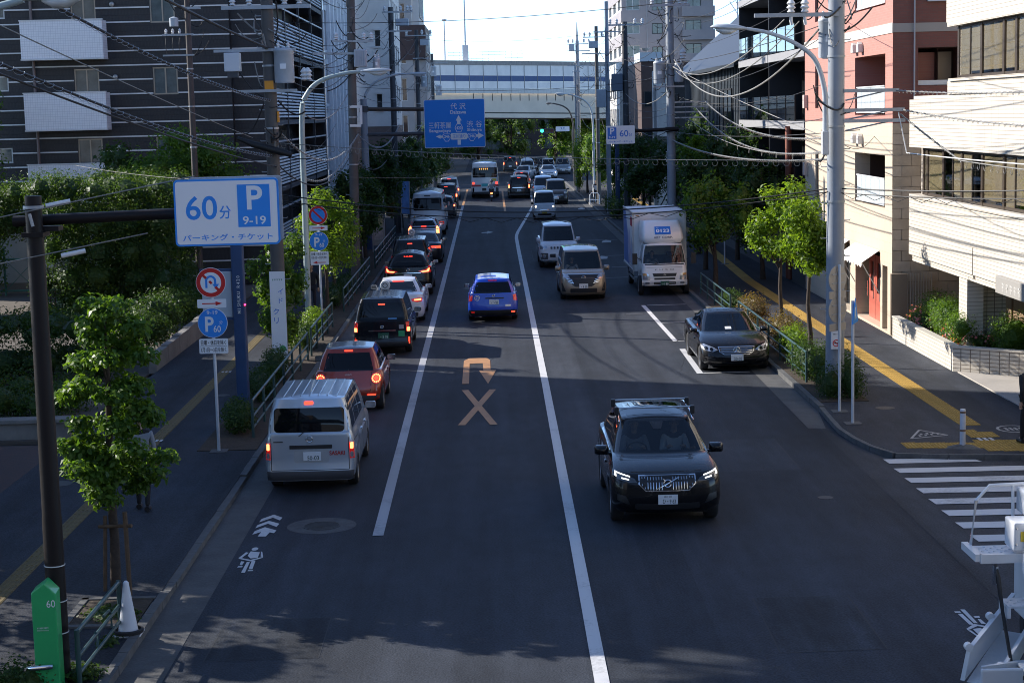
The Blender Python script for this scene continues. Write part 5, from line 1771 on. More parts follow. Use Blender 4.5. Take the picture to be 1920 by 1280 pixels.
for k, (z, xx) in enumerate(((5.98, -5.2), (5.45, -5.05))):
 wire('guy wire with a white sleeve %s the dark sign arm' % ('above' if k == 0 else 'below'), (-7.4, 20.6, z - .35), (-3.6 if k == 0 else -4.2, 21.6, z + .35 - .15 * k), .0, .008, CBG, n=4)
 B().tube([(xx - .12, 21.12 + .06, z - .02 + (.07 if k == 0 else 0)), (xx + .16, 21.2 + .04, z + .03 + (.07 if k == 0 else 0))], .03, 10).obj('wire_sleeve', PORC, dp, smooth=True).matrix_parent_inverse = Matrix.Translation((5.5, -21.3, 0))
pr = thing('cantilever_sign_post', 'dark arm on the crowded pole that holds the far parking sign', 'sign post', (8.25, 79.7, 0))
B().tube([(.3, -.1, 6.1), (-2.6, -.1, 6.05)], [.1, .06], 14).obj('side_arm', PBRN, pr, smooth=True)
B().lathe([(.235, -.12), (.26, -.12), (.26, .12), (.235, .12)], (0, .3, 6.08), 'Z', 18).obj('arm_clamp', PBRN, pr, smooth=True)
tf2 = thing('parking_ticket_sign', 'far white parking ticket sign above the right lane reading 60 minutes', 'sign', (5.92, 79.5, 5.91))
ticket_face(tf2, -.64, .64, -.405, .405, -.08, flip=True, border=False)

# big blue guide sign
gs = thing('guide_sign', 'big blue road guide sign with white place names and arrows', 'sign', (-1.74, 91.8, 6.53))
B().prism(round_poly(-1.57, 1.57, -1.24, 1.24, .06), 'Y', -.06, 0).obj('sign_panel', SWH, gs)
o = flat(gs, round_poly(-1.545, 1.545, -1.215, 1.215, .05), -.062, mat('sign_blue_guide', (.012, .25, .8), .4, spec=.3), 'sign_face')
for (st, x, z, w, h_) in (('代 沢', .2, .88, .78, .32), ('三軒茶屋', -.76, -.08, 1.16, .34), ('渋 谷', 1.02, -.05, .8, .34)):
 text(st, x, z, -.067, SWH, o, w=w, h=h_)
for (st, x, z, w, h_) in (('Daizawa', .2, .58, .82, .18), ('Sangenjaya', -.76, -.38, 1.14, .2), ('Shibuya', 1.02, -.36, .76, .2)):
 text(st, x, z, -.067, SWH, o, w=w, h=h_, bold=.02)
GW = SWH
flat(o, [(.13, -1.1), (.3, -1.1), (.3, -.84), (.13, -.84)], -.0645, GW, 'route_bar')
flat(o, [(.13, -.02), (.3, -.02), (.3, .14), (.37, .14), (.215, .42), (.06, .14), (.13, .14)], -.0645, GW, 'route_arrow')
flat(o, [(-.98, -.65), (-.75, -.56), (-.75, -.61), (-.55, -.61), (-.55, -.72), (-.75, -.72), (-.75, -.77)], -.0645, GW, 'route_arrow')
flat(o, [(1.5, -.65), (1.2, -.82), (1.2, -.72), (1.05, -.72), (1.05, -.58), (1.2, -.58), (1.2, -.48)], -.0645, GW, 'route_arrow')
flat(o, [(-.28, -.65), (-.18, -.5), (.6, -.5), (.72, -.65), (.6, -.83), (-.18, -.83)], -.0645, GW, 'name_plate')
text('玉川通り', .21, -.665, -.0685, MATS['sign_blue_guide'], o, w=.66, h=.2)
flat(o, [(.0, -.23), (.1, -.02), (.33, -.02), (.43, -.23), (.33, -.46), (.1, -.46)], -.0645, GW, 'route_shield')
flat(o, [(.03, -.23), (.115, -.05), (.315, -.05), (.4, -.23), (.315, -.43), (.115, -.43)], -.066, MATS['sign_blue_guide'], 'route_shield')
text('420', .215, -.235, -.07, SWH, o, w=.27, h=.16, bold=.02)
for cx in (-.42, .88):
 sh = [(-.22, .1), (-.16, .16), (.16, .16), (.22, .1), (.2, -.05), (.08, -.24), (-.08, -.24), (-.2, -.05)]
 flat(o, [(cx + p[0], -.68 + p[1]) for p in sh], -.0645, GW, 'route_shield')
 flat(o, [(cx + p[0] * .88, -.68 + p[1] * .88) for p in sh], -.066, MATS['sign_blue_guide'], 'route_shield')
 text('246', cx, -.66, -.07, SWH, o, w=.28, h=.15, bold=.02)

# blue name posts with white lettering
def name_post(label, x, y, h, board=None):
 t = thing('blue_name_post', label, 'post', (x, y, 0))
 B().prism(round_poly(-.14, .14, -.14, .14, .04), 'Z', .1, h).obj('post', PBLU, t, smooth=True)
 for k, ch in enumerate('MISHUKU R420'):
  if ch != ' ':
   q = text(ch, 0, 0, 0, PORC, t, h=.075, bold=.01)
   q.location = (.01, -.146, 2.55 + k * .075)
   q.rotation_euler = (0, R(-90), 0)
 return t


n1 = name_post('tall blue post with white lettering and a grey map board by the silver van', -5.93, 41.05, 5.2)
B().box(-.86, -.16, -.03, .05, 2.42, 3.5).obj('map_board', mat('map_board_grey', (.42, .47, .52), .4), n1, bev=.02)
B().box(-.9, -.12, -.02, .06, 3.502, 3.56).box(-.9, -.12, -.02, .06, 2.36, 2.418).obj('board_rail', PBLU, n1)
B().lathe([(.02, -.01), (.02, .01), (.001, .015)], (.15, -.14, 2.72), 'Y', 10).obj('warning_light', mat('led_red', (.6, 0, .02), .3, emit=(1, .02, .08), es=6), n1)
name_post('blue post with white lettering below the far parking sign', 8.3, 114.5, 5.6)

# signs seen from behind on the right footway
for (x, y, h_, lab, kind) in ((7.8, 39.3, 3.45, 'white sign post by the dark hedge with round signs turned away', 0), (10.35, 77.9, 3.1, 'white sign post with two round signs turned away near the truck', 0)):
 t = sign_pole(lab, x, y, h_)
 for z in (h_ - .32, h_ - 1.02):
  o = B().prism(disc_poly(.3, 32, (.0, z)), 'Y', .05, .065).obj('sign_disc', SAL, t)
  o.rotation_euler = (0, 0, 0)
  for dz in (-.1, .1):
   B().box(-.2, .2, .03, .049, z + dz - .015, z + dz + .015).obj('sign_bracket', GALV, o)
 for z in (h_ - .67, h_ - 1.4):
  B().prism(round_poly(-.28, .28, z - .1, z + .07, .02), 'Y', .05, .065).obj('sign_plate', SAL, t)
 if x < 9:
  for c in t.children:
   if c.name.startswith('sign'):
    c.rotation_euler = (0, 0, R(38))
t = sign_pole('thin white sign post at the corner with a blue pedestrian sign edge on', 7.78, 37.75, 2.8)
o = B().prism([(-.34, 2.32), (.34, 2.32), (.0, 2.86)], 'Y', -.06, -.045).obj('sign_disc', SBL, t)
flat(o, [(-.06, 2.4), (.0, 2.5), (.06, 2.4), (.08, 2.42), (.03, 2.55), (.05, 2.66), (-.05, 2.66), (-.03, 2.55), (-.08, 2.42)], -.061, SWH, 'walker_symbol')
o.rotation_euler = (0, 0, R(68))
sg = thing('traffic_signal', 'horizontal traffic signal showing green at the crossing under the overpass', 'traffic light', (6.2, 182, 5.1))
B().prism(round_poly(-.95, .55, -.26, .26, .2), 'Y', -.12, .1).obj('housing', PDRK, sg)
for k, (x, m) in enumerate(((-.7, mat('signal_green', (.1, .8, .6), .3, emit=(.03, 1, .5), es=2.2)), (-.2, mat('signal_amber_off', (.12, .08, .02), .4)), (.3, mat('signal_red_off', (.1, .02, .02), .4)))):
 B().lathe([(.001, -.13), (.17, -.128), (.17, -.12)], (x, 0, 0), 'Y', 20).obj('lens', m, sg)
 B().prism(ring_poly(.175, .19, 0, 0, 180, 14, x), 'Y', -.3, -.121).obj('visor', PDRK, sg)
B().tube([(.5, .05, .0), (2.4, .05, .05), (2.45, .05, -5.1)], .06, 8).obj('mast', PDRK, sg)
st_ = thing('street_name_sign', 'small white sign board hung beside the traffic signal', 'sign', (7.6, 181.5, 5.25))
B().prism(round_poly(-.7, .7, -.25, .25, .04), 'Y', -.03, .0).obj('sign_panel', SWH, st_)
strokes(st_, 0, .05, -.032, .5, .18, 2, SBD)
strokes(st_, 0, -.14, -.032, .6, .08, 7, SBD)
# standing boards on the left footway
for (x, y, z0, z1, w, lab, cm) in ((-5.75, 90, .15, 2.95, .62, 'tall notice board with a round no smoking sign on top', (.36, .34, .3)), (-6.5, 86, .8, 3.4, .4, 'white hanging board beside the guide sign post', (.6, .62, .65)), (-4.95, 103, 1.0, 3.2, .5, 'blue and white banner board by the far left trees', (.1, .25, .55))):
 t = thing('notice_board', lab, 'sign', (x, y, 0))
 B().tube([(-w / 2, 0, .1), (-w / 2, 0, z1)], .03, 8).obj('leg', GALV, t)
 B().tube([(w / 2, 0, .1), (w / 2, 0, z1)], .03, 8).obj('leg', GALV, t)
 B().box(-w / 2 + .03, w / 2 - .03, -.02, .02, z0 + .3, z1).obj('board', mat('board_%d' % int(y), cm, .5, var=.25, vscale=4), t)
 if y == 90:
  B().prism(disc_poly(.2, 24, (0, 3.2)), 'Y', -.03, -.01).obj('round_sign', SWH, t)
  flat(t, ring_poly(.13, .17, 3.2), -.031, SRD)
  flat(t, bar_poly(-.1, 3.3, .1, 3.1, .04), -.0335, SRD)
  for zz in (1.0, 1.7, 2.4):
   B().box(-.22, .22, -.03, -.022, zz - .25, zz + .25).obj('poster', mat('poster_%d' % int(zz * 10), (.45, .4, .2 if zz == 1.7 else .38), .6, var=.3, vscale=8), t)

# ---- pipe railings along the kerbs
RAIL = mat('railing_green_grey', (.045, .095, .095), .4, metal=.3, var=.15)


def railing(label, x, y0, y1, step=2.0, h=.85, x1=None):
 t = thing('pipe_railing', label, 'railing', (0, 0, 0))
 x1 = x if x1 is None else x1
 n = max(1, round((y1 - y0) / step))
 for i in range(n + 1):
  u = i / n
  X, Y = lerp(x, x1, u), lerp(y0, y1, u)
  B().tube([(X, Y, .05), (X, Y, h + .11)], .032, 10).obj('post', RAIL, t, smooth=True)
 for z in (h + .08, h * .62 + .05, h * .33 + .05):
  B().tube([(x, y0, z), (x1, y1, z)], .024 if z < h else .03, 10).obj('rail', RAIL, t, smooth=True)
 return t


railing('green grey pipe railing beside the silver van and the red car', -5.3, 37.9, 49.9, x1=-5.32)
railing('green grey pipe railing beside the black taxi near the lamp', -5.32, 50.9, 57.9)
railing('pipe railing along the waiting cars between the office pole and the lamp', -5.32, 62.5, 76.5)
railing('far pipe railing beside the white microbus and left trees', -5.32, 80, 98)
railing('short pipe railing with curled ends beside the white cone', -5.2, 21.0, 23.3, 2.3, .75, -5.17)
railing('green grey pipe railing behind the parked black sedan', 7.82, 43.6, 55.6, h=.8)
railing('green grey pipe railing between the black sedan and the truck', 7.82, 57.5, 65.7, h=.8)
B().tube([(-5.19, 22.4, .62), (-5.19, 22.75, .6), (-5.19, 22.85, .5), (-5.19, 22.85, .34)], .018, 8).tube([(-5.19, 22.0, .34), (-5.19, 22.05, .5), (-5.19, 21.9, .55)], .018, 8).obj('curled_bar', RAIL, bpy.data.objects['pipe_railing.004'], smooth=True)

# ---- small street furniture
mc = thing('ticket_machine', 'bright green parking ticket machine beside the dark pole', 'ticket machine', (-5.55, 20.98, .1), R(4))
mc.scale = (.86, 1, 1)
GRM = mat('machine_green', (.03, .42, .13), .4, coat=.3, var=.08)
B().prism([(-.17, 0), (.17, 0), (.17, 1.26), (.02, 1.4), (-.17, 1.28)], 'Y', -.15, .16).obj('cabinet', GRM, mc, bev=.015)
B().tube([(-.27, -.13, .34), (-.2, -.2, .36), (.09, -.2, .37)], .034, 10).obj('handle_bar', CHR, mc, smooth=True)
text('60', .1, 1.14, -.153, SWH, mc, h=.09)
strokes(mc, -.03, .84, -.152, .16, .02, 9, SWH)
strokes(mc, -.03, .81, -.152, .16, .016, 11, SWH)
B().box(-.19, -.172, -.05, .05, .5, .62).obj('lock_plate', BLK if 'BLK' in globals() else SBK, mc)
cn = thing('traffic_cone', 'white traffic cone with a black weight beside the tree pit', 'cone', (-5.07, 23.3, .11))
cn.scale = (.86, .86, .86)
B().lathe([(.2, .02), (.155, .05), (.05, .78), (.045, .83), (.02, .86), (.001, .865)], (0, 0, 0), 'Z', 28).obj('cone', mat('cone_white', (.68, .7, .73), .5, var=.06), cn, smooth=True)
B().prism(round_poly(-.22, .22, -.22, .22, .05), 'Z', 0, .025).obj('base', MATS['cone_white'], cn)
B().lathe([(.2, .03), (.24, .03), (.245, .08), (.2, .09)], (0, 0, 0), 'Z', 24).obj('weight_ring', mat('rubber_weight', (.02, .02, .022), .8), cn, smooth=True)
bo = thing('bollard', 'white bollard with a reflective band at the crossing corner', 'bollard', (9.38, 34.75, FOOT_Z))
B().lathe([(.058, 0), (.058, .74), (.05, .78), (.001, .79)], (0, 0, 0), 'Z', 18).obj('post', mat('bollard_white', (.58, .61, .66), .45, var=.12, vscale=4), bo, smooth=True)
for z in (.33, .7):
 B().lathe([(.06, z), (.0605, z + .04)], (0, 0, 0), 'Z', 18).obj('reflective_band', mat('band_brown', (.2, .12, .08), .4), bo, smooth=True)
B().add([(-.4, -.1, 0), (.35, -.25, 0), (.3, .2, 0), (-.3, .15, 0), (-.06, -.05, .06), (.06, -.05, .06), (.06, .06, .06), (-.06, .06, .06)], [(0, 1, 5, 4), (1, 2, 6, 5), (2, 3, 7, 6), (3, 0, 4, 7), (4, 5, 6, 7)]).obj('mortar_base', KERB, bo)
bx_ = thing('blue_box_on_wire', 'small blue equipment box hanging from the wires among the right trees', 'box', (9.9, 79.6, 4.15))
B().box(-.14, .14, -.1, .1, -.32, .32).obj('box_body', mat('box_blue_grey', (.06, .13, .2), .5), bx_, bev=.02)
B().tube([(0, 0, .32), (0, 0, 2.7)], .008, 5).obj('hanger_wire', CBG, bx_)
pf = thing('bicycle_barrier', 'white hooped barrier on the far right footway', 'barrier', (7.75, 131, .1))
B().tube([(-.35, 0, 0), (-.35, 0, .7), (-.25, 0, .85), (.25, 0, .85), (.35, 0, .7), (.35, 0, 0)], .035, 8).obj('hoop', SWH, pf, smooth=True)
B().tube([(-.35, 0, .35), (.35, 0, .35)], .025, 8).obj('crossbar', SWH, pf, smooth=True)

# ------------------------------------------------------------------ trees, hedges and shrubs
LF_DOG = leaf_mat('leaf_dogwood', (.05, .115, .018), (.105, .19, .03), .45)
LF_LIT = leaf_mat('leaf_sunlit', (.075, .15, .018), (.15, .24, .03), .5)  # sunlight put into the colour: brighter leaves for sunlit plants
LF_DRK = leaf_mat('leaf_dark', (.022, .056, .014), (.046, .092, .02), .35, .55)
LF_HDG = leaf_mat('leaf_hedge', (.026, .064, .014), (.058, .105, .02), .35, .55)
LF_BRN = leaf_mat('leaf_bronze', (.09, .085, .025), (.17, .11, .045), .35)
LF_PNK = leaf_mat('azalea_petal', (.55, .13, .17), (.65, .28, .3), .4)
LF_FAR = leaf_mat('leaf_far', (.045, .1, .025), (.09, .16, .04), .4, .6)
BARK = mat('bark', (.055, .04, .03), .9, var=.35, vscale=9, bump=.6, bscale=18)
BARKP = mat('bark_pale', (.13, .11, .09), .9, var=.3, vscale=9, bump=.5, bscale=18)


def leaves(blobs, n, size, seed, droop=.3, shell=.45, aspect=.55, up=.5):
 """n leaf-shaped faces spread through the clumps; returns verts, quads (each leaf is a folded pair of quads)"""
 g = np.random.default_rng(seed)
 bl = np.array(blobs, dtype=float)
 vol = (bl[:, 3] * bl[:, 4] * bl[:, 5]) ** .8
 k = g.choice(len(bl), n, p=vol / vol.sum())
 d = g.normal(size=(n, 3))
 d /= np.linalg.norm(d, axis=1)[:, None]
 rr = g.random(n) ** shell
 rr *= 1 + .12 * g.normal(size=n)
 c = bl[k, :3] + d * rr[:, None] * bl[k, 3:6]
 nm = d * .8 + g.normal(size=(n, 3)) * .55 + np.array([0, 0, up])
 nm /= np.linalg.norm(nm, axis=1)[:, None]
 t = g.normal(size=(n, 3)) + d * .6 + np.array([0, 0, -droop])
 t -= nm * (t * nm).sum(1)[:, None]
 t /= np.linalg.norm(t, axis=1)[:, None]
 s_ = np.cross(nm, t)
 L = size * (.6 + .8 * g.random(n))[:, None]
 W = L * aspect
 cup = nm * L * .12
 p0 = c - t * L * .5
 p1 = c + s_ * W * .5 + cup
 p2 = c + t * L * .5 - nm * L * .1
 p3 = c - s_ * W * .5 + cup
 v = np.stack([p0, p1, p2, p3], 1).reshape(-1, 3)
 q = np.arange(n * 4).reshape(-1, 4)
 return v, q


def clumps(c, r, n, seed, rc=.38, flat=1.):
 """a crown as many overlapping uneven clumps within an ellipsoid"""
 g = random.Random(seed)
 out = []
 for i in range(n):
  while True:
   p = Vector((g.uniform(-1, 1), g.uniform(-1, 1), g.uniform(-1, 1)))
   if p.length < 1:
    break
  q = p * (.55 + .4 * p.length)
  s_ = rc * g.uniform(.6, 1.25)
  out.append((c[0] + q.x * r[0], c[1] + q.y * r[1], c[2] + q.z * r[2], s_ * r[0], s_ * r[1], s_ * r[2] * flat * g.uniform(.6, .95)))
 return out


def core(blobs, m, parent, k=.62):
 """the dense inside of a clump: rough leafy lumps that stop the view through"""
 b = B()
 for i, q in enumerate(blobs):
  g = random.Random(i)
  vv, n = [], 8
  for r_ in range(5):
   ph = math.pi * (r_ + .5) / 5
   for a in range(n):
    t = 2 * math.pi * a / n
    j = k * g.uniform(.75, 1.15)
    vv.append((q[0] + q[3] * j * math.sin(ph) * math.cos(t), q[1] + q[4] * j * math.sin(ph) * math.sin(t), q[2] + q[5] * j * math.cos(ph)))
  b.add(vv, [(r_ * n + a, r_ * n + (a + 1) % n, (r_ + 1) * n + (a + 1) % n, (r_ + 1) * n + a) for r_ in range(4) for a in range(n)] + [tuple(range(n)), tuple(range(4 * n, 5 * n))])
 o = link('inner_foliage', b.mesh(fix=False), m, parent)
 o['kind'] = 'stuff'
 return o


def tree(label, x, y, z0, zc, r, n, size, seed, lm, group=None, trunk=.09, nclump=26, bark=None, name='street_tree', rc=.4, limbs=7, split=None, shell=.45):
 t = thing(name, label, 'tree', (x, y, 0), 0, group)
 bl = clumps((0, 0, zc), r, nclump, seed, rc)
 v, q = leaves(bl, n, size, seed, shell=shell)
 np_mesh(v, q, lm, 'crown', t)
 if lm is not LF_LIT:
  core(bl, lm, t, .5)
 g = random.Random(seed + 5)
 b = B()
 top = zc + r[2] * .55
 pts = [(g.uniform(-.03, .03) * i, g.uniform(-.03, .03) * i, lerp(z0, top, i / 5)) for i in range(6)]
 b.tube(pts, [lerp(trunk, trunk * .25, i / 5) * (1.25 if i == 0 else 1) for i in range(6)], 10)
 b.obj('trunk', bark or BARK, t, smooth=True)
 for i in range(limbs):
  q_ = bl[(i * 3) % len(bl)]
  h0 = lerp(max(z0 + .3, zc - r[2] * 1.05), zc + r[2] * .2, i / limbs)
  p1 = Vector(q_[:3])
  p0 = Vector((0, 0, min(h0, p1.z)))
  mid = p0.lerp(p1, .5) + Vector((0, 0, -.08 * r[2]))
  B().tube([p0, mid, p1], [trunk * .42, trunk * .3, trunk * .12], 6).obj('branch', bark or BARK, t, smooth=True)
 return t


def bush(label, blobs, n, size, seed, lm, name='shrub', cat='shrub', group=None, extra=None, shell=.4, up=.6):
 x = sum(b[0] for b in blobs) / len(blobs)
 y = sum(b[1] for b in blobs) / len(blobs)
 t = thing(name, label, cat, (x, y, 0), 0, group)
 v, q = leaves([(b[0] - x, b[1] - y, *b[2:]) for b in blobs], n, size, seed, droop=.1, shell=shell, up=up)
 np_mesh(v, q, lm, 'foliage', t)
 core([(b[0] - x, b[1] - y, *b[2:]) for b in blobs], lm, t, .56)
 if extra:
  v, q = leaves([(b[0] - x, b[1] - y, *b[2:]) for b in extra[0]], extra[1], extra[2], seed + 9, droop=0, shell=.15, aspect=.9)
  np_mesh(v, q, extra[3], 'blossom', t)
 g = random.Random(seed)
 for i in range(4):
  b = blobs[i % len(blobs)]
  B().tube([(b[0] - x + g.uniform(-.1, .1), b[1] - y, .06), (b[0] - x + g.uniform(-.3, .3) * b[3], b[1] - y + g.uniform(-.3, .3) * b[4], b[2])], [.02, .008], 5).obj('stem', BARK, t)
 return t


def hedge_blobs(x0, x1, y0, y1, z0, z1, nx, ny, nz, seed, k=1.25):
 g = random.Random(seed)
 out = []
 for i in range(nx):
  for j in range(ny):
   for l in range(nz):
    dx, dy, dz = (x1 - x0) / nx, (y1 - y0) / ny, (z1 - z0) / nz
    out.append((x0 + (i + .5) * dx + g.uniform(-.2, .2) * dx, y0 + (j + .5) * dy + g.uniform(-.2, .2) * dy, z0 + (l + .5) * dz + g.uniform(-.15, .15) * dz,
       dx * .5 * k * g.uniform(.8, 1.2), dy * .5 * k * g.uniform(.8, 1.2), dz * .5 * k * g.uniform(.8, 1.15)))
 return out


# near left street tree: layered crown of big leaves
T1 = thing('street_tree', 'broad leaved young tree beside the dark sign pole at left', 'tree', (-5.72, 25.6, 0))
tb = []
g1 = random.Random(21)
for (z, rr, nn) in ((4.3, .3, 4), (3.95, .5, 7), (3.55, .62, 9), (3.15, .66, 9), (2.7, .74, 10), (2.25, .86, 13), (1.9, .7, 9), (1.65, .45, 5)):
 for i in range(nn):
  a = g1.uniform(0, 6.28)
  d = rr * g1.uniform(.35, 1)
  tb.append((d * math.cos(a) + .05, d * math.sin(a), z + g1.uniform(-.16, .16), .26, .26, .15))
v, q = leaves(tb, 14000, .095, 31, droop=.55, shell=.5, aspect=.58, up=.7)
np_mesh(v, q, LF_DOG, 'crown', T1)
B().tube([(0, 0, .1), (.02, 0, .9), (-.01, .02, 1.7), (.03, .0, 2.6), (.05, .0, 3.4), (.04, 0, 4.3)], [.085, .07, .062, .05, .035, .012], 12).obj('trunk', BARK, T1, smooth=True)
for i in range(12):
 b = tb[(i * 5) % len(tb)]
 z = max(1.5, b[2] - .35)
 B().tube([(.02, 0, z), (b[0] * .5, b[1] * .5, b[2] - .1), (b[0], b[1], b[2])], [.02, .014, .006], 6).obj('branch', BARK, T1)
sk = thing('tree_stake', 'wooden stake pair tied to the near left tree', 'stake', (-5.45, 25.3, .1))
WOOD = mat('stake_wood', (.10, .065, .04), .85, var=.3, vscale=8)
B().tube([(0, 0, 0), (-.02, .02, 1.25)], .035, 8).obj('post', WOOD, sk)
B().tube([(-.42, .25, 0), (-.36, .25, 1.15)], .03, 8).obj('post', WOOD, sk)
B().tube([(-.45, .2, 1.0), (.08, -.02, 1.05)], .028, 8).obj('crossbar', WOOD, sk)

tree('dark leafy street tree behind the blue lettering post', -6.15, 50.3, .1, 2.35, (.75, 1.0, 1.65), 5200, .12, 41, LF_DOG, trunk=.07, nclump=30, rc=.36)
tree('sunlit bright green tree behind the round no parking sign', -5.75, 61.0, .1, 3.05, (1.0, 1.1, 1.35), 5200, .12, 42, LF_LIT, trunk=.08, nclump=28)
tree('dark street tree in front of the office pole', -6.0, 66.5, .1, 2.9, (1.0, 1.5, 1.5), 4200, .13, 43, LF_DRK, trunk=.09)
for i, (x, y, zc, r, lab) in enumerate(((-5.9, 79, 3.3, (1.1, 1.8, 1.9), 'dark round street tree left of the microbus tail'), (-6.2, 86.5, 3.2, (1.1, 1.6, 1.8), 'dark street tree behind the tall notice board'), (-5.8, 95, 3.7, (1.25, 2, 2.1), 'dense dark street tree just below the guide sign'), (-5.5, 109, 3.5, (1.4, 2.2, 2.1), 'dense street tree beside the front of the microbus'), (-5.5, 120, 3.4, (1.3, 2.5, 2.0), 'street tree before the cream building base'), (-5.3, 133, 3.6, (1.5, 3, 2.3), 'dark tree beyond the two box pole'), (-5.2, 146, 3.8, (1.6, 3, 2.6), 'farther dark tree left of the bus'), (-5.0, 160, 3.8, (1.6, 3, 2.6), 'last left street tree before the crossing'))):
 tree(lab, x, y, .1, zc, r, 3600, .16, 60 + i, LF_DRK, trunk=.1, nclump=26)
# right row
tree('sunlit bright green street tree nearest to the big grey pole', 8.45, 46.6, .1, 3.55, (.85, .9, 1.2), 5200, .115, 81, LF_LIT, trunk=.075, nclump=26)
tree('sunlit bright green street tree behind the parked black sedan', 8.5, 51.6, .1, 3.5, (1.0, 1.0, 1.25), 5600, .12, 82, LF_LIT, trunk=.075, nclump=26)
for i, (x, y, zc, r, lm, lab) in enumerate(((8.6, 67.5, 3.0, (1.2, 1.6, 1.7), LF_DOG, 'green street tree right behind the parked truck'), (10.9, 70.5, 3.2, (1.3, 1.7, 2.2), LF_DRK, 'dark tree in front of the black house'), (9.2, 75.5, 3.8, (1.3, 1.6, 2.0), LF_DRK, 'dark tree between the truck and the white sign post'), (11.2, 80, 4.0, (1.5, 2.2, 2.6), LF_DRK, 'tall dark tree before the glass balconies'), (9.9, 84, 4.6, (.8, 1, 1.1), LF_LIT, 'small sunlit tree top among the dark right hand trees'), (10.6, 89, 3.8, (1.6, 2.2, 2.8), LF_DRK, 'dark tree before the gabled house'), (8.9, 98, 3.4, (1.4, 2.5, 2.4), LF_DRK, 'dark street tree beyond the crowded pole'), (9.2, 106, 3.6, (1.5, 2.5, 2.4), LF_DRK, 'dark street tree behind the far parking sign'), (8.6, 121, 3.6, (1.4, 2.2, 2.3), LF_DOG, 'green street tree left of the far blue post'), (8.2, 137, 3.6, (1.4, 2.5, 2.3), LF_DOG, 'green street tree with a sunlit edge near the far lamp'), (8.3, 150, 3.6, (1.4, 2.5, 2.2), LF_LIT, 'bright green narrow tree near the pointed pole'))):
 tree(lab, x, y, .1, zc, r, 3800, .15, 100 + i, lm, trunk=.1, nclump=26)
# behind the overpass
for i, (x, y, zc, r, lm) in enumerate(((-1.5, 246, 4.5, (3.5, 3, 4.2), LF_FAR), (3.2, 252, 4.8, (3.2, 3, 4.5), LF_FAR), (8.6, 228, 4.2, (2.2, 3, 4), LF_DOG), (12.5, 240, 4.5, (3, 3, 4.5), LF_FAR), (-7.5, 250, 4.6, (3.5, 3, 4.4), LF_FAR), (17, 244, 5, (3.5, 3, 5), LF_FAR))):
 tree(('leafy tree in the middle below the overpass', 'second leafy tree just right of the road axis below the overpass', 'bright leafed tree beside the traffic signal', 'tree behind the dark street lamp below the overpass', 'tree behind the guide sign below the overpass', 'rightmost tree below the overpass')[i], x, y, 0, zc, r, 3200, .3, 130 + i, lm, trunk=.22, nclump=24)
# trees and hedges of the yard on the left
tree('large green garden tree in front of the striped apartment wall', -11.4, 68.5, .1, 4.7, (2.5, 2.0, 2.3), 13000, .15, 150, LF_DOG, trunk=.16, nclump=34, name='garden_tree')
tree('dark garden tree left of the parking ticket sign top', -14.0, 69.5, .1, 4.2, (1.9, 2.0, 2.3), 8500, .17, 151, LF_DRK, trunk=.16, nclump=30, name='garden_tree')
bush('tall clipped dark hedge mass filling the yard behind the retaining wall', hedge_blobs(-15.8, -11.0, 60, 66.5, .1, 5.2, 5, 4, 5, 3), 64000, .088, 160, LF_HDG, 'tall_hedge', 'hedge', shell=.3)
bush('dark hedge mass farther left below the balconies', hedge_blobs(-24, -15.6, 63, 68, 2.9, 4.9, 8, 3, 2, 4), 36000, .095, 161, LF_HDG, 'tall_hedge', 'hedge', shell=.3)
bush('leafy edge of a tree cut off by the left picture border', [(-20.35 - .1 * (k % 3), 72, 8 - k * .9, .75, 1, .9) for k in range(9)], 5000, .14, 162, LF_DOG, 'garden_tree', 'tree')
bush('rounded dark shrub on the yard slope left of the dark pole', hedge_blobs(-14.0, -10.3, 46.5, 50.5, .1, 1.9, 3, 3, 2, 5), 12000, .085, 163, LF_DRK, shell=.35)
bush('low bright green hedge behind the flat grey wall', hedge_blobs(-14.5, -9.8, 40.0, 43.2, .1, .95, 4, 3, 1, 6), 11000, .07, 164, LF_HDG, 'low_hedge', 'hedge', shell=.3)
for i, (x, y, r, h, lm, lab) in enumerate(((-10.5, 52.5, .8, .95, LF_HDG, 'shrub at the near end of the retaining wall'), (-10.7, 55.2, .9, 1.2, LF_DRK, 'dull dark shrub above the retaining wall'), (-10.5, 58, .9, 1.15, LF_HDG, 'green shrub above the far half of the retaining wall'), (-10.8, 61.2, 1.0, 1.4, LF_DRK, 'dark shrub at the far end of the retaining wall'))):
 bush(lab, [(x, y, h * .6 + .3, r, r, h * .6), (x + .3, y + .4, h * .5 + .3, r * .7, r * .7, h * .5)], 3600, .09, 170 + i, lm)
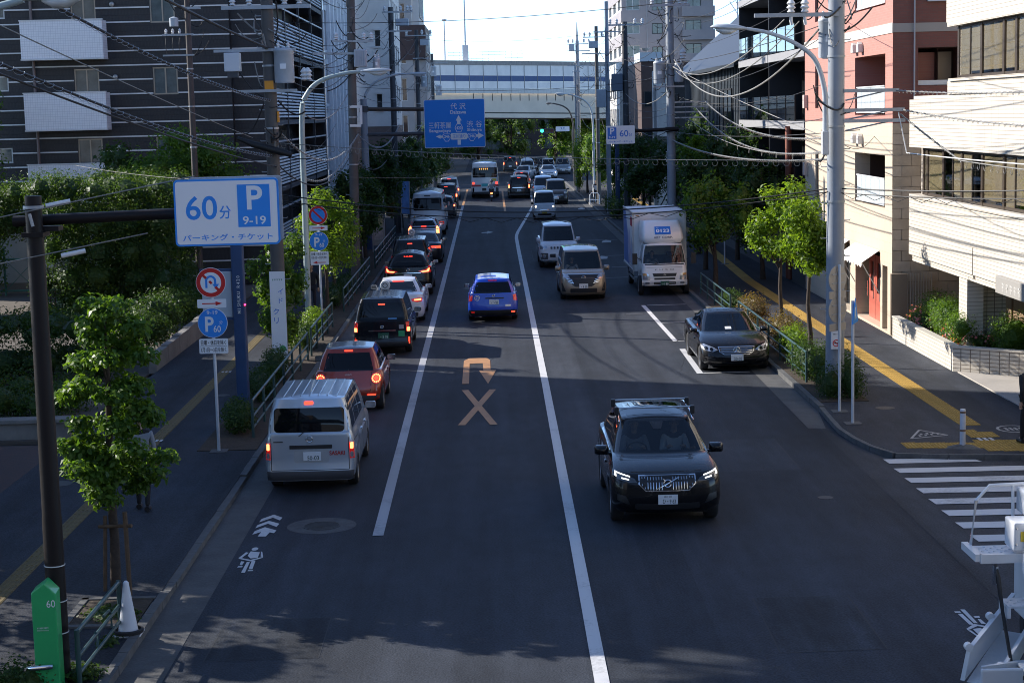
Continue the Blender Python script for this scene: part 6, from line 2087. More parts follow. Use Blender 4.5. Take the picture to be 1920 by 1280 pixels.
# kerbside shrubs
for i, (x, y, rx, ry, h, lm, lab) in enumerate(((-5.75, 38.9, .4, .9, .75, LF_HDG, 'low shrub at the foot of the blue lettering post'), (-5.85, 43.5, .4, 1.2, .8, LF_DRK, 'dark kerbside shrub beside the red car'), (-5.85, 46.6, .4, 1.1, .9, LF_DRK, 'dark kerbside shrub under the advertising pole'), (-5.8, 53.0, .4, 1.2, .8, LF_HDG, 'kerbside shrub beside the black taxi'), (-5.8, 56.4, .4, .9, .9, LF_LIT, 'yellow green kerbside shrub at the lamp foot'), (-5.85, 64.5, .4, 1.5, .9, LF_DRK, 'dark kerbside shrub beside the white sedan'), (-5.85, 69.5, .4, 1.5, .8, LF_DRK, 'dark kerbside shrub beside the luxury black car'), (-5.85, 76, .4, 2.0, .9, LF_DRK, 'dark kerbside shrub before the round street tree'),
            (8.25, 47.6, .45, .9, 1.05, LF_LIT, 'green and yellow shrub in front of the bright street tree'), (8.3, 49.6, .5, .9, 1.2, LF_BRN, 'reddish bronze shrub beside the parked sedan'), (8.35, 56.0, .5, .9, 1.05, LF_BRN, 'pale bronze shrub behind the parked sedan'), (8.3, 60.5, .4, .9, .7, LF_DRK, 'dark low shrub beside the truck nose'))):
 bush(lab, [(x, y, h * .5 + .1, rx, ry, h * .5), (x + .1, y - ry * .5, h * .42 + .1, rx * .9, ry * .5, h * .4), (x - .08, y + ry * .5, h * .46 + .1, rx * .9, ry * .5, h * .45)], 2600 if y > 60 or y < 0 else 3600, .06, 190 + i, lm)
bush('clipped dark box hedge around the foot of the big grey pole', hedge_blobs(7.72, 8.75, 40.8, 45.3, .1, 1.0, 2, 5, 1, 9), 11000, .055, 210, LF_DRK, 'box_hedge', 'hedge', shell=.25)
bush('clipped hedge block below the far parking sign', hedge_blobs(7.7, 9.2, 112, 122, .1, 1.3, 2, 4, 1, 10), 5000, .1, 211, LF_HDG, 'box_hedge', 'hedge', shell=.25)
bush('narrow sunlit creeper on the far pale pole', [(7.7, 152, 1.0 + k * .8, .4, .5, .6) for k in range(4)], 2200, .12, 212, LF_LIT, 'creeper', 'plant')
# planter in front of the white building
bush('rounded clipped green shrub in the planter before the column', [(12.7, 49.8, 1.15, .62, .7, .55), (12.6, 48.9, 1.1, .5, .6, .5)], 6000, .05, 220, LF_DOG, shell=.25)
bush('larger clipped dark green shrub in the planter middle', [(12.85, 48.0, 1.15, .75, .9, .58), (13.1, 47.0, 1.1, .7, .8, .55)], 7000, .05, 221, LF_HDG, shell=.25)
bush('clipped green shrub at the near corner of the planter', [(13.5, 45.1, 1.05, .7, .75, .55), (13.3, 44.5, .95, .55, .5, .48), (14.2, 44.5, .95, .6, .5, .48)], 7000, .05, 222, LF_DOG, shell=.25)
bush('clipped shrub row along the street side of the planter', hedge_blobs(12.15, 12.75, 45.4, 48.8, .7, 1.45, 1, 4, 1, 14), 7000, .05, 225, LF_DOG, shell=.25)
az = [(12.35, 50.5, .85, .32, .7, .32), (12.3, 49.4, .85, .3, .6, .3)]
bush('pink flowering azalea at the far end of the planter', az, 2600, .05, 223, LF_HDG, 'azalea', 'shrub', extra=([(b[0], b[1], b[2] + .04, b[3], b[4], b[5]) for b in az], 190, .085, LF_PNK))
az = [(12.4, 46.9, .8, .34, .6, .26), (12.75, 45.7, .78, .45, .6, .26), (12.5, 46.2, .8, .4, .5, .26)]
bush('pink flowering azalea at the near corner of the planter', az, 3600, .05, 224, LF_HDG, 'azalea', 'shrub', extra=([(b[0], b[1], b[2] + .04, b[3], b[4], b[5]) for b in az], 170, .085, LF_PNK))
wp = thing('pale_rock', 'pale weathered block lying among the planter shrubs', 'rock', (13.25, 46.0, .95), R(25))
B().box(-.3, .3, -.16, .16, -.12, .14).obj('block', mat('rock_pale', (.4, .38, .35), .85, var=.2), wp, bev=.05).rotation_euler = (R(12), R(18), 0)
# unseen trees added left of the frame, crowns shaped to shade the near road
for i, (x, y, zc, r) in enumerate(((-14.5, 29.4, 11.7, (2.8, 3.4, 1.2)), (-15, 23.0, 11.3, (2.6, 3.2, 1.3)))):
 tree(('broad yard tree left of the frame that shades the near road', 'second yard tree left of the frame near the footbridge')[i], x, y, .1, zc, r, 6000, .22, 240 + i, LF_DOG, trunk=.2, nclump=30, name='garden_tree')
bush('tall hedge along the plaza left of the frame', hedge_blobs(-13.2, -11.2, 20, 36.5, .1, 5.3, 2, 7, 4, 12), 15000, .13, 245, LF_HDG, 'tall_hedge', 'hedge', shell=.3)  # unseen hedge, its height set to shade the ground below the near tree
# weeds in the tree pit and along the kerb
bush('small weeds growing in the near tree pit and by the cone', [(-5.6, 24.3, .13, .35, .5, .05), (-5.2, 23.9, .13, .15, .5, .05), (-5.25, 22.9, .13, .15, .3, .06), (-5.3, 21.4, .2, .35, .3, .1)], 1500, .06, 250, LF_HDG, 'weeds', 'weeds')
bush('clipped hedge top at the bottom left corner', [(-6.0, 21.0, .25, .3, .3, .3), (-5.75, 20.9, .25, .3, .3, .3), (-6.3, 20.9, .25, .3, .3, .3)], 1800, .05, 251, LF_HDG, 'box_hedge', 'hedge')

# ------------------------------------------------------------------ vehicles (local +Y is the front)
RUB = mat('tyre_rubber', (.018, .018, .02), .8)
BLK = mat('black_plastic', (.016, .016, .018), .45)
GRY = mat('dark_grey_plastic', (.06, .06, .065), .55)
CHR = mat('chrome_trim', (.75, .76, .78), .12, metal=1)
ALU = mat('alloy_rim', (.42, .43, .45), .3, metal=1)
PRIV = mat('privacy_glass', (.005, .006, .008), .03, spec=.35)
WSG = glass_mat('windscreen_glass', (.45, .5, .5))
SDG = glass_mat('side_glass', (.12, .13, .14))
REDON = mat('brake_lamp_lit', (.5, .01, .01), .2, emit=(1, .045, .02), es=1.7)
REDHOT = mat('brake_lamp_core', (.6, .05, .02), .2, emit=(1, .17, .06), es=3.)
REDOFF = mat('tail_lamp_red', (.28, .008, .01), .08, coat=1, emit=(1, .03, .02), es=.12)
CLEAR = mat('clear_lamp', (.45, .47, .5), .08, metal=.6, coat=1)
WHITEON = mat('headlamp_lit', (.9, .9, .9), .2, emit=(1, .97, .9), es=1.0)
WARMON = mat('headlamp_warm_lit', (.9, .9, .8), .2, emit=(1, .86, .62), es=3.)
PLW = mat('plate_white', (.72, .74, .76), .45)
PLY = mat('plate_yellow', (.75, .52, .03), .45)
PLG = mat('plate_green', (.02, .10, .06), .45)
INK = mat('plate_ink', (.02, .05, .04), .6)
INKW = mat('plate_white_ink', (.8, .82, .8), .6)
SEAT = mat('seat_fabric', (.03, .031, .034), .85)
UND = mat('underbody_black', (.006, .006, .007), .9)


def paint(name, col, metal=0., rough=.35):
 dk = max(col) < .04
 return mat('paint_' + name, col, rough, metal=metal, coat=.4 if dk else .9, spec=.25 if dk else .5)


def outline(yf, yr, w, cf_, cr_, bf, br, svals):
 p, tag = [], []
 for i in range(7):
  x = (w - cf_) * i / 6
  p.append((x, yf - bf * (x / w) ** 2))
  tag.append('front')
 yb = yf - bf * ((w - cf_) / w) ** 2
 for i in range(1, 7):
  a = R(90 - 15 * i)
  p.append((w - cf_ + cf_ * math.cos(a), yb - cf_ + cf_ * math.sin(a)))
  tag.append('fc%d' % i)
 y0 = yb - cf_
 yb2 = yr + br * ((w - cr_) / w) ** 2
 y1 = yb2 + cr_
 for s_ in svals:
  p.append((w, lerp(y0, y1, s_)))
  tag.append('side')
 for i in range(1, 7):
  a = R(-15 * i)
  p.append((w - cr_ + cr_ * math.cos(a), yb2 + cr_ + cr_ * math.sin(a)))
  tag.append('rc%d' % i)
 for i in range(5, -1, -1):
  x = (w - cr_) * i / 6
  p.append((x, yr + br * (x / w) ** 2))
  tag.append('rear')
 return p, tag, (y0, y1)


class Vehicle:
 def __init__(s, name, label, cat, x, y, rz, sp, pm, group=None, roofm=None, front=True, wheels=True, sideglass=True, detail=True):
  """x, y: the middle of the vehicle on the road"""
  s.sp = sp
  s.root = thing(name, label, cat, (x, y, 0), rz, group)
  s.pm = pm
  s.detail = detail
  s.shell(pm, roofm)
  if wheels:
   s.wheels()

 def shell(s, pm, roofm):
  sp = s.sp
  L, W, H = sp['L'], sp['W'], sp['H']
  hw = W / 2
  r = sp.get('r', .32)
  ra = r + .05
  sill = sp.get('sill', .24)
  belt, gz, rz = sp['belt'], sp['gz'], sp['rz']
  fp, rp, sd = sp['fp'], sp['rp'], sp.get('sd', [(0, .07), (.12, .02), (.35, 0), (.7, .005), (.92, .03), (1, .055)])
  cf_, cr_ = sp.get('cf', .34), sp.get('cr', .26)
  bf, br = sp.get('bf', .12), sp.get('br', .05)
  axles = [a for a in (sp['wf'], sp['wr']) if a is not None]

  def low(y):
   z = sill
   for a in axles:
    d = abs(y - a)
    if d < ra:
     z = max(z, r + math.sqrt(ra * ra - d * d))
   return z
  # columns along the side
  _, _, (ya, yb) = outline(L / 2, -L / 2, hw, cf_, cr_, bf, br, [0])
  ys = [lerp(ya, yb, i / 26) for i in range(27)]
  for a in axles:
   for k in range(-6, 7):
    ys.append(a + ra * math.sin(R(15 * k)))
   dd = math.sqrt(max(0, ra * ra - (sill - r) ** 2))
   ys += [a + dd + .004, a - dd - .004]
  sv = [(ya - y) / (ya - yb) for y in ys if yb <= y <= ya]
  g = sp['g']
  _, _, (ga, gb) = outline(g[0], g[1], g[2], g[3], g[4], sp.get('gbf', .14), sp.get('gbr', .05), [0])
  for (w0, w1) in sp['sw']:
   for q in (w0, w1):
    t = (ga - q) / (ga - gb)
    if 0 <= t <= 1:
     sv.append(t)
  sv = sorted(set(round(t, 4) for t in sv))
  sv = [t for i, t in enumerate(sv) if i == 0 or t - sv[i - 1] > .002]
  rows, kinds = [], []
  zfs = [0, .04, .12, .22, .35, .5, .65, .78, .88, .95, 1]
  top = None
  for zf in zfs:
   fi, ri, si = interp(fp, zf), interp(rp, zf), interp(sd, zf)
   o, tag, _ = outline(L / 2 - fi, -L / 2 + ri, hw - si, cf_, cr_, bf, br, sv)
   rows.append([(x, y, lerp(low(y), interp(belt, y), zf)) for (x, y) in o])
   kinds.append(('low', zf))
   top = o
  go, tag, _ = outline(g[0], g[1], g[2], g[3], g[4], sp.get('gbf', .14), sp.get('gbr', .05), sv)
  hc = sp.get('hc', .03)
  for k in (.06, .3, .6, .85, 1.):
   row = []
   for (a, b) in zip(top, go):
    x, y = lerp(a[0], b[0], k), lerp(a[1], b[1], k)
    e = k ** .8
    z = lerp(interp(belt, a[1]), interp(gz, b[1]), e) + hc * math.sin(math.pi * min(1, k * 1.0)) * (1 - .6 * (x / hw) ** 2) * min(1, abs(a[1] - b[1]) / .6)
    row.append((x, y, z))
   rows.append(row)
   kinds.append(('deck', k))
  rf = sp['roof']
  ro, _, _ = outline(rf[0], rf[1], rf[2], rf[3], rf[4], sp.get('rbf', .08), sp.get('rbr', .03), sv)
  vs_ = sp.get('vs', (.05, .94))
  vlist = sorted(set([0, vs_[0], .28, .5, .72, vs_[1], 1]))
  bul = sp.get('bul', .025)
  for v in vlist[1:]:
   row = []
   for (a, b) in zip(go, ro):
    k = v
    bb = bul * math.sin(math.pi * v)
    x, y = lerp(a[0], b[0], k), lerp(a[1], b[1], k)
    d = math.hypot(x, y * .4) or 1
    x += bb * x / hw
    y += bb * .6 * (y / (L / 2))
    row.append((x, y, lerp(interp(gz, a[1]), interp(rz, b[1]), v)))
   rows.append(row)
   kinds.append(('gh', v))
  yc = (rf[0] + rf[1]) / 2
  for k in (.9, .75, .5, .25, 0.):
   row = []
   for (a) in ro:
    kk = k + (1 - k) * .72
    row.append((a[0] * k, yc + (a[1] - yc) * kk, interp(rz, a[1]) + (H - max(z for _, z in rz)) * (1 - k * k)))
   rows.append(row)
   kinds.append(('roof', k))
  n = len(rows[0])
  cols = [(i, 1) for i in range(n)] + [(i, -1) for i in range(n - 2, 0, -1)]
  m = len(cols)
  V = []
  for rw in rows:
   for (i, sg) in cols:
    V.append((rw[i][0] * sg, rw[i][1], rw[i][2]))
  sets = {}
  for ri in range(len(rows) - 1):
   kd = kinds[ri + 1]
   vv = .5 * ((kinds[ri][1] if kinds[ri][0] == 'gh' else 0) + kd[1]) if kd[0] == 'gh' else 0
   for ci in range(m):
    cj = (ci + 1) % m
    f = (ri * m + ci, ri * m + cj, (ri + 1) * m + cj, (ri + 1) * m + ci)
    i0, i1 = cols[ci][0], cols[cj][0]
    tg = tag[max(i0, i1)] if max(i0, i1) < n else 'rear'
    lo = min(i0, i1)
    part = 'body'
    if kd[0] == 'gh' and vs_[0] < vv < vs_[1]:
     if tag[lo] == 'front' or tag[lo] in sp.get('wsc', ('fc1', 'fc2')):
      part = 'windscreen'
     elif tag[lo] == 'side' and tag[max(i0, i1)] == 'side':
      yy = .25 * sum(V[q][1] for q in f)
      yo = .5 * (go[i0][1] + go[i1][1])
      for (w0, w1) in sp['sw']:
       if min(w0, w1) < yo < max(w0, w1):
        part = 'side_window' + ('R' if cols[ci][1] > 0 and cols[cj][1] > 0 else 'L') + str(w0)
    elif kd[0] == 'roof' and roofm:
     part = 'roof'
    sets.setdefault(part, []).append(f)
  allf = [f for fs in sets.values() for f in fs]
  s.bvh = BVHTree.FromPolygons([Vector(v) for v in V], allf)
  for part, fs in sets.items():
   used = sorted(set(i for f in fs for i in f))
   mp = {q: i for i, q in enumerate(used)}
   b = B()
   b.v = [V[q] for q in used]
   b.f = [tuple(mp[q] for q in f) for f in fs]
   me = b.mesh(fix=False)
   bm = bmesh.new()
   bm.from_mesh(me)
   bmesh.ops.remove_doubles(bm, verts=bm.verts, dist=.0008)
   bm.faces.ensure_lookup_table()
   bmesh.ops.recalc_face_normals(bm, faces=bm.faces)
   bm.to_mesh(me)
   bm.free()
   me.polygons.foreach_set('use_smooth', [True] * len(me.polygons))
   me.set_sharp_from_angle(angle=R(38))
   nm = 'side_window' if part.startswith('side_window') else part
   mt = {'body': pm, 'windscreen': sp.get('wsm', WSG), 'side_window': sp.get('sdm', SDG), 'roof': roofm}[nm]
   link(nm, me, mt, s.root)
  # floor pan and wheel wells
  ub = B().box(-hw + .24, hw - .24, -L / 2 + .25, L / 2 - .25, sill - .03, sill + .42)
  ub.box(-hw + .1, hw - .1, sp['wr'] + ra + .05, sp['wf'] - ra - .05, sill - .01, sill + .1)
  ub.obj('underbody', UND, s.root)

 def wheels(s):
  sp = s.sp
  r, W = sp.get('r', .32), sp['W']
  tw = sp.get('tw', .2)
  key = (r, tw, sp.get('rimstyle', 5))
  if key not in WHEELS:
   t = B().lathe([(r * .66, -tw / 2 + .01), (r * .9, -tw / 2), (r * .97, -tw / 2 + .02), (r, -tw / 2 + .05), (r, tw / 2 - .05), (r * .97, tw / 2 - .02), (r * .9, tw / 2), (r * .66, tw / 2 - .01)], axis='X', n=28)
   rim = B().lathe([(r * .67, tw / 2 - .012), (r * .62, tw / 2 - .02), (r * .6, tw / 2 - .06), (0.01, tw / 2 - .07)], axis='X', n=28)
   ns = sp.get('rimstyle', 5)
   for k in range(ns):
    a = 2 * math.pi * k / ns
    d = Vector((0, math.cos(a), math.sin(a)))
    e = Vector((0, -math.sin(a), math.cos(a)))
    x1, x0 = tw / 2 - .022, tw / 2 - .06
    q = []
    for (rr, ww) in ((r * .12, .05), (r * .62, .035)):
     for (sg, xx) in ((-1, x1), (1, x1), (1, x0), (-1, x0)):
      q.append(d * rr + e * sg * ww + Vector((xx, 0, 0)))
    rim.add(q, [(0, 1, 5, 4), (1, 2, 6, 5), (3, 0, 4, 7)])
   rim.lathe([(r * .18, tw / 2 - .018), (0.01, tw / 2 - .014)], axis='X', n=14)
   tm = t.mesh(True)
   rm = rim.mesh(True)
   tm.materials.append(RUB)
   rm.materials.append(sp.get('rimm', ALU))
   WHEELS[key] = (tm, rm)
  tm, rm = WHEELS[key]
  for yy in sp.get('axles', (sp['wf'], sp['wr'])):
   for sg in (1, -1):
    w = link('wheel', tm, None, s.root)
    w.location = (sg * (W / 2 - tw / 2 - .015), yy, r)
    if sg < 0:
     w.rotation_euler = (0, 0, math.pi)
    rr = link('rim', rm, None, w)

 def hit(s, ax, a, b):
  if ax == 'F':
   o, d = Vector((a, 9, b)), Vector((0, -1, 0))
  elif ax == 'B':
   o, d = Vector((a, -9, b)), Vector((0, 1, 0))
  elif ax == 'R':
   o, d = Vector((5, a, b)), Vector((-1, 0, 0))
  elif ax == 'L':
   o, d = Vector((-5, a, b)), Vector((1, 0, 0))
  else:
   o, d = Vector((a, b, 9)), Vector((0, 0, -1))
  h = s.bvh.ray_cast(o, d)
  return (h[0], -d) if h[0] is not None else (None, -d)

 def patch(s, name, ax, poly, m, off=.004, grid=.06, parent=None, skirt=.012):
  """a piece that lies on the body: poly in (x,z) for F/B, (y,z) for L/R, (x,y) for T"""
  pts = []
  n = len(poly)
  for i in range(n):
   a, b = poly[i], poly[(i + 1) % n]
   k = max(1, int(math.hypot(b[0] - a[0], b[1] - a[1]) / grid))
   for j in range(k):
    pts.append(Vector((lerp(a[0], b[0], j / k), lerp(a[1], b[1], j / k))))
  nb = len(pts)
  xs, zs = [p.x for p in pts], [p.y for p in pts]
  gx = np.arange(min(xs) + grid / 2, max(xs), grid)
  gz_ = np.arange(min(zs) + grid / 2, max(zs), grid)

  def inside(x, z):
   c = False
   j = nb - 1
   for i in range(nb):
    if (zs[i] > z) != (zs[j] > z) and x < (xs[j] - xs[i]) * (z - zs[i]) / (zs[j] - zs[i]) + xs[i]:
     c = not c
    j = i
   return c
  inner = [Vector((x, z)) for x in gx for z in gz_ if inside(x, z)]
  vo, eo, fo, *_ = delaunay_2d_cdt(pts + inner, [(i, (i + 1) % nb) for i in range(nb)], [], 1, 1e-5)
  vv = []
  last = None
  hits = [s.hit(ax, p.x, p.y) for p in vo]
  good = [h for h, _ in hits if h is not None]
  if not good:
   return None
  for p, (h, d) in zip(vo, hits):
   if h is None:
    q = min(good, key=lambda g_: ((g_.x - p.x) ** 2 + (g_.z - p.y) ** 2) if ax in 'FB' else ((g_.y - p.x) ** 2 + (g_.z - p.y) ** 2))
    h = Vector((p.x, q.y, p.y)) if ax in 'FB' else (Vector((q.x, p.x, p.y)) if ax in 'LR' else Vector((p.x, p.y, q.z)))
   vv.append(h + d * off)
  b = B()
  b.v = [tuple(v) for v in vv]
  b.f = [tuple(f) for f in fo]
  # skirt back into the body
  d = hits[0][1]
  cnt = {}
  for f in fo:
   for i in range(len(f)):
    e = tuple(sorted((f[i], f[(i + 1) % len(f)])))
    cnt[e] = cnt.get(e, 0) + 1
  nn = len(b.v)
  idx = {}
  for e, c in cnt.items():
   if c == 1:
    for q in e:
     if q not in idx:
      idx[q] = len(b.v)
      b.v.append(tuple(Vector(b.v[q]) - d * (off + skirt)))
    b.f.append((e[0], e[1], idx[e[1]], idx[e[0]]))
  me = b.mesh(True, sharp=45)
  return link(name, me, m, parent or s.root)

 def pair(s, name, ax, poly, m, **k):
  a = s.patch(name, ax, poly, m, **k)
  b = s.patch(name, ax, [(-p[0], p[1]) for p in poly][::-1], m, **k)
  return a, b

 def sides(s, name, poly, m, **k):
  s.patch(name, 'R', poly, m, **k)
  s.patch(name, 'L', poly, m, **k)

 def plate(s, ax, z, top, num, bg=None, fg=None, x=0., w=.33):
  bg, fg = bg or PLW, fg or INK
  h, d = s.hit(ax, x, z)
  y = h.y + d.y * .018
  sg = d.y
  b = B().box(-w / 2, w / 2, -.006, .006, -w / 4, w / 4)
  o = b.obj('number_plate', bg, s.root, bev=.004)
  o.location = (x, y, z)
  o.rotation_euler = (0, 0, 0 if sg < 0 else math.pi)
  if num:
   text(num, .02, -.03, -.0075, fg, o, w=w * .66, h=.078, bold=.012)
  else:
   strokes(o, .02, -.03, -.0068, w * .62, .07, 4, fg)
  if top:
   text(top, 0, .05, -.0075, fg, o, h=.032, bold=.01)
  return o

 def label(s, ax, x, z, st, m, w=None, h=None, off=.008, bold=0., name='lettering'):
  p, d = s.hit(ax, x, z)
  if p is None:
   return
  t = text(st, x, z, p.y + d.y * off, m, s.root, w=w, h=h, bold=bold, name=name)
  if d.y > 0:
   t.rotation_euler = (0, 0, math.pi)
  return t

 def ring(s, ax, x, z, r, m=None, w=.008, name='emblem', bar=None):
  p, d = s.hit(ax, x, z)
  b = B()
  pts = [(r * math.cos(2 * math.pi * k / 24), 0, r * math.sin(2 * math.pi * k / 24) * (.72 if bar == 'oval' else 1)) for k in range(25)]
  b.tube(pts, w, 6, cap=False)
  if bar == 'bar':
   b.box(-r * 1.25, r * 1.25, -.008, .008, -r * .22, r * .22)
  elif bar == 'star':
   for k in range(3):
    a = R(90 + 120 * k)
    b.tube([(0, 0, 0), (r * math.cos(a), 0, r * math.sin(a))], [w * 1.6, w * .6], 6)
  elif bar == 'arrow':
   b.tube([(r * .6, 0, r * .6), (r * 1.2, 0, r * 1.2)], w, 6)
  elif bar == 'oval':
   b.tube([(0, 0, r * .7), (0, 0, -r * .3)], w, 6)
   b.tube([(-r * .5, 0, r * .25), (r * .5, 0, r * .25)], w, 6)
  elif bar == 'L':
   b.tube([(-r * .2, 0, r * .5), (-r * .4, 0, -r * .3), (r * .5, 0, -r * .3)], w, 6)
  elif bar == 'tri':
   for k in range(3):
    a = R(90 + 120 * k)
    c = Vector((r * .5 * math.cos(a), 0, r * .5 * math.sin(a)))
    u = Vector((math.cos(a), 0, math.sin(a))) * r * .5
    v = Vector((-math.sin(a), 0, math.cos(a))) * r * .27
    q = [c - u, c + v, c + u, c - v]
    b.add([p_ + Vector((0, t, 0)) for t in (-.006, .006) for p_ in q], [(0, 1, 2, 3), (7, 6, 5, 4), (0, 1, 5, 4), (1, 2, 6, 5), (2, 3, 7, 6), (3, 0, 4, 7)])
   b.v, b.f = b.v[len(pts) * 6:], [tuple(i - len(pts) * 6 for i in f) for f in b.f if min(f) >= len(pts) * 6]
  o = b.obj(name, m or CHR, s.root, smooth=True)
  o.location = (x, p.y + d.y * .012, z)
  return o

 def mirrors(s, y, z, m, w=.22, h=.14, out=.03):
  hw = s.sp['W'] / 2
  for sg in (1, -1):
   p, d = s.hit('R' if sg > 0 else 'L', y, z)
   x = (p.x if p else sg * hw)
   b = B()
   c = Vector((x + sg * (out + w / 2), y - .02, z + .04))
   vv = []
   for (yy, k) in ((-.05, .96), (.02, 1), (.09, .72), (.12, .4)):
    for q in round_poly(-w / 2 * k, w / 2 * k, -h / 2 * k, h / 2 * k, .04 * k, 3):
     vv.append((c.x + q[0], c.y + yy, c.z + q[1]))
   n = 16
   ff = [tuple(range(n))] + [tuple(range(3 * n, 4 * n))]
   for i in range(3):
    for k in range(n):
     ff.append((i * n + k, i * n + (k + 1) % n, (i + 1) * n + (k + 1) % n, (i + 1) * n + k))
   b.add(vv, ff)
   b.tube([(x - sg * .03, y + .03, z - .02), (x + sg * (out + .05), y + .02, z)], .025, 6)
   o = b.obj('side_mirror', m, s.root, smooth=True)
   B().prism(round_poly(-w / 2 * .86, w / 2 * .86, -h / 2 * .84, h / 2 * .84, .03, 3), 'Y', 0, .004).obj('mirror_glass', CHR, o).location = (c.x, c.y - .056, c.z)

 def interior(s, seats=True, dash=None):
  sp = s.sp
  g = sp['g']
  w = g[2]
  zc = interp(sp['gz'], g[0])
  y0 = g[0] - .12
  B().prism([(y0, zc - .04), (y0 - .35, zc - .02), (y0 - .55, zc - .1), (y0 - .5, zc - .35), (y0, zc - .4)], 'X', -w + .06, w - .06).obj('dashboard', BLK, s.root, bev=.03)
  ys = sp.get('seat_y', y0 - 1.25)
  zb = sp.get('seat_z', zc - .45)
  for sg in (-1, 1):
   b = B().cbox((sg * .36, ys + .22, zb), (.5, .52, .14))
   b.cbox((sg * .36, ys - .1, zb + .32), (.48, .14, .62), Matrix.Rotation(R(12), 3, 'X').to_euler())
   b.cbox((sg * .36, ys - .2, zb + .72), (.26, .09, .17))
   b.obj('seat', SEAT, s.root, bev=.04)
  c = Vector((.36, y0 - .62, zc - .06))
  b = B().tube([(c.x + .18 * math.cos(2 * math.pi * k / 20), c.y + .08 * math.sin(2 * math.pi * k / 20), c.z + .16 * math.sin(2 * math.pi * k / 20)) for k in range(21)], .014, 6, cap=False)
  b.tube([c + Vector((-.17, 0, 0)), c + Vector((.17, 0, 0))], .014, 6).tube([c, c + Vector((0, .2, -.12))], .025, 6)
  b.obj('steering_wheel', BLK, s.root, smooth=True)
  # far wall of the cabin
  B().box(-w + .1, w - .1, g[1] + .3, g[1] + .34, sp.get('sill', .24) + .1, zc + .25).obj('cabin_lining', SEAT, s.root)
  return c

 def wiper(s, ax, pts, m=None, parent=None):
  q = []
  for (x, z) in pts:
   p, d = s.hit(ax, x, z)
   q.append(p + d * .02)
  B().tube(q, .008, 5).obj('wiper', m or BLK, s.root)


WHEELS = {}
FV = [(0, .16), (.12, .05), (.3, 0), (.6, .02), (.85, .05), (1, .12)]
RV = [(0, .08), (.12, .02), (.3, 0), (.55, .03), (1, .07)]


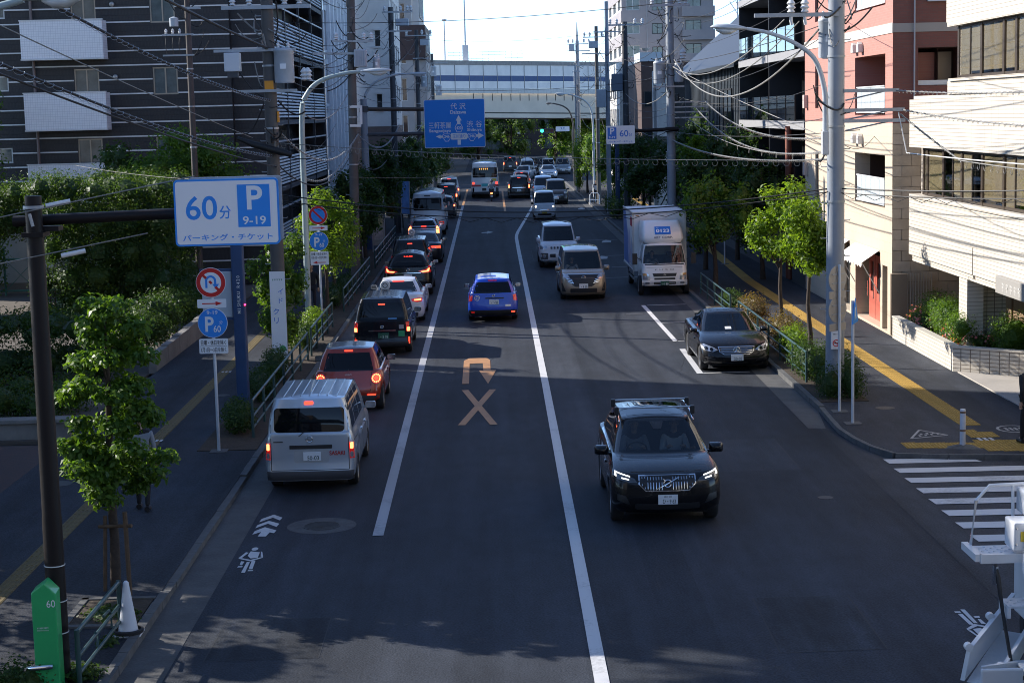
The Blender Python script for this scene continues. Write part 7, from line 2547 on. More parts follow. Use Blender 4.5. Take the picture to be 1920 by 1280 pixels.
def spec(kind, **k):
 if kind == 'van':        # boxy cargo van
  sp = dict(L=4.4, W=1.695, H=1.85, r=.31, sill=.25, fp=[(0, .12), (.2, 0), (.6, .04), (1, .22)], rp=[(0, .05), (.1, .0), (.2, 0), (.25, .03), (1, .05)],
     belt=[(-2.2, 1.14), (.6, 1.08), (1.5, 1.02), (2.2, .86)], gz=[(-2.2, 1.17), (1.3, 1.1), (1.6, 1.06)], g=(1.62, -2.13, .79, .3, .12), roof=(.72, -2.02, .66, .2, .16),
     rz=[(-2.0, 1.78), (.2, 1.8), (.72, 1.74)], sw=[(.72, -.05), (-.15, -1.15), (-1.25, -2.0)], cr=.12, br=.03, cf=.4, gbr=.03)
 elif kind == 'minivan':
  sp = dict(L=4.7, W=1.72, H=1.88, r=.33, sill=.2, fp=[(0, .12), (.12, .02), (.35, 0), (.7, .03), (.9, .08), (1, .2)], rp=RV,
     belt=[(-2.3, 1.16), (.6, 1.08), (1.7, 1.03), (2.35, .9)], gz=[(-2.3, 1.18), (1.2, 1.1), (1.8, 1.1)], g=(1.78, -2.2, .78, .3, .15), roof=(.85, -2.05, .66, .2, .18),
     rz=[(-2.0, 1.76), (0, 1.82), (.85, 1.75)], sw=[(1.05, .2), (.1, -.95), (-1.05, -2.0)], cf=.36, cr=.2, bf=.1)
 elif kind == 'suv':
  sp = dict(L=4.43, W=1.87, H=1.64, r=.36, sill=.27, tw=.22, fp=[(0, .14), (.12, .04), (.3, 0), (.6, .015), (.86, .03), (1, .13)], rp=RV,
     belt=[(-2.2, 1.12), (-.8, 1.06), (.9, 1.0), (1.5, .99), (2.2, .89)], gz=[(-2.2, 1.13), (.6, 1.06), (1.05, 1.07)], g=(1.08, -2.02, .81, .3, .2), roof=(.16, -1.78, .6, .22, .2),
     rz=[(-1.8, 1.53), (-.6, 1.58), (.16, 1.53)], sw=[(.55, -.45), (-.55, -1.5)], cf=.36, cr=.3, bf=.16, hc=.04)
 elif kind == 'sedan':
  sp = dict(L=4.88, W=1.855, H=1.45, r=.335, sill=.21, tw=.22, fp=[(0, .18), (.15, .04), (.35, 0), (.6, .03), (.85, .1), (1, .24)], rp=[(0, .12), (.2, .02), (.4, 0), (.8, .02), (1, .1)],
     belt=[(-2.44, .97), (-1.4, .96), (.5, .9), (1.4, .87), (2.3, .72)], gz=[(-1.9, 1.02), (-1.4, .98), (.6, .93), (1.1, .95)], g=(1.12, -1.72, .78, .3, .3), roof=(.12, -.98, .56, .25, .25),
     rz=[(-1.0, 1.35), (-.4, 1.41), (.12, 1.36)], sw=[(.62, -.4), (-.5, -1.3)], cf=.42, cr=.34, bf=.2, br=.14, hc=.05)
 elif kind == 'hatch':
  sp = dict(L=3.5, W=1.665, H=1.55, r=.31, sill=.22, fp=FV, rp=[(0, .06), (.15, 0), (.4, 0), (.7, .06), (1, .12)],
     belt=[(-1.75, .98), (0, .95), (.9, .92), (1.7, .8)], gz=[(-1.7, 1.0), (.6, .97), (1.0, .98)], g=(1.05, -1.55, .74, .3, .24), roof=(.3, -1.25, .57, .22, .22),
     rz=[(-1.25, 1.47), (-.3, 1.5), (.3, 1.45)], sw=[(.6, -.3), (-.4, -1.1)], cf=.36, cr=.3, bf=.14, br=.1)
 elif kind == 'wagon':
  sp = dict(L=4.4, W=1.695, H=1.5, r=.3, sill=.22, fp=FV, rp=[(0, .06), (.15, 0), (.4, 0), (1, .08)],
     belt=[(-2.2, .97), (.6, .92), (1.3, .88), (2.1, .74)], gz=[(-2.1, .99), (.7, .95), (1.1, .96)], g=(1.15, -2.04, .75, .3, .2), roof=(.35, -1.72, .57, .22, .2),
     rz=[(-1.72, 1.41), (-.3, 1.46), (.35, 1.41)], sw=[(.7, -.25), (-.35, -1.2), (-1.3, -1.85)], cf=.38, cr=.2, bf=.16)
 elif kind == 'keivan':
  sp = dict(L=3.395, W=1.475, H=1.88, r=.27, sill=.22, tw=.15, fp=[(0, .08), (.2, 0), (.6, .02), (1, .1)], rp=[(0, .05), (.15, 0), (1, .04)],
     belt=[(-1.7, 1.05), (.8, 1.02), (1.6, .98)], gz=[(-1.7, 1.08), (1.2, 1.04), (1.5, 1.06)], g=(1.52, -1.64, .69, .2, .12), roof=(.98, -1.55, .6, .16, .14),
     rz=[(-1.5, 1.8), (.4, 1.82), (.98, 1.78)], sw=[(.85, .05), (-.05, -.75), (-.85, -1.5)], cf=.2, cr=.12, bf=.06)
 sp['wf'] = sp['L'] / 2 - {'van': .76, 'minivan': .93, 'suv': .87, 'sedan': .85, 'hatch': .68, 'wagon': .86, 'keivan': .5}[kind]
 sp['wr'] = sp['wf'] - {'van': 2.725, 'minivan': 2.87, 'suv': 2.70, 'sedan': 2.87, 'hatch': 2.3, 'wagon': 2.53, 'keivan': 2.4}[kind]
 sp.update(k)
 return sp


def rp_(x0, x1, z0, z1, r=.03):
 return round_poly(x0, x1, z0, z1, r, 4)

# ------------------------------------------------------------------ the traffic
PSIL = paint('silver', (.43, .48, .54), .5, .3)
PRED = paint('copper_red', (.31, .028, .012), .25, .3)
PBLK = paint('black', (.006, .006, .007), 0, .25)
PBLKB = paint('black_blue', (.008, .01, .016), .2, .25)
PWHT = paint('white', (.62, .64, .66), 0, .35)
PBLUE = paint('blue', (.004, .055, .5), .05, .3)
PBEI = paint('beige', (.29, .235, .17), .4, .3)
PDGR = paint('dark_grey', (.03, .032, .036), .3, .3)
PGRY = paint('grey', (.2, .21, .22), .4, .3)
MAROON = paint('maroon', (.09, .008, .01), .2, .3)
TAXIG = mat('taxi_sticker_green', (.03, .33, .14), .5)


def seam(v, ax, pts, w=.006, m=None):
 for a, c in zip(pts, pts[1:]):
  d = Vector((c[0] - a[0], c[1] - a[1]))
  n = Vector((-d.y, d.x)).normalized() * w
  v.patch('panel_gap', ax, [(a[0] - n.x, a[1] - n.y), (c[0] - n.x, c[1] - n.y), (c[0] + n.x, c[1] + n.y), (a[0] + n.x, a[1] + n.y)], m or UND, off=.0015, grid=.12, skirt=.003)


def doors(v, xs, z0, z1):
 """door gaps and handles on both sides"""
 for ax in 'LR':
  for y in xs:
   seam(v, ax, [(y, z0), (y, z1)], .005)
  for y in xs[:-1]:
   v.patch('door_handle', ax, rp_(y - .28, y - .1, z1 - .16, z1 - .12, .015), v.pm, off=.025, grid=.1)


def high_stop(v, z, w=.16, m=None, h=.035):
 v.patch('high_stop_lamp', 'B', rp_(-w, w, z, z + h, .012), m or REDON, off=.012)


# 1 silver cargo van
v = Vehicle('cargo_van', 'silver cargo van with dark rear window, last in the left queue', 'van', -3.5, 34.65, 0, spec('van'), PSIL)
v.patch('rear_window', 'B', rp_(-.66, .66, 1.17, 1.62, .07), PRIV)
high_stop(v, 1.68, .085, h=.06)
z0 = .78
for sg in (1, -1):
 q = [(sg * x, z) for (x, z) in ((.735, .98), (.825, .98), (.83, .66), (.745, .66))][::sg]
 o = v.patch('tail_lamp', 'B', q, REDOFF, off=.012)
 v.patch('lamp_core', 'B', rp_(*sorted((sg * .755, sg * .815)), .84, .96, .02), REDHOT, off=.022, parent=o)
 v.patch('reverse_lamp', 'B', rp_(*sorted((sg * .755, sg * .815)), .68, .79, .02), CLEAR, off=.02, parent=o)
v.patch('bumper', 'B', [(-.81, .27), (.81, .27), (.82, .44), (-.82, .44)], GRY, off=.02)
v.patch('tailgate_strip', 'B', rp_(-.38, .42, .86, .93, .01), BLK, off=.014)
seam(v, 'B', [(-.72, 1.66), (-.73, .46), (.73, .46), (.72, 1.66)])
v.patch('plate_recess', 'B', rp_(-.3, .36, .6, .84, .05), mat('paint_silver_recess', (.4, .42, .44), .4, metal=.4), off=.003)
v.plate('B', .72, None, '50-03', x=.04)
v.label('B', .51, .77, 'SASAKI', mat('red_lettering', (.42, .03, .03), .5), w=.29, h=.085, bold=.03)
v.patch('model_badge', 'B', rp_(-.68, -.5, .985, 1.005, .006), SBK, off=.006)
v.ring('B', .0, 1.04, .055, bar='bar')
v.wiper('B', [(-.2, 1.1), (-.1, 1.18)])
v.mirrors(1.15, 1.1, PSIL)
for k in range(7):
 x = -.5 + k * (1.0 / 6)
 v.patch('roof_rib', 'T', [(x - .013, -1.85), (x + .013, -1.85), (x + .013, .2), (x - .013, .2)], PSIL, off=.011, grid=.3, skirt=.012)
doors(v, [.78, -.1, -1.2], .3, 1.05)
v.patch('slide_rail', 'R', [(-2.0, .98), (-1.25, .96), (-1.25, .985), (-2.0, 1.005)], BLK, off=.006)
B().tube([(-.35, -1.7, 1.55), (-.35, -1.7, 1.4)], .012, 6).obj('camera_stalk', BLK, v.root)

# 2 copper red compact
v = Vehicle('compact_car', 'copper red compact car with grey roof and round lit tail lamps', 'car', -3.5, 43.3, 0, spec('hatch'), PRED, roofm=mat('paint_roof_grey', (.14, .145, .15), .35, metal=.5, coat=1))
v.patch('rear_window', 'B', [(-.6, .98), (.6, .98), (.5, 1.38), (-.5, 1.38)], PRIV)
high_stop(v, 1.415, .1, h=.03)
for sg in (1, -1):
 o = v.patch('tail_lamp', 'B', disc_poly(.125, 24, (sg * .665, .80)), REDOFF, off=.02)
 for k in range(12):
  a = R(30 * k)
  v.patch('lamp_cell', 'B', disc_poly(.019, 8, (sg * .665 + .088 * math.cos(a), .80 + .088 * math.sin(a))), REDHOT, off=.032, parent=o, grid=.04)
 v.patch('lamp_core', 'B', disc_poly(.055, 16, (sg * .665, .80)), REDON, off=.03, parent=o)
v.patch('bumper', 'B', [(-.79, .24), (.79, .24), (.8, .4), (-.8, .4)], GRY, off=.015)
v.patch('rear_reflector', 'B', rp_(.45, .65, .4, .43, .01), REDON, off=.018)
v.ring('B', 0, .76, .035, bar='arrow')
v.label('B', 0, .9, 'smart', PORC, w=.16, h=.04)
seam(v, 'B', [(-.56, .95), (-.52, .5), (.52, .5), (.56, .95)])
v.mirrors(.72, .95, PBLK)
doors(v, [.62, -.35], .3, .9)
v.wiper('B', [(0, .95), (.0, 1.02)])


# 3 and 6 black taxis
def taxi(label, x, y, full):
 sp = spec('van', H=1.75, belt=[(-2.2, 1.02), (.6, .98), (1.3, .95), (2.2, .78)], gz=[(-2.2, 1.04), (1.0, 1.0), (1.2, 1.0)], g=(1.25, -2.1, .78, .3, .14), roof=(.55, -1.95, .63, .2, .16), rz=[(-1.95, 1.66), (.1, 1.69), (.55, 1.64)], sw=[(.8, 0), (-.1, -1.15), (-1.25, -1.95)])
 v = Vehicle('taxi', label, 'taxi', x, y, 0, sp, PBLKB, group='black taxis in the left queue')
 v.patch('rear_window', 'B', rp_(-.66, .66, 1.0, 1.56, .06), PRIV)
 high_stop(v, 1.49, .1, h=.04)
 for sg in (1, -1):
  o = v.patch('tail_lamp', 'B', [(sg * p[0], p[1]) for p in ((.7, .98), (.825, 1.0), (.835, .7), (.72, .7))][::sg], REDOFF, off=.012)
  v.patch('lamp_core', 'B', rp_(*sorted((sg * .73, sg * .82)), .72, .84, .02), REDHOT, off=.022, parent=o)
  v.patch('rear_reflector', 'B', rp_(*sorted((sg * .77, sg * .81)), .35, .55, .01), REDON if sg > 0 else REDOFF, off=.016)
 v.patch('bumper', 'B', [(-.81, .26), (.81, .26), (.82, .42), (-.82, .42)], BLK, off=.02)
 v.patch('chrome_strip', 'B', rp_(-.4, .4, .73, .765, .01), CHR, off=.016)
 v.plate('B', .6, None, '・5 35', PLG, INKW, x=.04)
 v.ring('B', 0, .86, .05, bar='oval')
 v.patch('sticker', 'B', rp_(.48, .66, .57, .73, .01), TAXIG, off=.008)
 v.patch('sticker', 'B', rp_(.5, .64, .79, .91, .01), mat('sticker_grey', (.4, .36, .36), .5), off=.008)
 v.patch('sticker', 'B', rp_(.18, .44, 1.05, 1.11, .01), mat('sticker_blue', (.1, .3, .6), .5), off=.012)
 o = B().lathe([(.14, -.07), (.15, -.05), (.15, .05), (.14, .07), (.001, .075)], (0, 0, 0), 'Y', 24).lathe([(.14, -.07), (.001, -.075)], (0, 0, 0), 'Y', 24).obj('roof_lamp', mat('roof_lamp_white', (.7, .72, .72), .3), v.root, smooth=True)
 o.location = (0, .1, 1.87)
 B().lathe([(.06, -.09), (.08, -.085)], (0, 0, 0), 'Y', 16).obj('roof_lamp_mark', SBK, o)
 B().box(-.12, .12, -.1, .1, -.17, -.12).obj('roof_lamp_foot', BLK, o)
 for k in range(6):
  xx = -.5 + k * .2
  v.patch('roof_rib', 'T', [(xx - .015, -1.8), (xx + .015, -1.8), (xx + .015, .2), (xx - .015, .2)], PBLKB, off=.012, grid=.3)
 v.mirrors(1.0, .98, CHR)
 doors(v, [.75, -.15, -1.25], .3, .95)


taxi('black taxi with a white round roof lamp behind the red compact car', -3.28, 53.6, True)
taxi('farther black taxi with a white round roof lamp behind the dark sedan', -3.52, 78.0, False)

# 4 white sedan
v = Vehicle('sedan', 'white sedan with a wide blue tinted rear window in the left queue', 'car', -3.25, 61.7, 0, spec('sedan'), PWHT)
v.patch('rear_window', 'B', [(-.66, 1.03), (.66, 1.03), (.5, 1.32), (-.5, 1.32)], PRIV)
v.patch('high_stop_lamp', 'B', rp_(-.2, .2, 1.325, 1.35, .01), REDON, off=.014)
for sg in (1, -1):
 o = v.patch('tail_lamp', 'B', [(sg * p[0], p[1]) for p in ((.48, .84), (.7, .87), (.86, .86), (.86, .75), (.7, .73), (.52, .76))][::sg], REDOFF, off=.012)
 v.patch('lamp_core', 'B', [(sg * p[0], p[1]) for p in ((.58, .83), (.82, .84), (.82, .79), (.6, .79))][::sg], REDHOT, off=.022, parent=o)
v.plate('B', .68, None, None)
v.patch('bumper', 'B', [(-.7, .24), (.7, .24), (.72, .38), (-.72, .38)], GRY, off=.012)
v.mirrors(.85, .93, PWHT)
v.ring('B', 0, .86, .045, bar='star')
doors(v, [.7, -.45, -1.3], .3, .9)

# 5 luxury black crossover
sp = spec('suv', L=4.89, W=1.895, H=1.71, fp=FV)
sp['wr'] = sp['wr'] - .15
v = Vehicle('crossover_car', 'glossy black crossover with sweeping lit tail lamps in the left queue', 'car', -3.28, 70.8, 0, sp, PBLK)
v.patch('rear_window', 'B', [(-.68, 1.14), (.68, 1.14), (.52, 1.46), (-.52, 1.46)], PRIV)
high_stop(v, 1.5, .17, h=.04)
for sg in (1, -1):
 o = v.patch('tail_lamp', 'B', [(sg * p[0], p[1]) for p in ((.4, .98), (.72, 1.06), (.82, 1.2), (.9, 1.16), (.9, .93), (.6, .9))][::sg], REDOFF, off=.012)
 v.patch('lamp_core', 'B', [(sg * p[0], p[1]) for p in ((.5, .975), (.74, 1.0), (.82, 1.13), (.86, 1.13), (.82, .96), (.55, .94))][::sg], REDHOT, off=.024, parent=o)
v.patch('chrome_strip', 'B', rp_(-.5, .5, .9, .925, .008), CHR, off=.014)
v.ring('B', 0, 1.03, .06, bar='L')
v.plate('B', .78, None, None)
v.patch('bumper', 'B', [(-.84, .28), (.84, .28), (.86, .5), (-.86, .5)], BLK, off=.015)
v.mirrors(.8, 1.05, PBLK)
doors(v, [.65, -.5, -1.45], .35, 1.0)
v.patch('spoiler', 'T', [(-.55, -1.92), (.55, -1.92), (.57, -1.68), (-.57, -1.68)], PBLK, off=.02)

# 7 dark sedan
v = Vehicle('sedan', 'dark sedan with long red tail lamps ahead of the second taxi', 'car', -3.25, 85.4, 0, spec('sedan', H=1.47), PDGR)
v.patch('rear_window', 'B', [(-.66, 1.03), (.66, 1.03), (.5, 1.34), (-.5, 1.34)], PRIV)
for sg in (1, -1):
 o = v.patch('tail_lamp', 'B', [(sg * p[0], p[1]) for p in ((.38, .86), (.84, .88), (.86, .76), (.45, .77))][::sg], REDON, off=.012)
v.plate('B', .66, None, None)
v.mirrors(.85, .93, PDGR)
doors(v, [.7, -.45], .3, .9)

# 8 pale hatchback with split rear glass
v = Vehicle('hatchback', 'pale silver hatchback with tall corner lamps behind the white microbus', 'car', -3.6, 96.4, 0, spec('wagon', L=4.5, W=1.74, H=1.49), PSIL)
v.patch('rear_window', 'B', [(-.64, 1.12), (.64, 1.12), (.5, 1.38), (-.5, 1.38)], PRIV)
v.patch('lower_rear_glass', 'B', [(-.62, .9), (.62, .9), (.66, 1.06), (-.66, 1.06)], PRIV)
high_stop(v, 1.075, .14)
for sg in (1, -1):
 o = v.patch('tail_lamp', 'B', [(sg * p[0], p[1]) for p in ((.68, .74), (.84, .72), (.82, .98), (.72, 1.12), (.66, 1.02))][::sg], REDHOT, off=.015)
v.plate('B', .7, None, None)
v.mirrors(.95, .95, PSIL)


# 9 microbus, 11 city bus
def busbody(name, label, x, y, sp, pm, group=None):
 v = Vehicle(name, label, 'bus', x, y, 0, sp, pm, group)
 return v


sp = dict(L=6.99, W=2.06, H=2.62, r=.37, sill=.35, tw=.22, fp=[(0, .08), (.2, 0), (1, .06)], rp=[(0, .08), (.15, 0), (1, .05)], belt=[(-3.5, 1.25), (3.4, 1.2)], gz=[(-3.5, 1.27), (3.4, 1.22)],
   g=(3.3, -3.4, .99, .3, .16), roof=(2.8, -3.2, .82, .3, .25), rz=[(-3.2, 2.45), (2.8, 2.45)], sw=[(2.4, 1.2), (1.1, -.3), (-.4, -1.8), (-1.9, -3.0)], cf=.3, cr=.16, wf=2.1, wr=-1.9, sdm=PRIV)
v = busbody('microbus', 'white microbus with a wide rear window beside the guide sign', -3.66, 105.9, sp, PWHT)
v.patch('rear_window', 'B', rp_(-.82, .82, 1.5, 2.22, .08), PRIV)
v.patch('roof_vent', 'B', rp_(-.18, .18, 2.32, 2.38, .01), BLK, off=.01)
for sg in (1, -1):
 o = v.patch('tail_lamp', 'B', rp_(*sorted((sg * .66, sg * .95)), .68, .86, .02), REDOFF, off=.012)
 v.patch('lamp_core', 'B', rp_(*sorted((sg * .72, sg * .9)), .75, .79, .01), PLW, off=.02, parent=o)
v.patch('warning_sticker', 'B', [(-.85, 1.08), (-.68, 1.08), (-.765, 1.23)], mat('sticker_orange', (.6, .3, .03), .5), off=.008)
strokes(v.root, .1, 1.16, -3.5, .7, .05, 11, SBK)
strokes(v.root, .05, 1.05, -3.5, .26, .035, 5, SBK)
v.plate('B', .92, None, None, PLG, INKW)
v.patch('bumper', 'B', [(-.98, .38), (.98, .38), (1.0, .6), (-1.0, .6)], PWHT, off=.03)
v.mirrors(3.0, 1.5, BLK, .14, .28, .1)
sp = dict(L=9, W=2.34, H=3.05, r=.44, sill=.35, tw=.26, fp=[(0, .06), (.2, 0), (1, .03)], rp=[(0, .06), (.15, 0), (1, .03)], belt=[(-4.5, 1.3), (4.4, 1.25)], gz=[(-4.5, 1.32), (4.4, 1.27)],
   g=(4.35, -4.42, 1.15, .2, .14), roof=(4.1, -4.3, 1.0, .2, .2), rz=[(-4.3, 2.9), (4.1, 2.9)], sw=[(3.6, 2.2), (2.1, .6), (.5, -1.0), (-1.1, -2.6), (-2.7, -4.0)], cf=.2, cr=.14, wf=2.6, wr=-1.9, sdm=PRIV)
v = busbody('city_bus', 'white city bus with red stripe seen from behind near the crossing', -.4, 151.6, sp, PWHT)
v.patch('rear_window', 'B', rp_(-1.02, 1.02, 1.72, 2.55, .08), PRIV)
v.patch('roof_shroud', 'B', rp_(-.75, .75, 2.66, 2.84, .05), PWHT, off=.03)
strokes(v.root, -.1, 2.42, -4.46, .8, .15, 5, mat('led_orange', (.6, .3, .05), .5, emit=(1, .5, .1), es=.6))
for sg in (1, -1):
 v.patch('red_stripe', 'B', rp_(*sorted((sg * .35, sg * 1.13)), .98, 1.13, .01), mat('bus_red', (.45, .02, .03), .4), off=.01)
 v.patch('tail_lamp', 'B', rp_(*sorted((sg * .88, sg * 1.06)), 1.18, 1.34, .02), REDON, off=.02)
 v.patch('side_vent', 'B', rp_(*sorted((sg * .92, sg * 1.05)), .55, .9, .02), PRIV, off=.01)
v.patch('bumper', 'B', [(-1.13, .36), (1.13, .36), (1.15, .55), (-1.15, .55)], GRY, off=.03)
v.patch('poster', 'B', rp_(-.3, .25, .98, 1.22, .02), mat('bus_teal', (.05, .4, .42), .4), off=.014)
v.patch('poster', 'B', rp_(.55, .95, 1.42, 1.62, .02), mat('bus_yellow', (.6, .45, .05), .4), off=.012)
v.patch('poster', 'B', rp_(-.25, .1, .62, .85, .02), PDGR, off=.012)
v.plate('B', .72, None, None, PLG, INKW, x=.5)
v.mirrors(4.2, 1.9, BLK, .18, .34, .15)


# simple rear and front kits for vehicles farther off
def rear_kit(v, zl, zw, lit=True, plate=None, pbg=None, high=True):
 hw, H = v.sp['W'] / 2, v.sp['H']
 v.patch('rear_window', 'B', rp_(-hw * .74, hw * .74, zw[0], zw[1], .05), PRIV)
 for sg in (1, -1):
  o = v.patch('tail_lamp', 'B', rp_(*sorted((sg * hw * .8, sg * hw * .97)), zl[0], zl[1], .02), REDOFF, off=.014)
  if lit:
   v.patch('lamp_core', 'B', rp_(*sorted((sg * hw * .84, sg * hw * .95)), zl[0] + .03, zl[1] - .06, .02), REDHOT, off=.024, parent=o)
 if high:
  high_stop(v, zw[1] + .02, .12)
 v.patch('bumper', 'B', [(-hw * .93, .27), (hw * .93, .27), (hw * .95, .42), (-hw * .95, .42)], GRY, off=.015)
 v.plate('B', .68, None, plate, pbg)


def front_kit(v, zh, zg, hm=None, plate=None, pbg=None, gw=.5, bars=3, wip=True):
 hw = v.sp['W'] / 2
 for sg in (1, -1):
  o = v.patch('headlamp', 'F', rp_(*sorted((sg * hw * .62, sg * hw * .93)), zh[0], zh[1], .03), CLEAR, off=.012)
  if hm:
   v.patch('lamp_core', 'F', disc_poly(.055, 14, (sg * hw * .78, (zh[0] + zh[1]) / 2)), hm, off=.03, parent=o)
 o = v.patch('grille', 'F', rp_(-hw * gw, hw * gw, zg[0], zg[1], .02), BLK, off=.01)
 for k in range(bars):
  z = lerp(zg[0], zg[1], (k + .5) / bars)
  v.patch('grille_bar', 'F', [(-hw * gw * .95, z - .008), (hw * gw * .95, z - .008), (hw * gw * .95, z + .008), (-hw * gw * .95, z + .008)], CHR, off=.022, parent=o)
 v.patch('lower_intake', 'F', rp_(-hw * .6, hw * .6, .3, .42, .03), BLK, off=.008)
 v.plate('F', zg[0] - .08 if zg[0] > .62 else .5, None, plate, pbg)


v = Vehicle('minivan', 'black minivan with tall red lamps waiting beside the city bus', 'van', 2.4, 147.5, 0, spec('minivan', L=4.9, W=1.85, H=1.9), PBLK)
rear_kit(v, (.85, 1.2), (1.22, 1.66), True, None)
v.patch('chrome_strip', 'B', rp_(-.55, .55, .88, .93, .01), CHR, off=.016)
v.mirrors(1.3, 1.1, PBLK)
v = Vehicle('estate_car', 'blue estate car driving away alone in the middle lane', 'car', 0.0, 61.3, 0, spec('wagon', H=1.52), PBLUE)
v.patch('rear_window', 'B', [(-.64, .98), (.64, .98), (.54, 1.33), (-.54, 1.33)], PRIV)
v.patch('high_stop_lamp', 'B', rp_(-.15, .15, 1.37, 1.4, .01), REDOFF, off=.014)
for sg in (1, -1):
 v.patch('tail_lamp', 'B', [(sg * p[0], p[1]) for p in ((.68, .92), (.79, .94), (.82, .72), (.7, .74))][::sg], REDOFF, off=.012)
 v.patch('rear_reflector', 'B', rp_(*sorted((sg * .62, sg * .74)), .33, .38, .01), REDON if sg > 0 else REDOFF, off=.03)
v.patch('bumper', 'B', [(-.81, .23), (.81, .23), (.82, .42), (-.82, .42)], BLK, off=.02)
v.patch('tailgate_strip', 'B', rp_(-.25, .38, .8, .84, .01), BLK, off=.012)
v.plate('B', .69, None, '・・20', x=.04)
v.ring('B', .02, .9, .04, bar='bar')
v.ring('B', -.53, .83, .085, SWH, .011, 'company_mark', None)
v.ring('B', -.53, .83, .045, SWH, .009, 'company_mark', None)
v.patch('name_badge', 'B', rp_(.42, .6, .54, .6, .005), CLEAR, off=.008)
v.patch('sticker', 'T', [(-.4, -1.4), (.12, -1.4), (.12, -1.0), (-.4, -1.0)], mat('roof_sticker_blue', (.02, .05, .4), .4), off=.006)
v.patch('roof_wrap', 'T', [(-.5, -1.6), (.5, -1.6), (.5, -.1), (-.5, -.1)], mat('paint_roof_white', (.55, .58, .62), .35, coat=1), off=.003, grid=.15)
v.mirrors(.95, .93, PBLK, .2, .13)
doors(v, [.7, -.3, -1.25], .3, .88)
# partly hidden ones in the left lane
v = Vehicle('wagon', 'dark wagon with a lit brake lamp peeping out ahead of the microbus', 'car', -3.2, 121.6, 0, spec('wagon', H=1.55), PDGR)
rear_kit(v, (.8, 1.0), (.98, 1.36), True, None)
v = Vehicle('minivan', 'black minivan half hidden ahead of the dark wagon', 'van', -3.3, 134.5, 0, spec('minivan', W=1.75), PBLKB)
rear_kit(v, (.85, 1.15), (1.2, 1.6), True, None)
v = Vehicle('cargo_van', 'white van half hidden left of the city bus', 'van', -3.35, 147.5, 0, spec('van', H=1.95), PWHT)
rear_kit(v, (.75, 1.0), (1.2, 1.7), True, None)
# beyond the crossing
v = Vehicle('compact_car', 'small maroon car just ahead of the black minivan at the crossing', 'car', 3.0, 166, 0, spec('hatch'), MAROON)
rear_kit(v, (.75, .95), (1.0, 1.4), False)
v = Vehicle('minivan', 'dark minivan with red lamps far beyond the crossing', 'van', 2.5, 214, 0, spec('minivan'), PDGR)
rear_kit(v, (.85, 1.2), (1.22, 1.66), True)
for (lab, nm, kind, x, y, pm, hm, rz) in (('tall white van facing the camera beyond the crossing', 'cargo_van', 'van', 4.2, 197, PWHT, None, math.pi), ('silver car turning in front of the tall white van', 'hatchback', 'wagon', 3.7, 187, PSIL, None, math.pi - .25),
           ('dark minivan right of the tall white van', 'minivan', 'minivan', 6.0, 203, PDGR, None, math.pi + .2), ('white sedan with lit headlamps at the crossing', 'sedan', 'sedan', 6.25, 189, PWHT, WARMON, math.pi),
           ('white kei van behind the far white sedan', 'small_van', 'keivan', 6.6, 199.5, PWHT, None, math.pi), ('grey minivan at the far right of the crossing', 'minivan', 'minivan', 8.3, 201, PGRY, None, math.pi)):
 v = Vehicle(nm, lab, 'van' if 'van' in nm else 'car', x, y, rz, spec(kind, **({'H': 2.1, 'wsm': PRIV} if kind == 'van' else {'wsm': PRIV})), pm)
 front_kit(v, (.62, .76) if kind in ('sedan', 'wagon') else (.7, .85), (.56, .68), hm)
 v.mirrors(.9, 1.0, pm)


# oncoming side
def wipers(v, z, x0=-.5):
 pass


# black SUV with roof bars in the foreground
v = Vehicle('suv', 'black SUV with roof bars and lit headlamps driving towards the camera', 'car', 2.85, 31.1, math.pi, spec('suv', rimstyle=6), PBLK)
suv = v
v.interior()
for sg in (1, -1):
 o = v.patch('headlamp', 'F', [(sg * p[0], p[1]) for p in ((.5, .80), (.62, .80), (.90, .86), (.915, .97), (.86, .965), (.55, .86))][::sg], mat('lamp_dark_clear', (.05, .055, .06), .08, coat=1), off=.01)
 v.patch('lamp_bar', 'F', [(sg * p[0], p[1]) for p in ((.62, .885), (.86, .938), (.86, .953), (.62, .9))][::sg], WHITEON, off=.02, parent=o)
 v.patch('lamp_bar', 'F', [(sg * p[0], p[1]) for p in ((.84, .88), (.865, .885), (.865, .93), (.84, .93))][::sg], WHITEON, off=.02, parent=o)
 v.patch('lamp_core', 'F', [(sg * p[0], p[1]) for p in ((.64, .84), (.76, .858), (.76, .876), (.64, .858))][::sg], WHITEON, off=.018, parent=o)
 v.patch('side_intake', 'F', [(sg * p[0], p[1]) for p in ((.62, .42), (.84, .5), (.84, .6), (.7, .58))][::sg], BLK, off=.006)
gp = [(-.46, .90), (.46, .90), (.465, .78), (.36, .67), (-.36, .67), (-.465, .78)]
v.patch('grille_frame', 'F', [(-.48, .915), (.48, .915), (.485, .775), (.37, .655), (-.37, .655), (-.485, .775)], CHR, off=.006)
o = v.patch('grille', 'F', gp, BLK, off=.012)
for k in range(-9, 10):
 x = k * .047
 zb = .675 if abs(x) < .36 else .675 + (abs(x) - .36) * 1.1
 if abs(k) > 1:
  v.patch('grille_bar', 'F', [(x - .005, zb + .01), (x + .005, zb + .01), (x + .005, .89), (x - .005, .89)], CHR, off=.022, parent=o, grid=.1)
v.ring('F', 0, .79, .062, CHR, .012, 'emblem', 'arrow').location.y += .02
v.patch('emblem_bar', 'F', bar_poly(-.2, .885, .2, .69, .014), CHR, off=.03, grid=.08)
v.plate('F', .52, '品川 334', 'ひ・9 63')
v.patch('lower_intake', 'F', rp_(-.55, .55, .34, .45, .04), BLK, off=.006)
v.mirrors(.68, 1.05, PBLK, .25, .17)
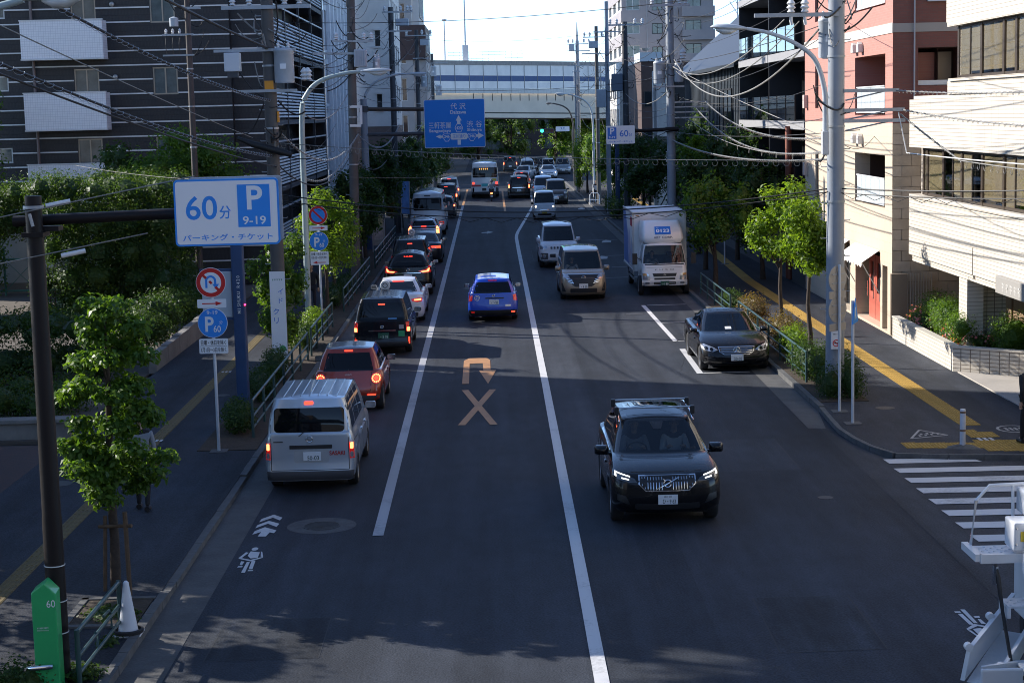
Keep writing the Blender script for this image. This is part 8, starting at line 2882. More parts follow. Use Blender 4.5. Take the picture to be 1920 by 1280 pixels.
for y in (-.05, -.95):
 o = B().box(-.68, .68, y - .03, y + .03, 1.69, 1.715).obj('roof_bar', mat('bar_alu', (.4, .42, .44), .3, metal=.8), v.root, bev=.01)
 for sg in (1, -1):
  B().box(sg * .68 - .04, sg * .68 + .04, y - .05, y + .05, 1.58, 1.725).obj('bar_foot', BLK, o, bev=.015)
for sg in (1, -1):
 B().tube([(sg * .66, .25, 1.5), (sg * .655, -.2, 1.605), (sg * .655, -1.2, 1.61), (sg * .66, -1.7, 1.55)], .018, 8).obj('roof_rail', CHR, v.root, smooth=True)
seam(v, 'F', [(-.6, .945), (.6, .945)], .004)
doors(v, [.62, -.5, -1.45], .35, 1.0)
v.patch('window_trim', 'L', [(.5, 1.05), (-1.5, 1.1), (-1.5, 1.11), (.5, 1.06)], CHR, off=.004)
v.patch('window_trim', 'R', [(.5, 1.05), (-1.5, 1.1), (-1.5, 1.11), (.5, 1.06)], CHR, off=.004)
v.patch('roof_glass', 'T', rp_(-.5, .5, -1.3, -.05, .05), PRIV, off=.004, grid=.15)
v.patch('sensor_housing', 'F', [(-.12, 1.5), (.12, 1.5), (.07, 1.4), (-.07, 1.4)], BLK, off=.006)

# parked black sedan
v = Vehicle('sedan', 'parked black executive sedan with a star emblem in its chrome grille', 'car', 6.45, 48.65, math.pi, spec('sedan', rimstyle=10), PBLK)
v.interior()
for sg in (1, -1):
 o = v.patch('headlamp', 'F', [(sg * p[0], p[1]) for p in ((.5, .62), (.62, .57), (.8, .6), (.9, .72), (.84, .76), (.6, .68))][::sg], CLEAR, off=.01)
 v.patch('lamp_eye', 'F', disc_poly(.045, 14, (sg * .66, .635)), PRIV, off=.02, parent=o)
 v.patch('lamp_eye', 'F', disc_poly(.045, 14, (sg * .79, .66)), PRIV, off=.02, parent=o)
 v.patch('side_intake', 'F', [(sg * p[0], p[1]) for p in ((.5, .3), (.84, .34), (.82, .44), (.58, .4))][::sg], BLK, off=.006)
v.patch('grille_frame', 'F', [(-.49, .70), (.49, .70), (.46, .57), (.34, .5), (-.34, .5), (-.46, .57)], CHR, off=.008)
o = v.patch('grille', 'F', [(-.47, .688), (.47, .688), (.44, .575), (.33, .513), (-.33, .513), (-.44, .575)], BLK, off=.016)
for z in (.56, .605, .65):
 v.patch('grille_bar', 'F', [(-.42, z - .007), (.42, z - .007), (.42, z + .007), (-.42, z + .007)], CHR, off=.026, parent=o, grid=.1)
v.ring('F', 0, .605, .088, CHR, .011, 'emblem', 'star').location.y += .02
v.plate('F', .42, None, '20-05')
v.patch('chin_trim', 'F', [(-.8, .25), (-.5, .225), (.5, .225), (.8, .25), (.8, .265), (.5, .24), (-.5, .24), (-.8, .265)], CHR, off=.012)
v.mirrors(.8, .93, PBLK, .22, .13)
doors(v, [.7, -.45, -1.3], .3, .88)
v.patch('window_trim', 'L', [(.6, .93), (-1.3, .97), (-1.3, .985), (.6, .945)], CHR, off=.01)
v.patch('parking_ticket', 'T', rp_(-.05, .12, .85, .98, .01), SWH, off=.004)
v.patch('roof_glass', 'T', rp_(-.42, .42, -.75, -.1, .05), PRIV, off=.004, grid=.15)

# beige minivan
v = Vehicle('minivan', 'beige minivan with a chrome V grille driving towards the camera', 'van', 3.4, 67.6, math.pi, spec('minivan'), PBEI)
bei = v
v.interior()
for sg in (1, -1):
 o = v.patch('headlamp', 'F', [(sg * p[0], p[1]) for p in ((.5, .86), (.6, .98), (.83, 1.0), (.82, .93), (.6, .8))][::sg], CLEAR, off=.012)
 for k in range(3):
  z = .77 - k * .065
  v.patch('lamp_strip', 'F', [(sg * p[0], p[1]) for p in ((.42 - k * .03, z), (.64 - k * .04, z + .05), (.66 - k * .04, z + .075), (.43 - k * .03, z + .03))][::sg], CHR, off=.02)
 v.patch('side_intake', 'F', [(sg * p[0], p[1]) for p in ((.66, .34), (.8, .34), (.82, .66), (.78, .66))][::sg], BLK, off=.008)
o = v.patch('grille', 'F', [(-.62, .96), (.62, .96), (.42, .6), (.3, .52), (-.3, .52), (-.42, .6)], BLK, off=.008)
v.patch('grille_chrome', 'F', [(-.62, .965), (.62, .965), (.62, .985), (-.62, .985)], CHR, off=.016)
v.ring('F', 0, .84, .07, CHR, .012, 'emblem', 'bar')
v.patch('lower_intake', 'F', rp_(-.5, .5, .3, .46, .03), BLK, off=.008)
v.plate('F', .55, None, '・8 20')
v.mirrors(1.42, 1.1, PBEI, .22, .18)
doors(v, [1.1, .15, -1.0], .3, 1.0)

# white off-road minivan behind it
v = Vehicle('minivan', 'white high riding minivan with a slotted grille behind the beige minivan', 'van', 3.05, 81.5, math.pi, spec('minivan', W=1.795, H=1.97, sill=.3, r=.35, belt=[(-2.3, 1.2), (.6, 1.14), (1.7, 1.12), (2.35, 1.02)], gz=[(-2.3, 1.22), (1.2, 1.16), (1.8, 1.16)], rz=[(-2.0, 1.85), (0, 1.9), (.85, 1.84)]), PWHT)
v.interior()
for sg in (1, -1):
 v.patch('headlamp', 'F', rp_(*sorted((sg * .55, sg * .86)), .86, 1.02, .04), CLEAR, off=.012)
 v.patch('fog_lamp', 'F', disc_poly(.08, 16, (sg * .68, .56)), CLEAR, off=.014)
 v.patch('bumper_guard', 'F', rp_(*sorted((sg * .5, sg * .84)), .42, .7, .04), GRY, off=.006)
o = v.patch('grille', 'F', rp_(-.46, .46, .86, 1.0, .03), PWHT, off=.014)
for k in range(6):
 v.patch('grille_slot', 'F', rp_(-.4 + k * .14, -.31 + k * .14, .88, .98, .02), BLK, off=.02, parent=o)
v.patch('lower_intake', 'F', rp_(-.42, .42, .5, .66, .04), BLK, off=.01)
v.plate('F', .58, None, None)
v.mirrors(1.4, 1.2, PWHT, .2, .2)
doors(v, [1.1, .15], .35, 1.05)

# white kei van with lit headlamps
v = Vehicle('small_van', 'small white kei van with warm lit headlamps and yellow plate', 'van', 3.55, 117.2, math.pi, spec('keivan'), PWHT)
v.interior()
front_kit(v, (.78, .96), (.62, .7), WARMON, None, PLY, .42, 2)
v.mirrors(1.1, 1.05, BLK, .15, .18)
v = Vehicle('minivan', 'dark grey minivan parked at the right kerb near the far hedge', 'van', 5.05, 136.6, math.pi, spec('minivan', L=4.9, W=1.83, H=1.9), PDGR)
v.interior()
front_kit(v, (.82, .95), (.5, .8), None, None, None, .6, 5)
v.mirrors(1.42, 1.1, PDGR)
v = Vehicle('minivan', 'silver minivan half hidden behind the dark grey minivan', 'van', 4.35, 144.6, math.pi, spec('minivan', H=1.9), PSIL)
front_kit(v, (.82, .95), (.6, .8))
v.mirrors(1.42, 1.1, PSIL)

# parked box truck
PTRW = paint('truck_white', (.76, .76, .75), 0, .4)
sp = dict(L=1.95, W=1.72, H=2.02, r=.37, sill=.42, tw=.2, fp=[(0, .06), (.12, .0), (.5, .02), (1, .07)], rp=[(0, .0), (1, .0)], belt=[(-.95, 1.2), (.9, 1.16)], gz=[(-.95, 1.22), (.9, 1.19)],
   g=(.88, -.95, .84, .16, .06), roof=(.58, -.93, .72, .14, .08), rz=[(-.93, 1.94), (.58, 1.93)], sw=[(.62, -.35)], cf=.16, cr=.06, bf=.05, wf=.32, wr=-1.6, axles=())
v = Vehicle('box_truck', 'parked white removal box truck with blue number sign on its wind deflector', 'truck', 6.52, 67.15, math.pi, sp, PTRW, wheels=False)
trk = v
tr = v.root
v.interior()
v.patch('windscreen_frame', 'F', rp_(-.74, .74, 1.17, 1.21, .01), BLK, off=.006)
for sg in (1, -1):
 v.patch('headlamp', 'F', [(sg * p[0], p[1]) for p in ((.56, .62), (.82, .62), (.84, .88), (.66, .88), (.58, .78))][::sg], CLEAR, off=.012)
 v.patch('indicator', 'F', rp_(*sorted((sg * .68, sg * .82)), .78, .86, .02), mat('amber_lens', (.6, .32, .1), .2), off=.02)
 v.patch('fog_lamp', 'F', rp_(*sorted((sg * .58, sg * .74)), .46, .54, .02), CLEAR, off=.05)
v.patch('bumper', 'F', [(-.85, .4), (.85, .4), (.86, .6), (-.86, .6)], PTRW, off=.04)
v.patch('grille', 'F', [(-.46, .86), (.46, .86), (.42, .74), (-.42, .74)], BLK, off=.012)
v.patch('lower_grille', 'F', rp_(-.4, .4, .62, .69, .02), BLK, off=.012)
v.patch('bumper_slot', 'F', rp_(-.42, .42, .44, .54, .03), BLK, off=.044)
v.ring('F', 0, .81, .07, CHR, .01, 'emblem', 'tri').location.y += .02
v.label('F', 0, 1.0, 'F U S O', GRY, w=.72, h=.05)
v.plate('F', .49, None, '・1 80', PLG, INKW).location.y += .035
v.wiper('F', [(-.45, 1.2), (-.5, 1.45)])
v.wiper('F', [(.15, 1.2), (.5, 1.24)])
seam(v, 'F', [(-.8, 1.08), (.8, 1.08)], .004)
# wind deflector
d = B()
prof = [(1.98, .5, .70, .80), (2.14, .55, .78, .82), (2.5, .25, .74, .80), (2.72, -.05, .68, .76), (2.78, -.25, .66, .74)]
vv = []
for (z, yf_, wx, wb_) in prof:
 vv += [(-wb_, -.9, z), (-wx, yf_ - .12, z), (-wx + .1, yf_, z), (wx - .1, yf_, z), (wx, yf_ - .12, z), (wb_, -.9, z)]
ff = [(k * 6 + i, k * 6 + i + 1, k * 6 + i + 7, k * 6 + i + 6) for k in range(4) for i in range(5)] + [(24, 25, 26, 27, 28, 29)]
d.add(vv, ff)
o = d.obj('wind_deflector', PTRW, tr, smooth=True, sharp=60)
pn = Vector((0, .34, .3)).normalized()
for (w_, h_, m_, off_, zz) in ((.6, .36, SBD, .01, 2.44),):
 q = B().box(-w_ / 2, w_ / 2, -.004, .004, -h_ / 2, h_ / 2).obj('number_board', m_, o)
 q.location = (0, .335, zz)
 q.rotation_euler = (R(-40), 0, math.pi)
 text('0123', 0, -.02, -.006, SWH, q, w=.5, h=.16, bold=.03)
 strokes(q, -.2, .12, -.005, .1, .04, 3, SWH)
q = text('ART CORP.', 0, 0, 0, mat('corp_grey', (.18, .18, .2), .5), o, w=.72, h=.1, bold=.02)
q.location = (0, .53, 2.19)
q.rotation_euler = (R(-39), 0, math.pi)
# cargo box and chassis
PBX = mat('cargo_box_white', (.74, .74, .73), .45, var=.06)
bx0, bx1, by0, by1, bz0, bz1 = -1.02, 1.02, -5.75, -.98, .78, 3.06
B().box(bx0, bx1, by0, by1, bz0, bz1).obj('cargo_box', PBX, tr, bev=.02)
for sg in (1, -1):
 B().box(*sorted((sg * 1.0, sg * 1.045)), by0 - .01, by1 + .02, bz1 - .05, bz1 + .02).box(*sorted((sg * 1.0, sg * 1.045)), by0 - .01, by1 + .02, bz0 - .02, bz0 + .06).box(*sorted((sg * .985, sg * 1.045)), by1 - .04, by1 + .025, bz0 + .06, bz1 - .05).obj('box_rail', CHR if False else mat('box_alu', (.5, .5, .5), .35, metal=.6), tr)
B().box(-1.0, 1.0, by1 - .03, by1 + .022, bz1 - .03, bz1 + .018).obj('box_rail', MATS['box_alu'], tr)
for sg in (1, -1):
 B().box(sg * .85 - .06, sg * .85 + .06, by1 + .003, by1 + .02, bz1 - .14, bz1 - .1).obj('marker_lamp', mat('amber_marker', (.35, .16, .05), .4), tr)
# printed side of the box (blue and pastel shapes)
BSD = mat('box_print_blue', (.10, .18, .42), .5, var=.1)
sx = 1.022
B().prism([(-5.6, .9), (-5.6, 3.0), (-4.6, 3.0), (-3.6, 2.2), (-3.2, 1.4), (-3.0, .9)], 'X', sx, sx + .003).obj('side_print', BSD, tr)
B().prism([(-3.3, 1.0), (-3.4, 1.9), (-2.9, 2.4), (-2.4, 2.2), (-2.2, 1.5), (-2.4, 1.0)], 'X', sx + .004, sx + .006).obj('side_print', mat('box_print_lilac', (.42, .40, .52), .5, var=.3, vscale=3), tr)
B().prism([(-2.0, 1.0), (-2.05, 1.7), (-1.7, 2.1), (-1.35, 1.8), (-1.3, 1.0)], 'X', sx + .004, sx + .006).obj('side_print', mat('box_print_pale', (.4, .47, .6), .5, var=.3, vscale=3), tr)
B().box(sx + .004, sx + .008, -1.75, -1.35, 2.5, 2.85).box(sx + .004, sx + .008, -2.25, -1.85, 2.5, 2.85).obj('side_print', mat('box_print_red', (.5, .05, .08), .5), tr)
B().box(-.42, -.3, -5.6, .2, .48, .77).box(.3, .42, -5.6, .2, .48, .77).box(-.9, .9, -5.5, -5.4, .5, .77).obj('chassis', UND, tr)
for sg in (1, -1):
 B().box(*sorted((sg * .95, sg * 1.0)), -3.6, -1.5, .42, .5).box(*sorted((sg * .95, sg * 1.0)), -3.6, -1.5, .6, .68).obj('side_guard', mat('box_alu', (.5, .5, .5), .35, metal=.6), tr)
 B().tube([(sg * .86, .72, 1.35), (sg * 1.08, .78, 1.5)], .015, 6).box(*sorted((sg * 1.02, sg * 1.2)), .74, .82, 1.2, 1.62).obj('side_mirror', BLK, tr)
 v.patch('door_step', 'R' if sg > 0 else 'L', rp_(-.3, .25, .44, .52, .02), BLK, off=.01)
sp2 = dict(sp)
sp2.update(axles=(.25, -4.3), W=1.95, rimm=mat('steel_rim', (.3, .31, .32), .5, metal=.5), r=.371)
v.sp = sp2
v.wheels()
v.sp = sp

# ------------------------------------------------------------------ people, motorcycle, work truck
def person(name, label, x, y, z, rz, J, clothes, skin=(.42, .27, .19), hair=(.02, .015, .012), cat='person'):
 """J: joint positions (local, metres, facing +Y). one skinned body; shirt, trousers and hair colours by part meshes"""
 t = thing(name, label, cat, (x, y, z), rz)

 def skin_mesh(nm, pts, edges, radii, m):
  me = bpy.data.meshes.new(nm)
  me.from_pydata([tuple(p) for p in pts], edges, [])
  o = link(nm, me, m, t)
  md = o.modifiers.new('skin', 'SKIN')
  sv = me.skin_vertices[0].data
  for i, r in enumerate(radii):
   sv[i].radius = (r, r * .85) if not isinstance(r, tuple) else r
  sv[0].use_root = True
  md.use_smooth_shade = True
  o.modifiers.new('sub', 'SUBSURF').render_levels = 2
  o.modifiers['sub'].levels = 1
  return o
 P = {k: Vector(v_) for k, v_ in J.items()}
 SK = mat('skin_%02d' % int(skin[0] * 100), skin, .55)
 # body: pelvis, chest, neck, arms and legs in one surface
 keys = ['pel', 'bel', 'che', 'nek', 'shl', 'ell', 'wrl', 'shr', 'elr', 'wrr', 'hpl', 'knl', 'anl', 'tol', 'hpr', 'knr', 'anr', 'tor']
 rad = dict(pel=(.15, .11), bel=(.14, .1), che=(.165, .115), nek=.055, shl=.065, ell=.045, wrl=.03, shr=.065, elr=.045, wrr=.03, hpl=.085, knl=.06, anl=.042, tol=.04, hpr=.085, knr=.06, anr=.042, tor=.04)
 use = [k for k in keys if k in P]
 ix = {k: i for i, k in enumerate(use)}
 E = [('pel', 'bel'), ('bel', 'che'), ('che', 'nek'), ('che', 'shl'), ('shl', 'ell'), ('ell', 'wrl'), ('che', 'shr'), ('shr', 'elr'), ('elr', 'wrr'), ('pel', 'hpl'), ('hpl', 'knl'), ('knl', 'anl'), ('anl', 'tol'), ('pel', 'hpr'), ('hpr', 'knr'), ('knr', 'anr'), ('anr', 'tor')]
 E = [(ix[a], ix[c]) for a, c in E if a in ix and c in ix]
 top, bot = clothes
 body = skin_mesh('body', [P[k] for k in use], E, [rad[k] for k in use], bot)
 uk = [k for k in use if k[:2] in ('pe', 'be', 'ch', 'sh', 'el', 'wr')]
 ui = {k: i for i, k in enumerate(uk)}
 skin_mesh('jacket', [P[k] for k in uk], [(ui[a], ui[c]) for a, c in (('pel', 'bel'), ('bel', 'che'), ('che', 'shl'), ('shl', 'ell'), ('ell', 'wrl'), ('che', 'shr'), ('shr', 'elr'), ('elr', 'wrr'))], [tuple(q * 1.1 for q in rad[k]) if isinstance(rad[k], tuple) else rad[k] * 1.15 for k in uk], top)
 B().tube([P['nek'] + Vector((0, -.01, -.05)), P['nek'] + Vector(J.get('hd', (0, .03, .15))) + Vector((0, -.01, -.06))], [.06, .052], 10).obj('neck', SK, t, smooth=True)
 # trousers over the legs
 lk = [k for k in ('pel', 'hpl', 'knl', 'anl', 'hpr', 'knr', 'anr') if k in P]
 if len(lk) > 4:
  li = {k: i for i, k in enumerate(lk)}
  skin_mesh('trousers', [P[k] for k in lk], [(li[a], li[c]) for a, c in (('pel', 'hpl'), ('hpl', 'knl'), ('knl', 'anl'), ('pel', 'hpr'), ('hpr', 'knr'), ('knr', 'anr')) if a in li and c in li], [(.165, .125) if k == 'pel' else rad[k] * 1.18 if not isinstance(rad[k], tuple) else rad[k] for k in lk], bot)
  for s_ in 'lr':
   if 'an' + s_ in P and 'to' + s_ in P:
    a, c = P['an' + s_], P['to' + s_]
    B().tube([a + Vector((0, -.05, -.03)), a.lerp(c, .5), c], [.05, .055, .04], 8).obj('shoe', BLK, t, smooth=True)
 # head
 h = P['nek'] + Vector(J.get('hd', (0, .03, .15)))
 b = B()
 vv, n, mrow = [], 14, 10
 for i in range(mrow + 1):
  ph = math.pi * i / mrow
  for k in range(n):
   a = 2 * math.pi * k / n
   r_ = math.sin(ph)
   yy = .098 * r_ * math.sin(a)
   zz = .118 * math.cos(ph)
   xx = .076 * r_ * math.cos(a) * (1 if zz > -.02 else 1 + zz * 2.2)
   if math.sin(a) > .8 and abs(zz + .012) < .03:
    yy += .018 * r_
   vv.append((h.x + xx, h.y + yy, h.z + zz))
 ff = []
 for i in range(mrow):
  for k in range(n):
   ff.append((i * n + k, i * n + (k + 1) % n, (i + 1) * n + (k + 1) % n, (i + 1) * n + k))
 b.add(vv, ff)
 hd = b.obj('head', SK, t, smooth=True)
 hb = B()
 vv = []
 for i in range(7):
  ph = math.pi * .56 * i / 6
  for k in range(n):
   a = 2 * math.pi * k / n
   back = .5 - .5 * math.sin(a)
   p2 = ph * (.62 + .5 * back)
   vv.append((h.x + .083 * math.sin(p2) * math.cos(a), h.y - .008 + .105 * math.sin(p2) * math.sin(a), h.z + .012 + .12 * math.cos(p2)))
 hb.add(vv, [(i * n + k, i * n + (k + 1) % n, (i + 1) * n + (k + 1) % n, (i + 1) * n + k) for i in range(6) for k in range(n)])
 hb.obj('hair', mat('hair_%02d' % int(hair[0] * 100), hair, .5), hd, smooth=True)
 for sx_ in (-.03, .03):
  B().lathe([(.001, .01), (.011, .004), (.012, -.006)], (h.x + sx_, h.y + .084, h.z + .012), 'Y', 8).obj('eye', BLK, hd)
 for sg_ in (-1, 1):
  B().lathe([(.001, .01), (.025, .006), (.028, -.006)], (h.x + sg_ * .078, h.y - .005, h.z - .005), 'X', 10).obj('ear', SK, hd)
 # hands with fingers
 for s_ in 'lr':
  if 'wr' + s_ in P:
   w_, e_ = P['wr' + s_], P['el' + s_]
   d = (w_ - e_).normalized()
   side = d.cross(Vector((0, 0, 1)))
   side = side.normalized() if side.length > .1 else Vector((0, 1, 0))
   pal = B().tube([w_ - d * .01, w_ + d * .04, w_ + d * .085], [.026, .036, .032], 8)
   hnd = pal.obj('hand', SK, t, smooth=True)
   curl = d.cross(side).normalized()
   for f_ in range(4):
    p0 = w_ + d * .08 + side * (f_ - 1.5) * .018
    l_ = (.06, .07, .066, .052)[f_]
    B().tube([p0, p0 + d * l_ * .6 + curl * .012, p0 + d * l_ * .9 + curl * .035], [.0095, .009, .007], 6).obj('finger', SK, hnd)
   p0 = w_ + d * .03 + side * .03
   B().tube([p0, p0 + side * .025 + d * .025, p0 + side * .03 + d * .055], [.011, .01, .008], 6).obj('thumb', SK, hnd)
 return t


def standing(stride=0., lean=0., armsw=.0):
 return dict(pel=(0, 0, .93), bel=(0, .0, 1.08), che=(0, .01 + lean, 1.32), nek=(0, .02 + lean, 1.49), hd=(0, .03, .145), shl=(-.185, .01 + lean, 1.39), ell=(-.23, -.03 - armsw, 1.12), wrl=(-.235, .06 - armsw * 1.6, .88),
    shr=(.185, .01 + lean, 1.39), elr=(.23, -.03 + armsw, 1.12), wrr=(.235, .06 + armsw * 1.6, .88), hpl=(-.095, 0, .9), knl=(-.1, .03 + stride * .5, .49), anl=(-.1, -.02 + stride, .08), tol=(-.11, .14 + stride, .04),
    hpr=(.095, 0, .9), knr=(.1, .03 - stride * .4, .49), anr=(.1, -.04 - stride, .09), tor=(.11, .11 - stride, .04))


SEATED = dict(pel=(0, 0, .0), bel=(0, -.03, .16), che=(0, -.06, .38), nek=(0, -.05, .55), hd=(0, .035, .145), shl=(-.18, -.05, .45), ell=(-.24, .14, .22), wrl=(-.15, .36, .33), shr=(.18, -.05, .45), elr=(.24, .14, .22), wrr=(.15, .36, .33),
    hpl=(-.1, .04, .0), knl=(-.13, .42, .08), anl=(-.13, .55, -.25), hpr=(.1, .04, .0), knr=(.13, .42, .08), anr=(.13, .55, -.25))
SUIT = mat('cloth_black_suit', (.010, .010, .012), .8)
NAVY = mat('cloth_navy', (.012, .014, .024), .85)
SHIRT = mat('cloth_white_shirt', (.55, .57, .6), .8)
GREYS = mat('cloth_grey_shirt', (.22, .24, .27), .85)
person('person', 'person in a black suit walking at the right picture edge', 10.78, 34.9, FOOT_Z, R(10), standing(.16, .0, .08), (SUIT, SUIT))
person('person', 'walker in grey shirt and black trousers half hidden by the near tree', -6.35, 31.0, FOOT_Z, R(0), standing(.13, 0, .06), (GREYS, SUIT))
person('person', 'walker in dark clothes beside the pale green lamp pole', -6.45, 62.6, FOOT_Z, R(180), standing(.12, 0, .05), (NAVY, NAVY))
person('person', 'pedestrian in a white top waiting on the far right footway', 7.95, 132.5, FOOT_Z, R(180), standing(.05), (SHIRT, NAVY))
# drivers seen through the windscreens (right-hand drive)
SSL = dict(SEATED)


def driver(label, veh, side, top, name='person'):
 sp_ = veh.sp
 yy = sp_['g'][0] - .12 - 1.25 + .12
 zz = interp(sp_['gz'], sp_['g'][0]) - .38
 loc = veh.root.location + Vector((-side * .36, -yy, zz))
 return person(name, label, loc.x, loc.y, loc.z, math.pi, SEATED, (top, SUIT))


driver('driver in a pale shirt behind the wheel of the black SUV', suv, 1, GREYS)
driver('front passenger in a pale shirt in the black SUV', suv, -1, SHIRT)
driver('driver in a white shirt behind the wheel of the beige minivan', bei, 1, SHIRT)
driver('driver in the cab of the parked box truck', trk, 1, GREYS)

# motorcycle and rider
mo = thing('scooter', 'small scooter with a lit red tail lamp behind the city bus', 'scooter', (.12, 141.8, 0))
B().lathe([(.16, -.05), (.24, -.05), (.26, 0), (.24, .05), (.16, .05)], (0, -.62, .26), 'X', 20).obj('wheel', RUB, mo, smooth=True)
B().lathe([(.16, -.05), (.24, -.05), (.26, 0), (.24, .05), (.16, .05)], (0, .62, .26), 'X', 20).obj('wheel', RUB, mo, smooth=True)
B().prism([(-.85, .75), (-.8, .45), (-.2, .3), (.3, .28), (.45, .4), (.55, 1.0), (.45, 1.02), (.3, .5), (-.1, .48), (-.2, .78)], 'X', -.16, .16).obj('body', PBLK, mo, bev=.05)
B().box(-.15, .15, -.8, -.1, .78, .86).obj('seat', BLK, mo, bev=.03)
B().tube([(-.32, .42, 1.06), (0, .5, 1.02), (.32, .42, 1.06)], .016, 8).obj('handlebar', CHR, mo)
B().box(-.09, .09, -.88, -.855, .62, .72).obj('tail_lamp', REDHOT, mo)
B().box(-.09, .09, -.9, -.885, .4, .52).obj('number_plate', PLW, mo)
rj = dict(SEATED)
rj.update(che=(0, .02, .38), nek=(0, .06, .55), wrl=(-.3, .42, .28), wrr=(.3, .42, .28), anl=(-.15, .4, -.42), anr=(.15, .4, -.42))
rd = person('person', 'rider in dark jacket and helmet on the scooter behind the bus', .12, 141.5, .92, 0, rj, (GREYS, SUIT))
B().lathe([(.001, .15), (.08, .135), (.13, .06), (.135, -.04), (.115, -.1)], (0, .1, .72), 'Z', 16).obj('helmet', mat('helmet_grey', (.12, .12, .13), .25, coat=1), rd, smooth=True)

# white work truck with ladders and platforms, cut by the right picture edge
wt = thing('work_truck', 'white crane work truck with chequer plate steps at the bottom right edge', 'truck', (6.55, 20.6, 0))
WPT = mat('work_truck_white', (.68, .69, .7), .4, coat=.3, var=.06)
CHQ = mat('chequer_plate', (.66, .67, .68), .45, bump=.8, bscale=14)


def plate_(x0, x1, y0, y1, z, nm='step_plate'):
 o = B().box(x0, x1, y0, y1, z - .03, z).obj(nm, CHQ, wt, bev=.006)
 for i in range(int((x1 - x0) / .07)):
  for j in range(int((y1 - y0) / .07)):
   if (i + j) % 2 == 0:
    x, y = x0 + .04 + i * .07, y0 + .04 + j * .07
    B().cbox((x, y, z + .004), (.035, .012, .008), Matrix.Rotation(R(45 if i % 2 else -45), 3, 'Z').to_euler()).obj('tread_bump', CHQ, o) if len(o.children) < 40 else None
 return o


plate_(-.72, -.1, .2, .75, 1.52)
B().tube([(-.7, .68, 1.52), (-.62, .72, 2.1), (-.45, .74, 2.28), (.3, .74, 2.3)], .022, 10).obj('hand_rail', WPT, wt, smooth=True)
B().tube([(-.16, .7, 1.52), (-.16, .74, 2.28)], .02, 8).obj('hand_rail', WPT, wt, smooth=True)
B().box(-.78, -.7, .15, .8, 1.47, 1.56).box(-.72, -.1, .13, .19, 1.45, 1.56).obj('platform_edge', WPT, wt)
B().box(-.33, .0, .1, .5, 1.6, 1.95).obj('control_cabinet', WPT, wt, bev=.02)
B().box(-.1, .35, .3, .8, 1.95, 2.25).obj('instrument_box', WPT, wt, bev=.02)
B().box(-.04, .25, .27, .3, 2.0, 2.2).obj('dark_screen', BLK, wt)
B().tube([(-.05, .25, 1.9), (-.05, .22, 2.12), (-.04, .2, 2.18)], .014, 6).obj('lever', BLK, wt)
B().tube([(.0, .1, 2.5), (-.12, .05, 2.0), (-.2, .0, 1.4), (-.14, -.05, .9), (.1, -.1, .4)], .06, 10).obj('boom_tube', WPT, wt, smooth=True)
B().tube([(-.09, .02, 1.9), (-.16, -.04, 1.4), (-.1, -.1, .9), (.1, -.16, .55)], .015, 8).obj('hydraulic_hose', mat('hose_blue_grey', (.3, .4, .55), .4), wt, smooth=True)
plate_(-.45, -.05, -.1, .25, .98)
B().box(-.46, -.42, -.12, .25, .83, .96).obj('step_bracket', WPT, wt)
plate_(-.38, .2, -.55, -.15, .33)
B().add([(-1.02, -.1, .08), (-.35, .6, .5), (-.2, .6, .95), (-.95, -.12, .48), (-.98, -.14, .08), (-.31, .56, .5), (-.16, .56, .95), (-.91, -.16, .48)], [(0, 1, 2, 3), (7, 6, 5, 4), (0, 4, 5, 1), (1, 5, 6, 2), (2, 6, 7, 3), (3, 7, 4, 0)]).obj('outrigger_panel', WPT, wt)
B().add([(-.9, -.55, .02), (-.35, -.2, .02), (-.35, -.2, .34), (-.9, -.55, .4), (-.9, -.6, .02), (-.35, -.25, .02), (-.35, -.25, .34), (-.9, -.6, .4)], [(0, 1, 2, 3), (7, 6, 5, 4), (0, 4, 5, 1), (1, 5, 6, 2), (2, 6, 7, 3), (3, 7, 4, 0)]).obj('outrigger_panel', WPT, wt)
B().box(-.95, -.45, -.75, -.7, .02, .42).obj('foot_guard', WPT, wt, bev=.04)
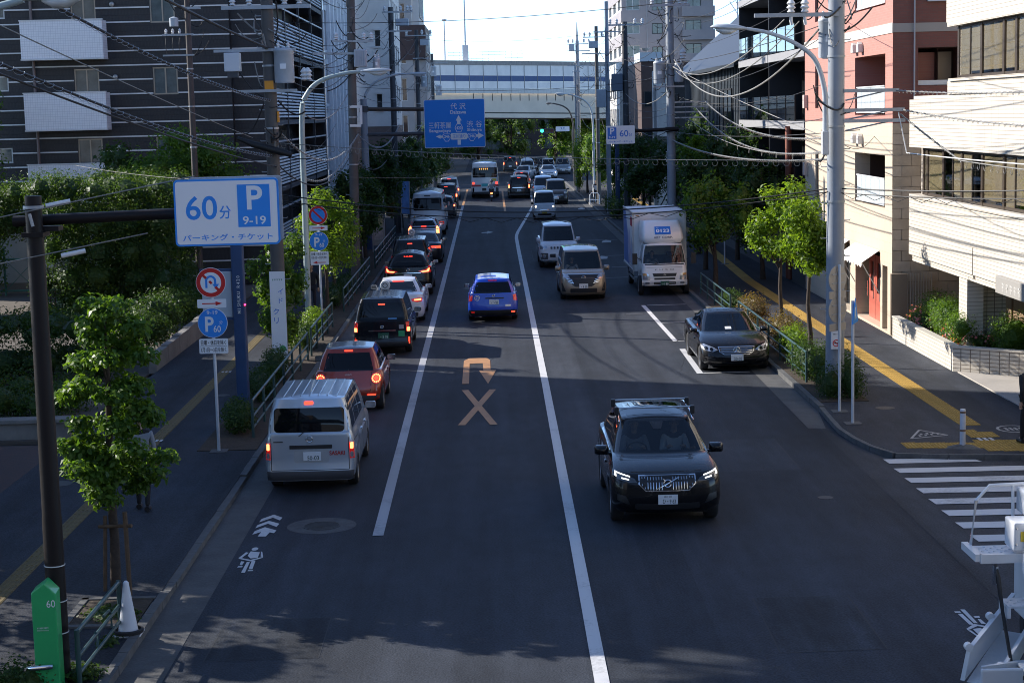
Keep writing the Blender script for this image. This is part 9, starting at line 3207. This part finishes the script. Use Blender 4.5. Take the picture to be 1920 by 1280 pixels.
B().tube([(-.55, .1, 1.45), (-.53, .05, 1.3), (-.5, -.05, .9), (-.42, -.3, .1)], [.02, .03, .022, .022], 8).obj('tool_shaft', BLK, wt, smooth=True)
B().tube([(-.55, .1, 1.42), (-.55, .1, 1.2)], .035, 8).obj('tool_head', CHR, wt, smooth=True)
B().add([(-.95, -.12, .06), (-.33, .58, .48), (-.05, .35, .48), (-.6, -.35, .06)], [(0, 1, 2, 3)]).obj('ramp_floor', CHQ, wt)
B().add([(-.62, -.36, .06), (-.06, .34, .46), (-.06, .34, .66), (-.62, -.36, .3), (-.58, -.39, .06), (-.02, .31, .46), (-.02, .31, .66), (-.58, -.39, .3)], [(0, 1, 2, 3), (7, 6, 5, 4), (0, 4, 5, 1), (1, 5, 6, 2), (2, 6, 7, 3), (3, 7, 4, 0)]).obj('outrigger_panel', WPT, wt)
for (x, y, z) in ((-.93, -.12, .5), (-.6, -.36, .32), (-.55, .3, .74)):
 B().lathe([(.001, -.05), (.05, -.045), (.05, .045), (.001, .05)], (x, y, z), 'Y', 12).obj('hinge_lug', WPT, wt, smooth=True)
for (x, z) in ((-.3, 1.68), (-.05, 1.68), (-.3, 1.88), (-.05, 1.88)):
 B().lathe([(.001, -.012), (.014, -.01), (.014, 0)], (x, .1, z), 'Y', 8).obj('bolt', CHR, wt)
B().box(-.25, -.08, .092, .098, 1.72, 1.84).obj('warning_label', PLY, wt)
for k in range(3):
 B().tube([(-.25 + .05 * k, -.4, .3), (-.22 + .05 * k, -.5, .12), (-.05 + .04 * k, -.5, .06), (.1, -.4, .25)], .018, 6).obj('hydraulic_hose', BLK, wt, smooth=True)
B().box(.0, 2.2, -3.2, 1.2, .55, 1.3).obj('truck_bed', WPT, wt, bev=.03)
B().box(.25, 2.1, .2, 1.1, 1.3, 2.9).obj('machine_body', WPT, wt, bev=.05)
for yy in (-2.4, .6):
 B().lathe([(.25, -.12), (.42, -.12), (.45, -.05), (.45, .05), (.42, .12), (.25, .12)], (.15, yy, .45), 'X', 24).obj('wheel', RUB, wt, smooth=True)

shape_letters()
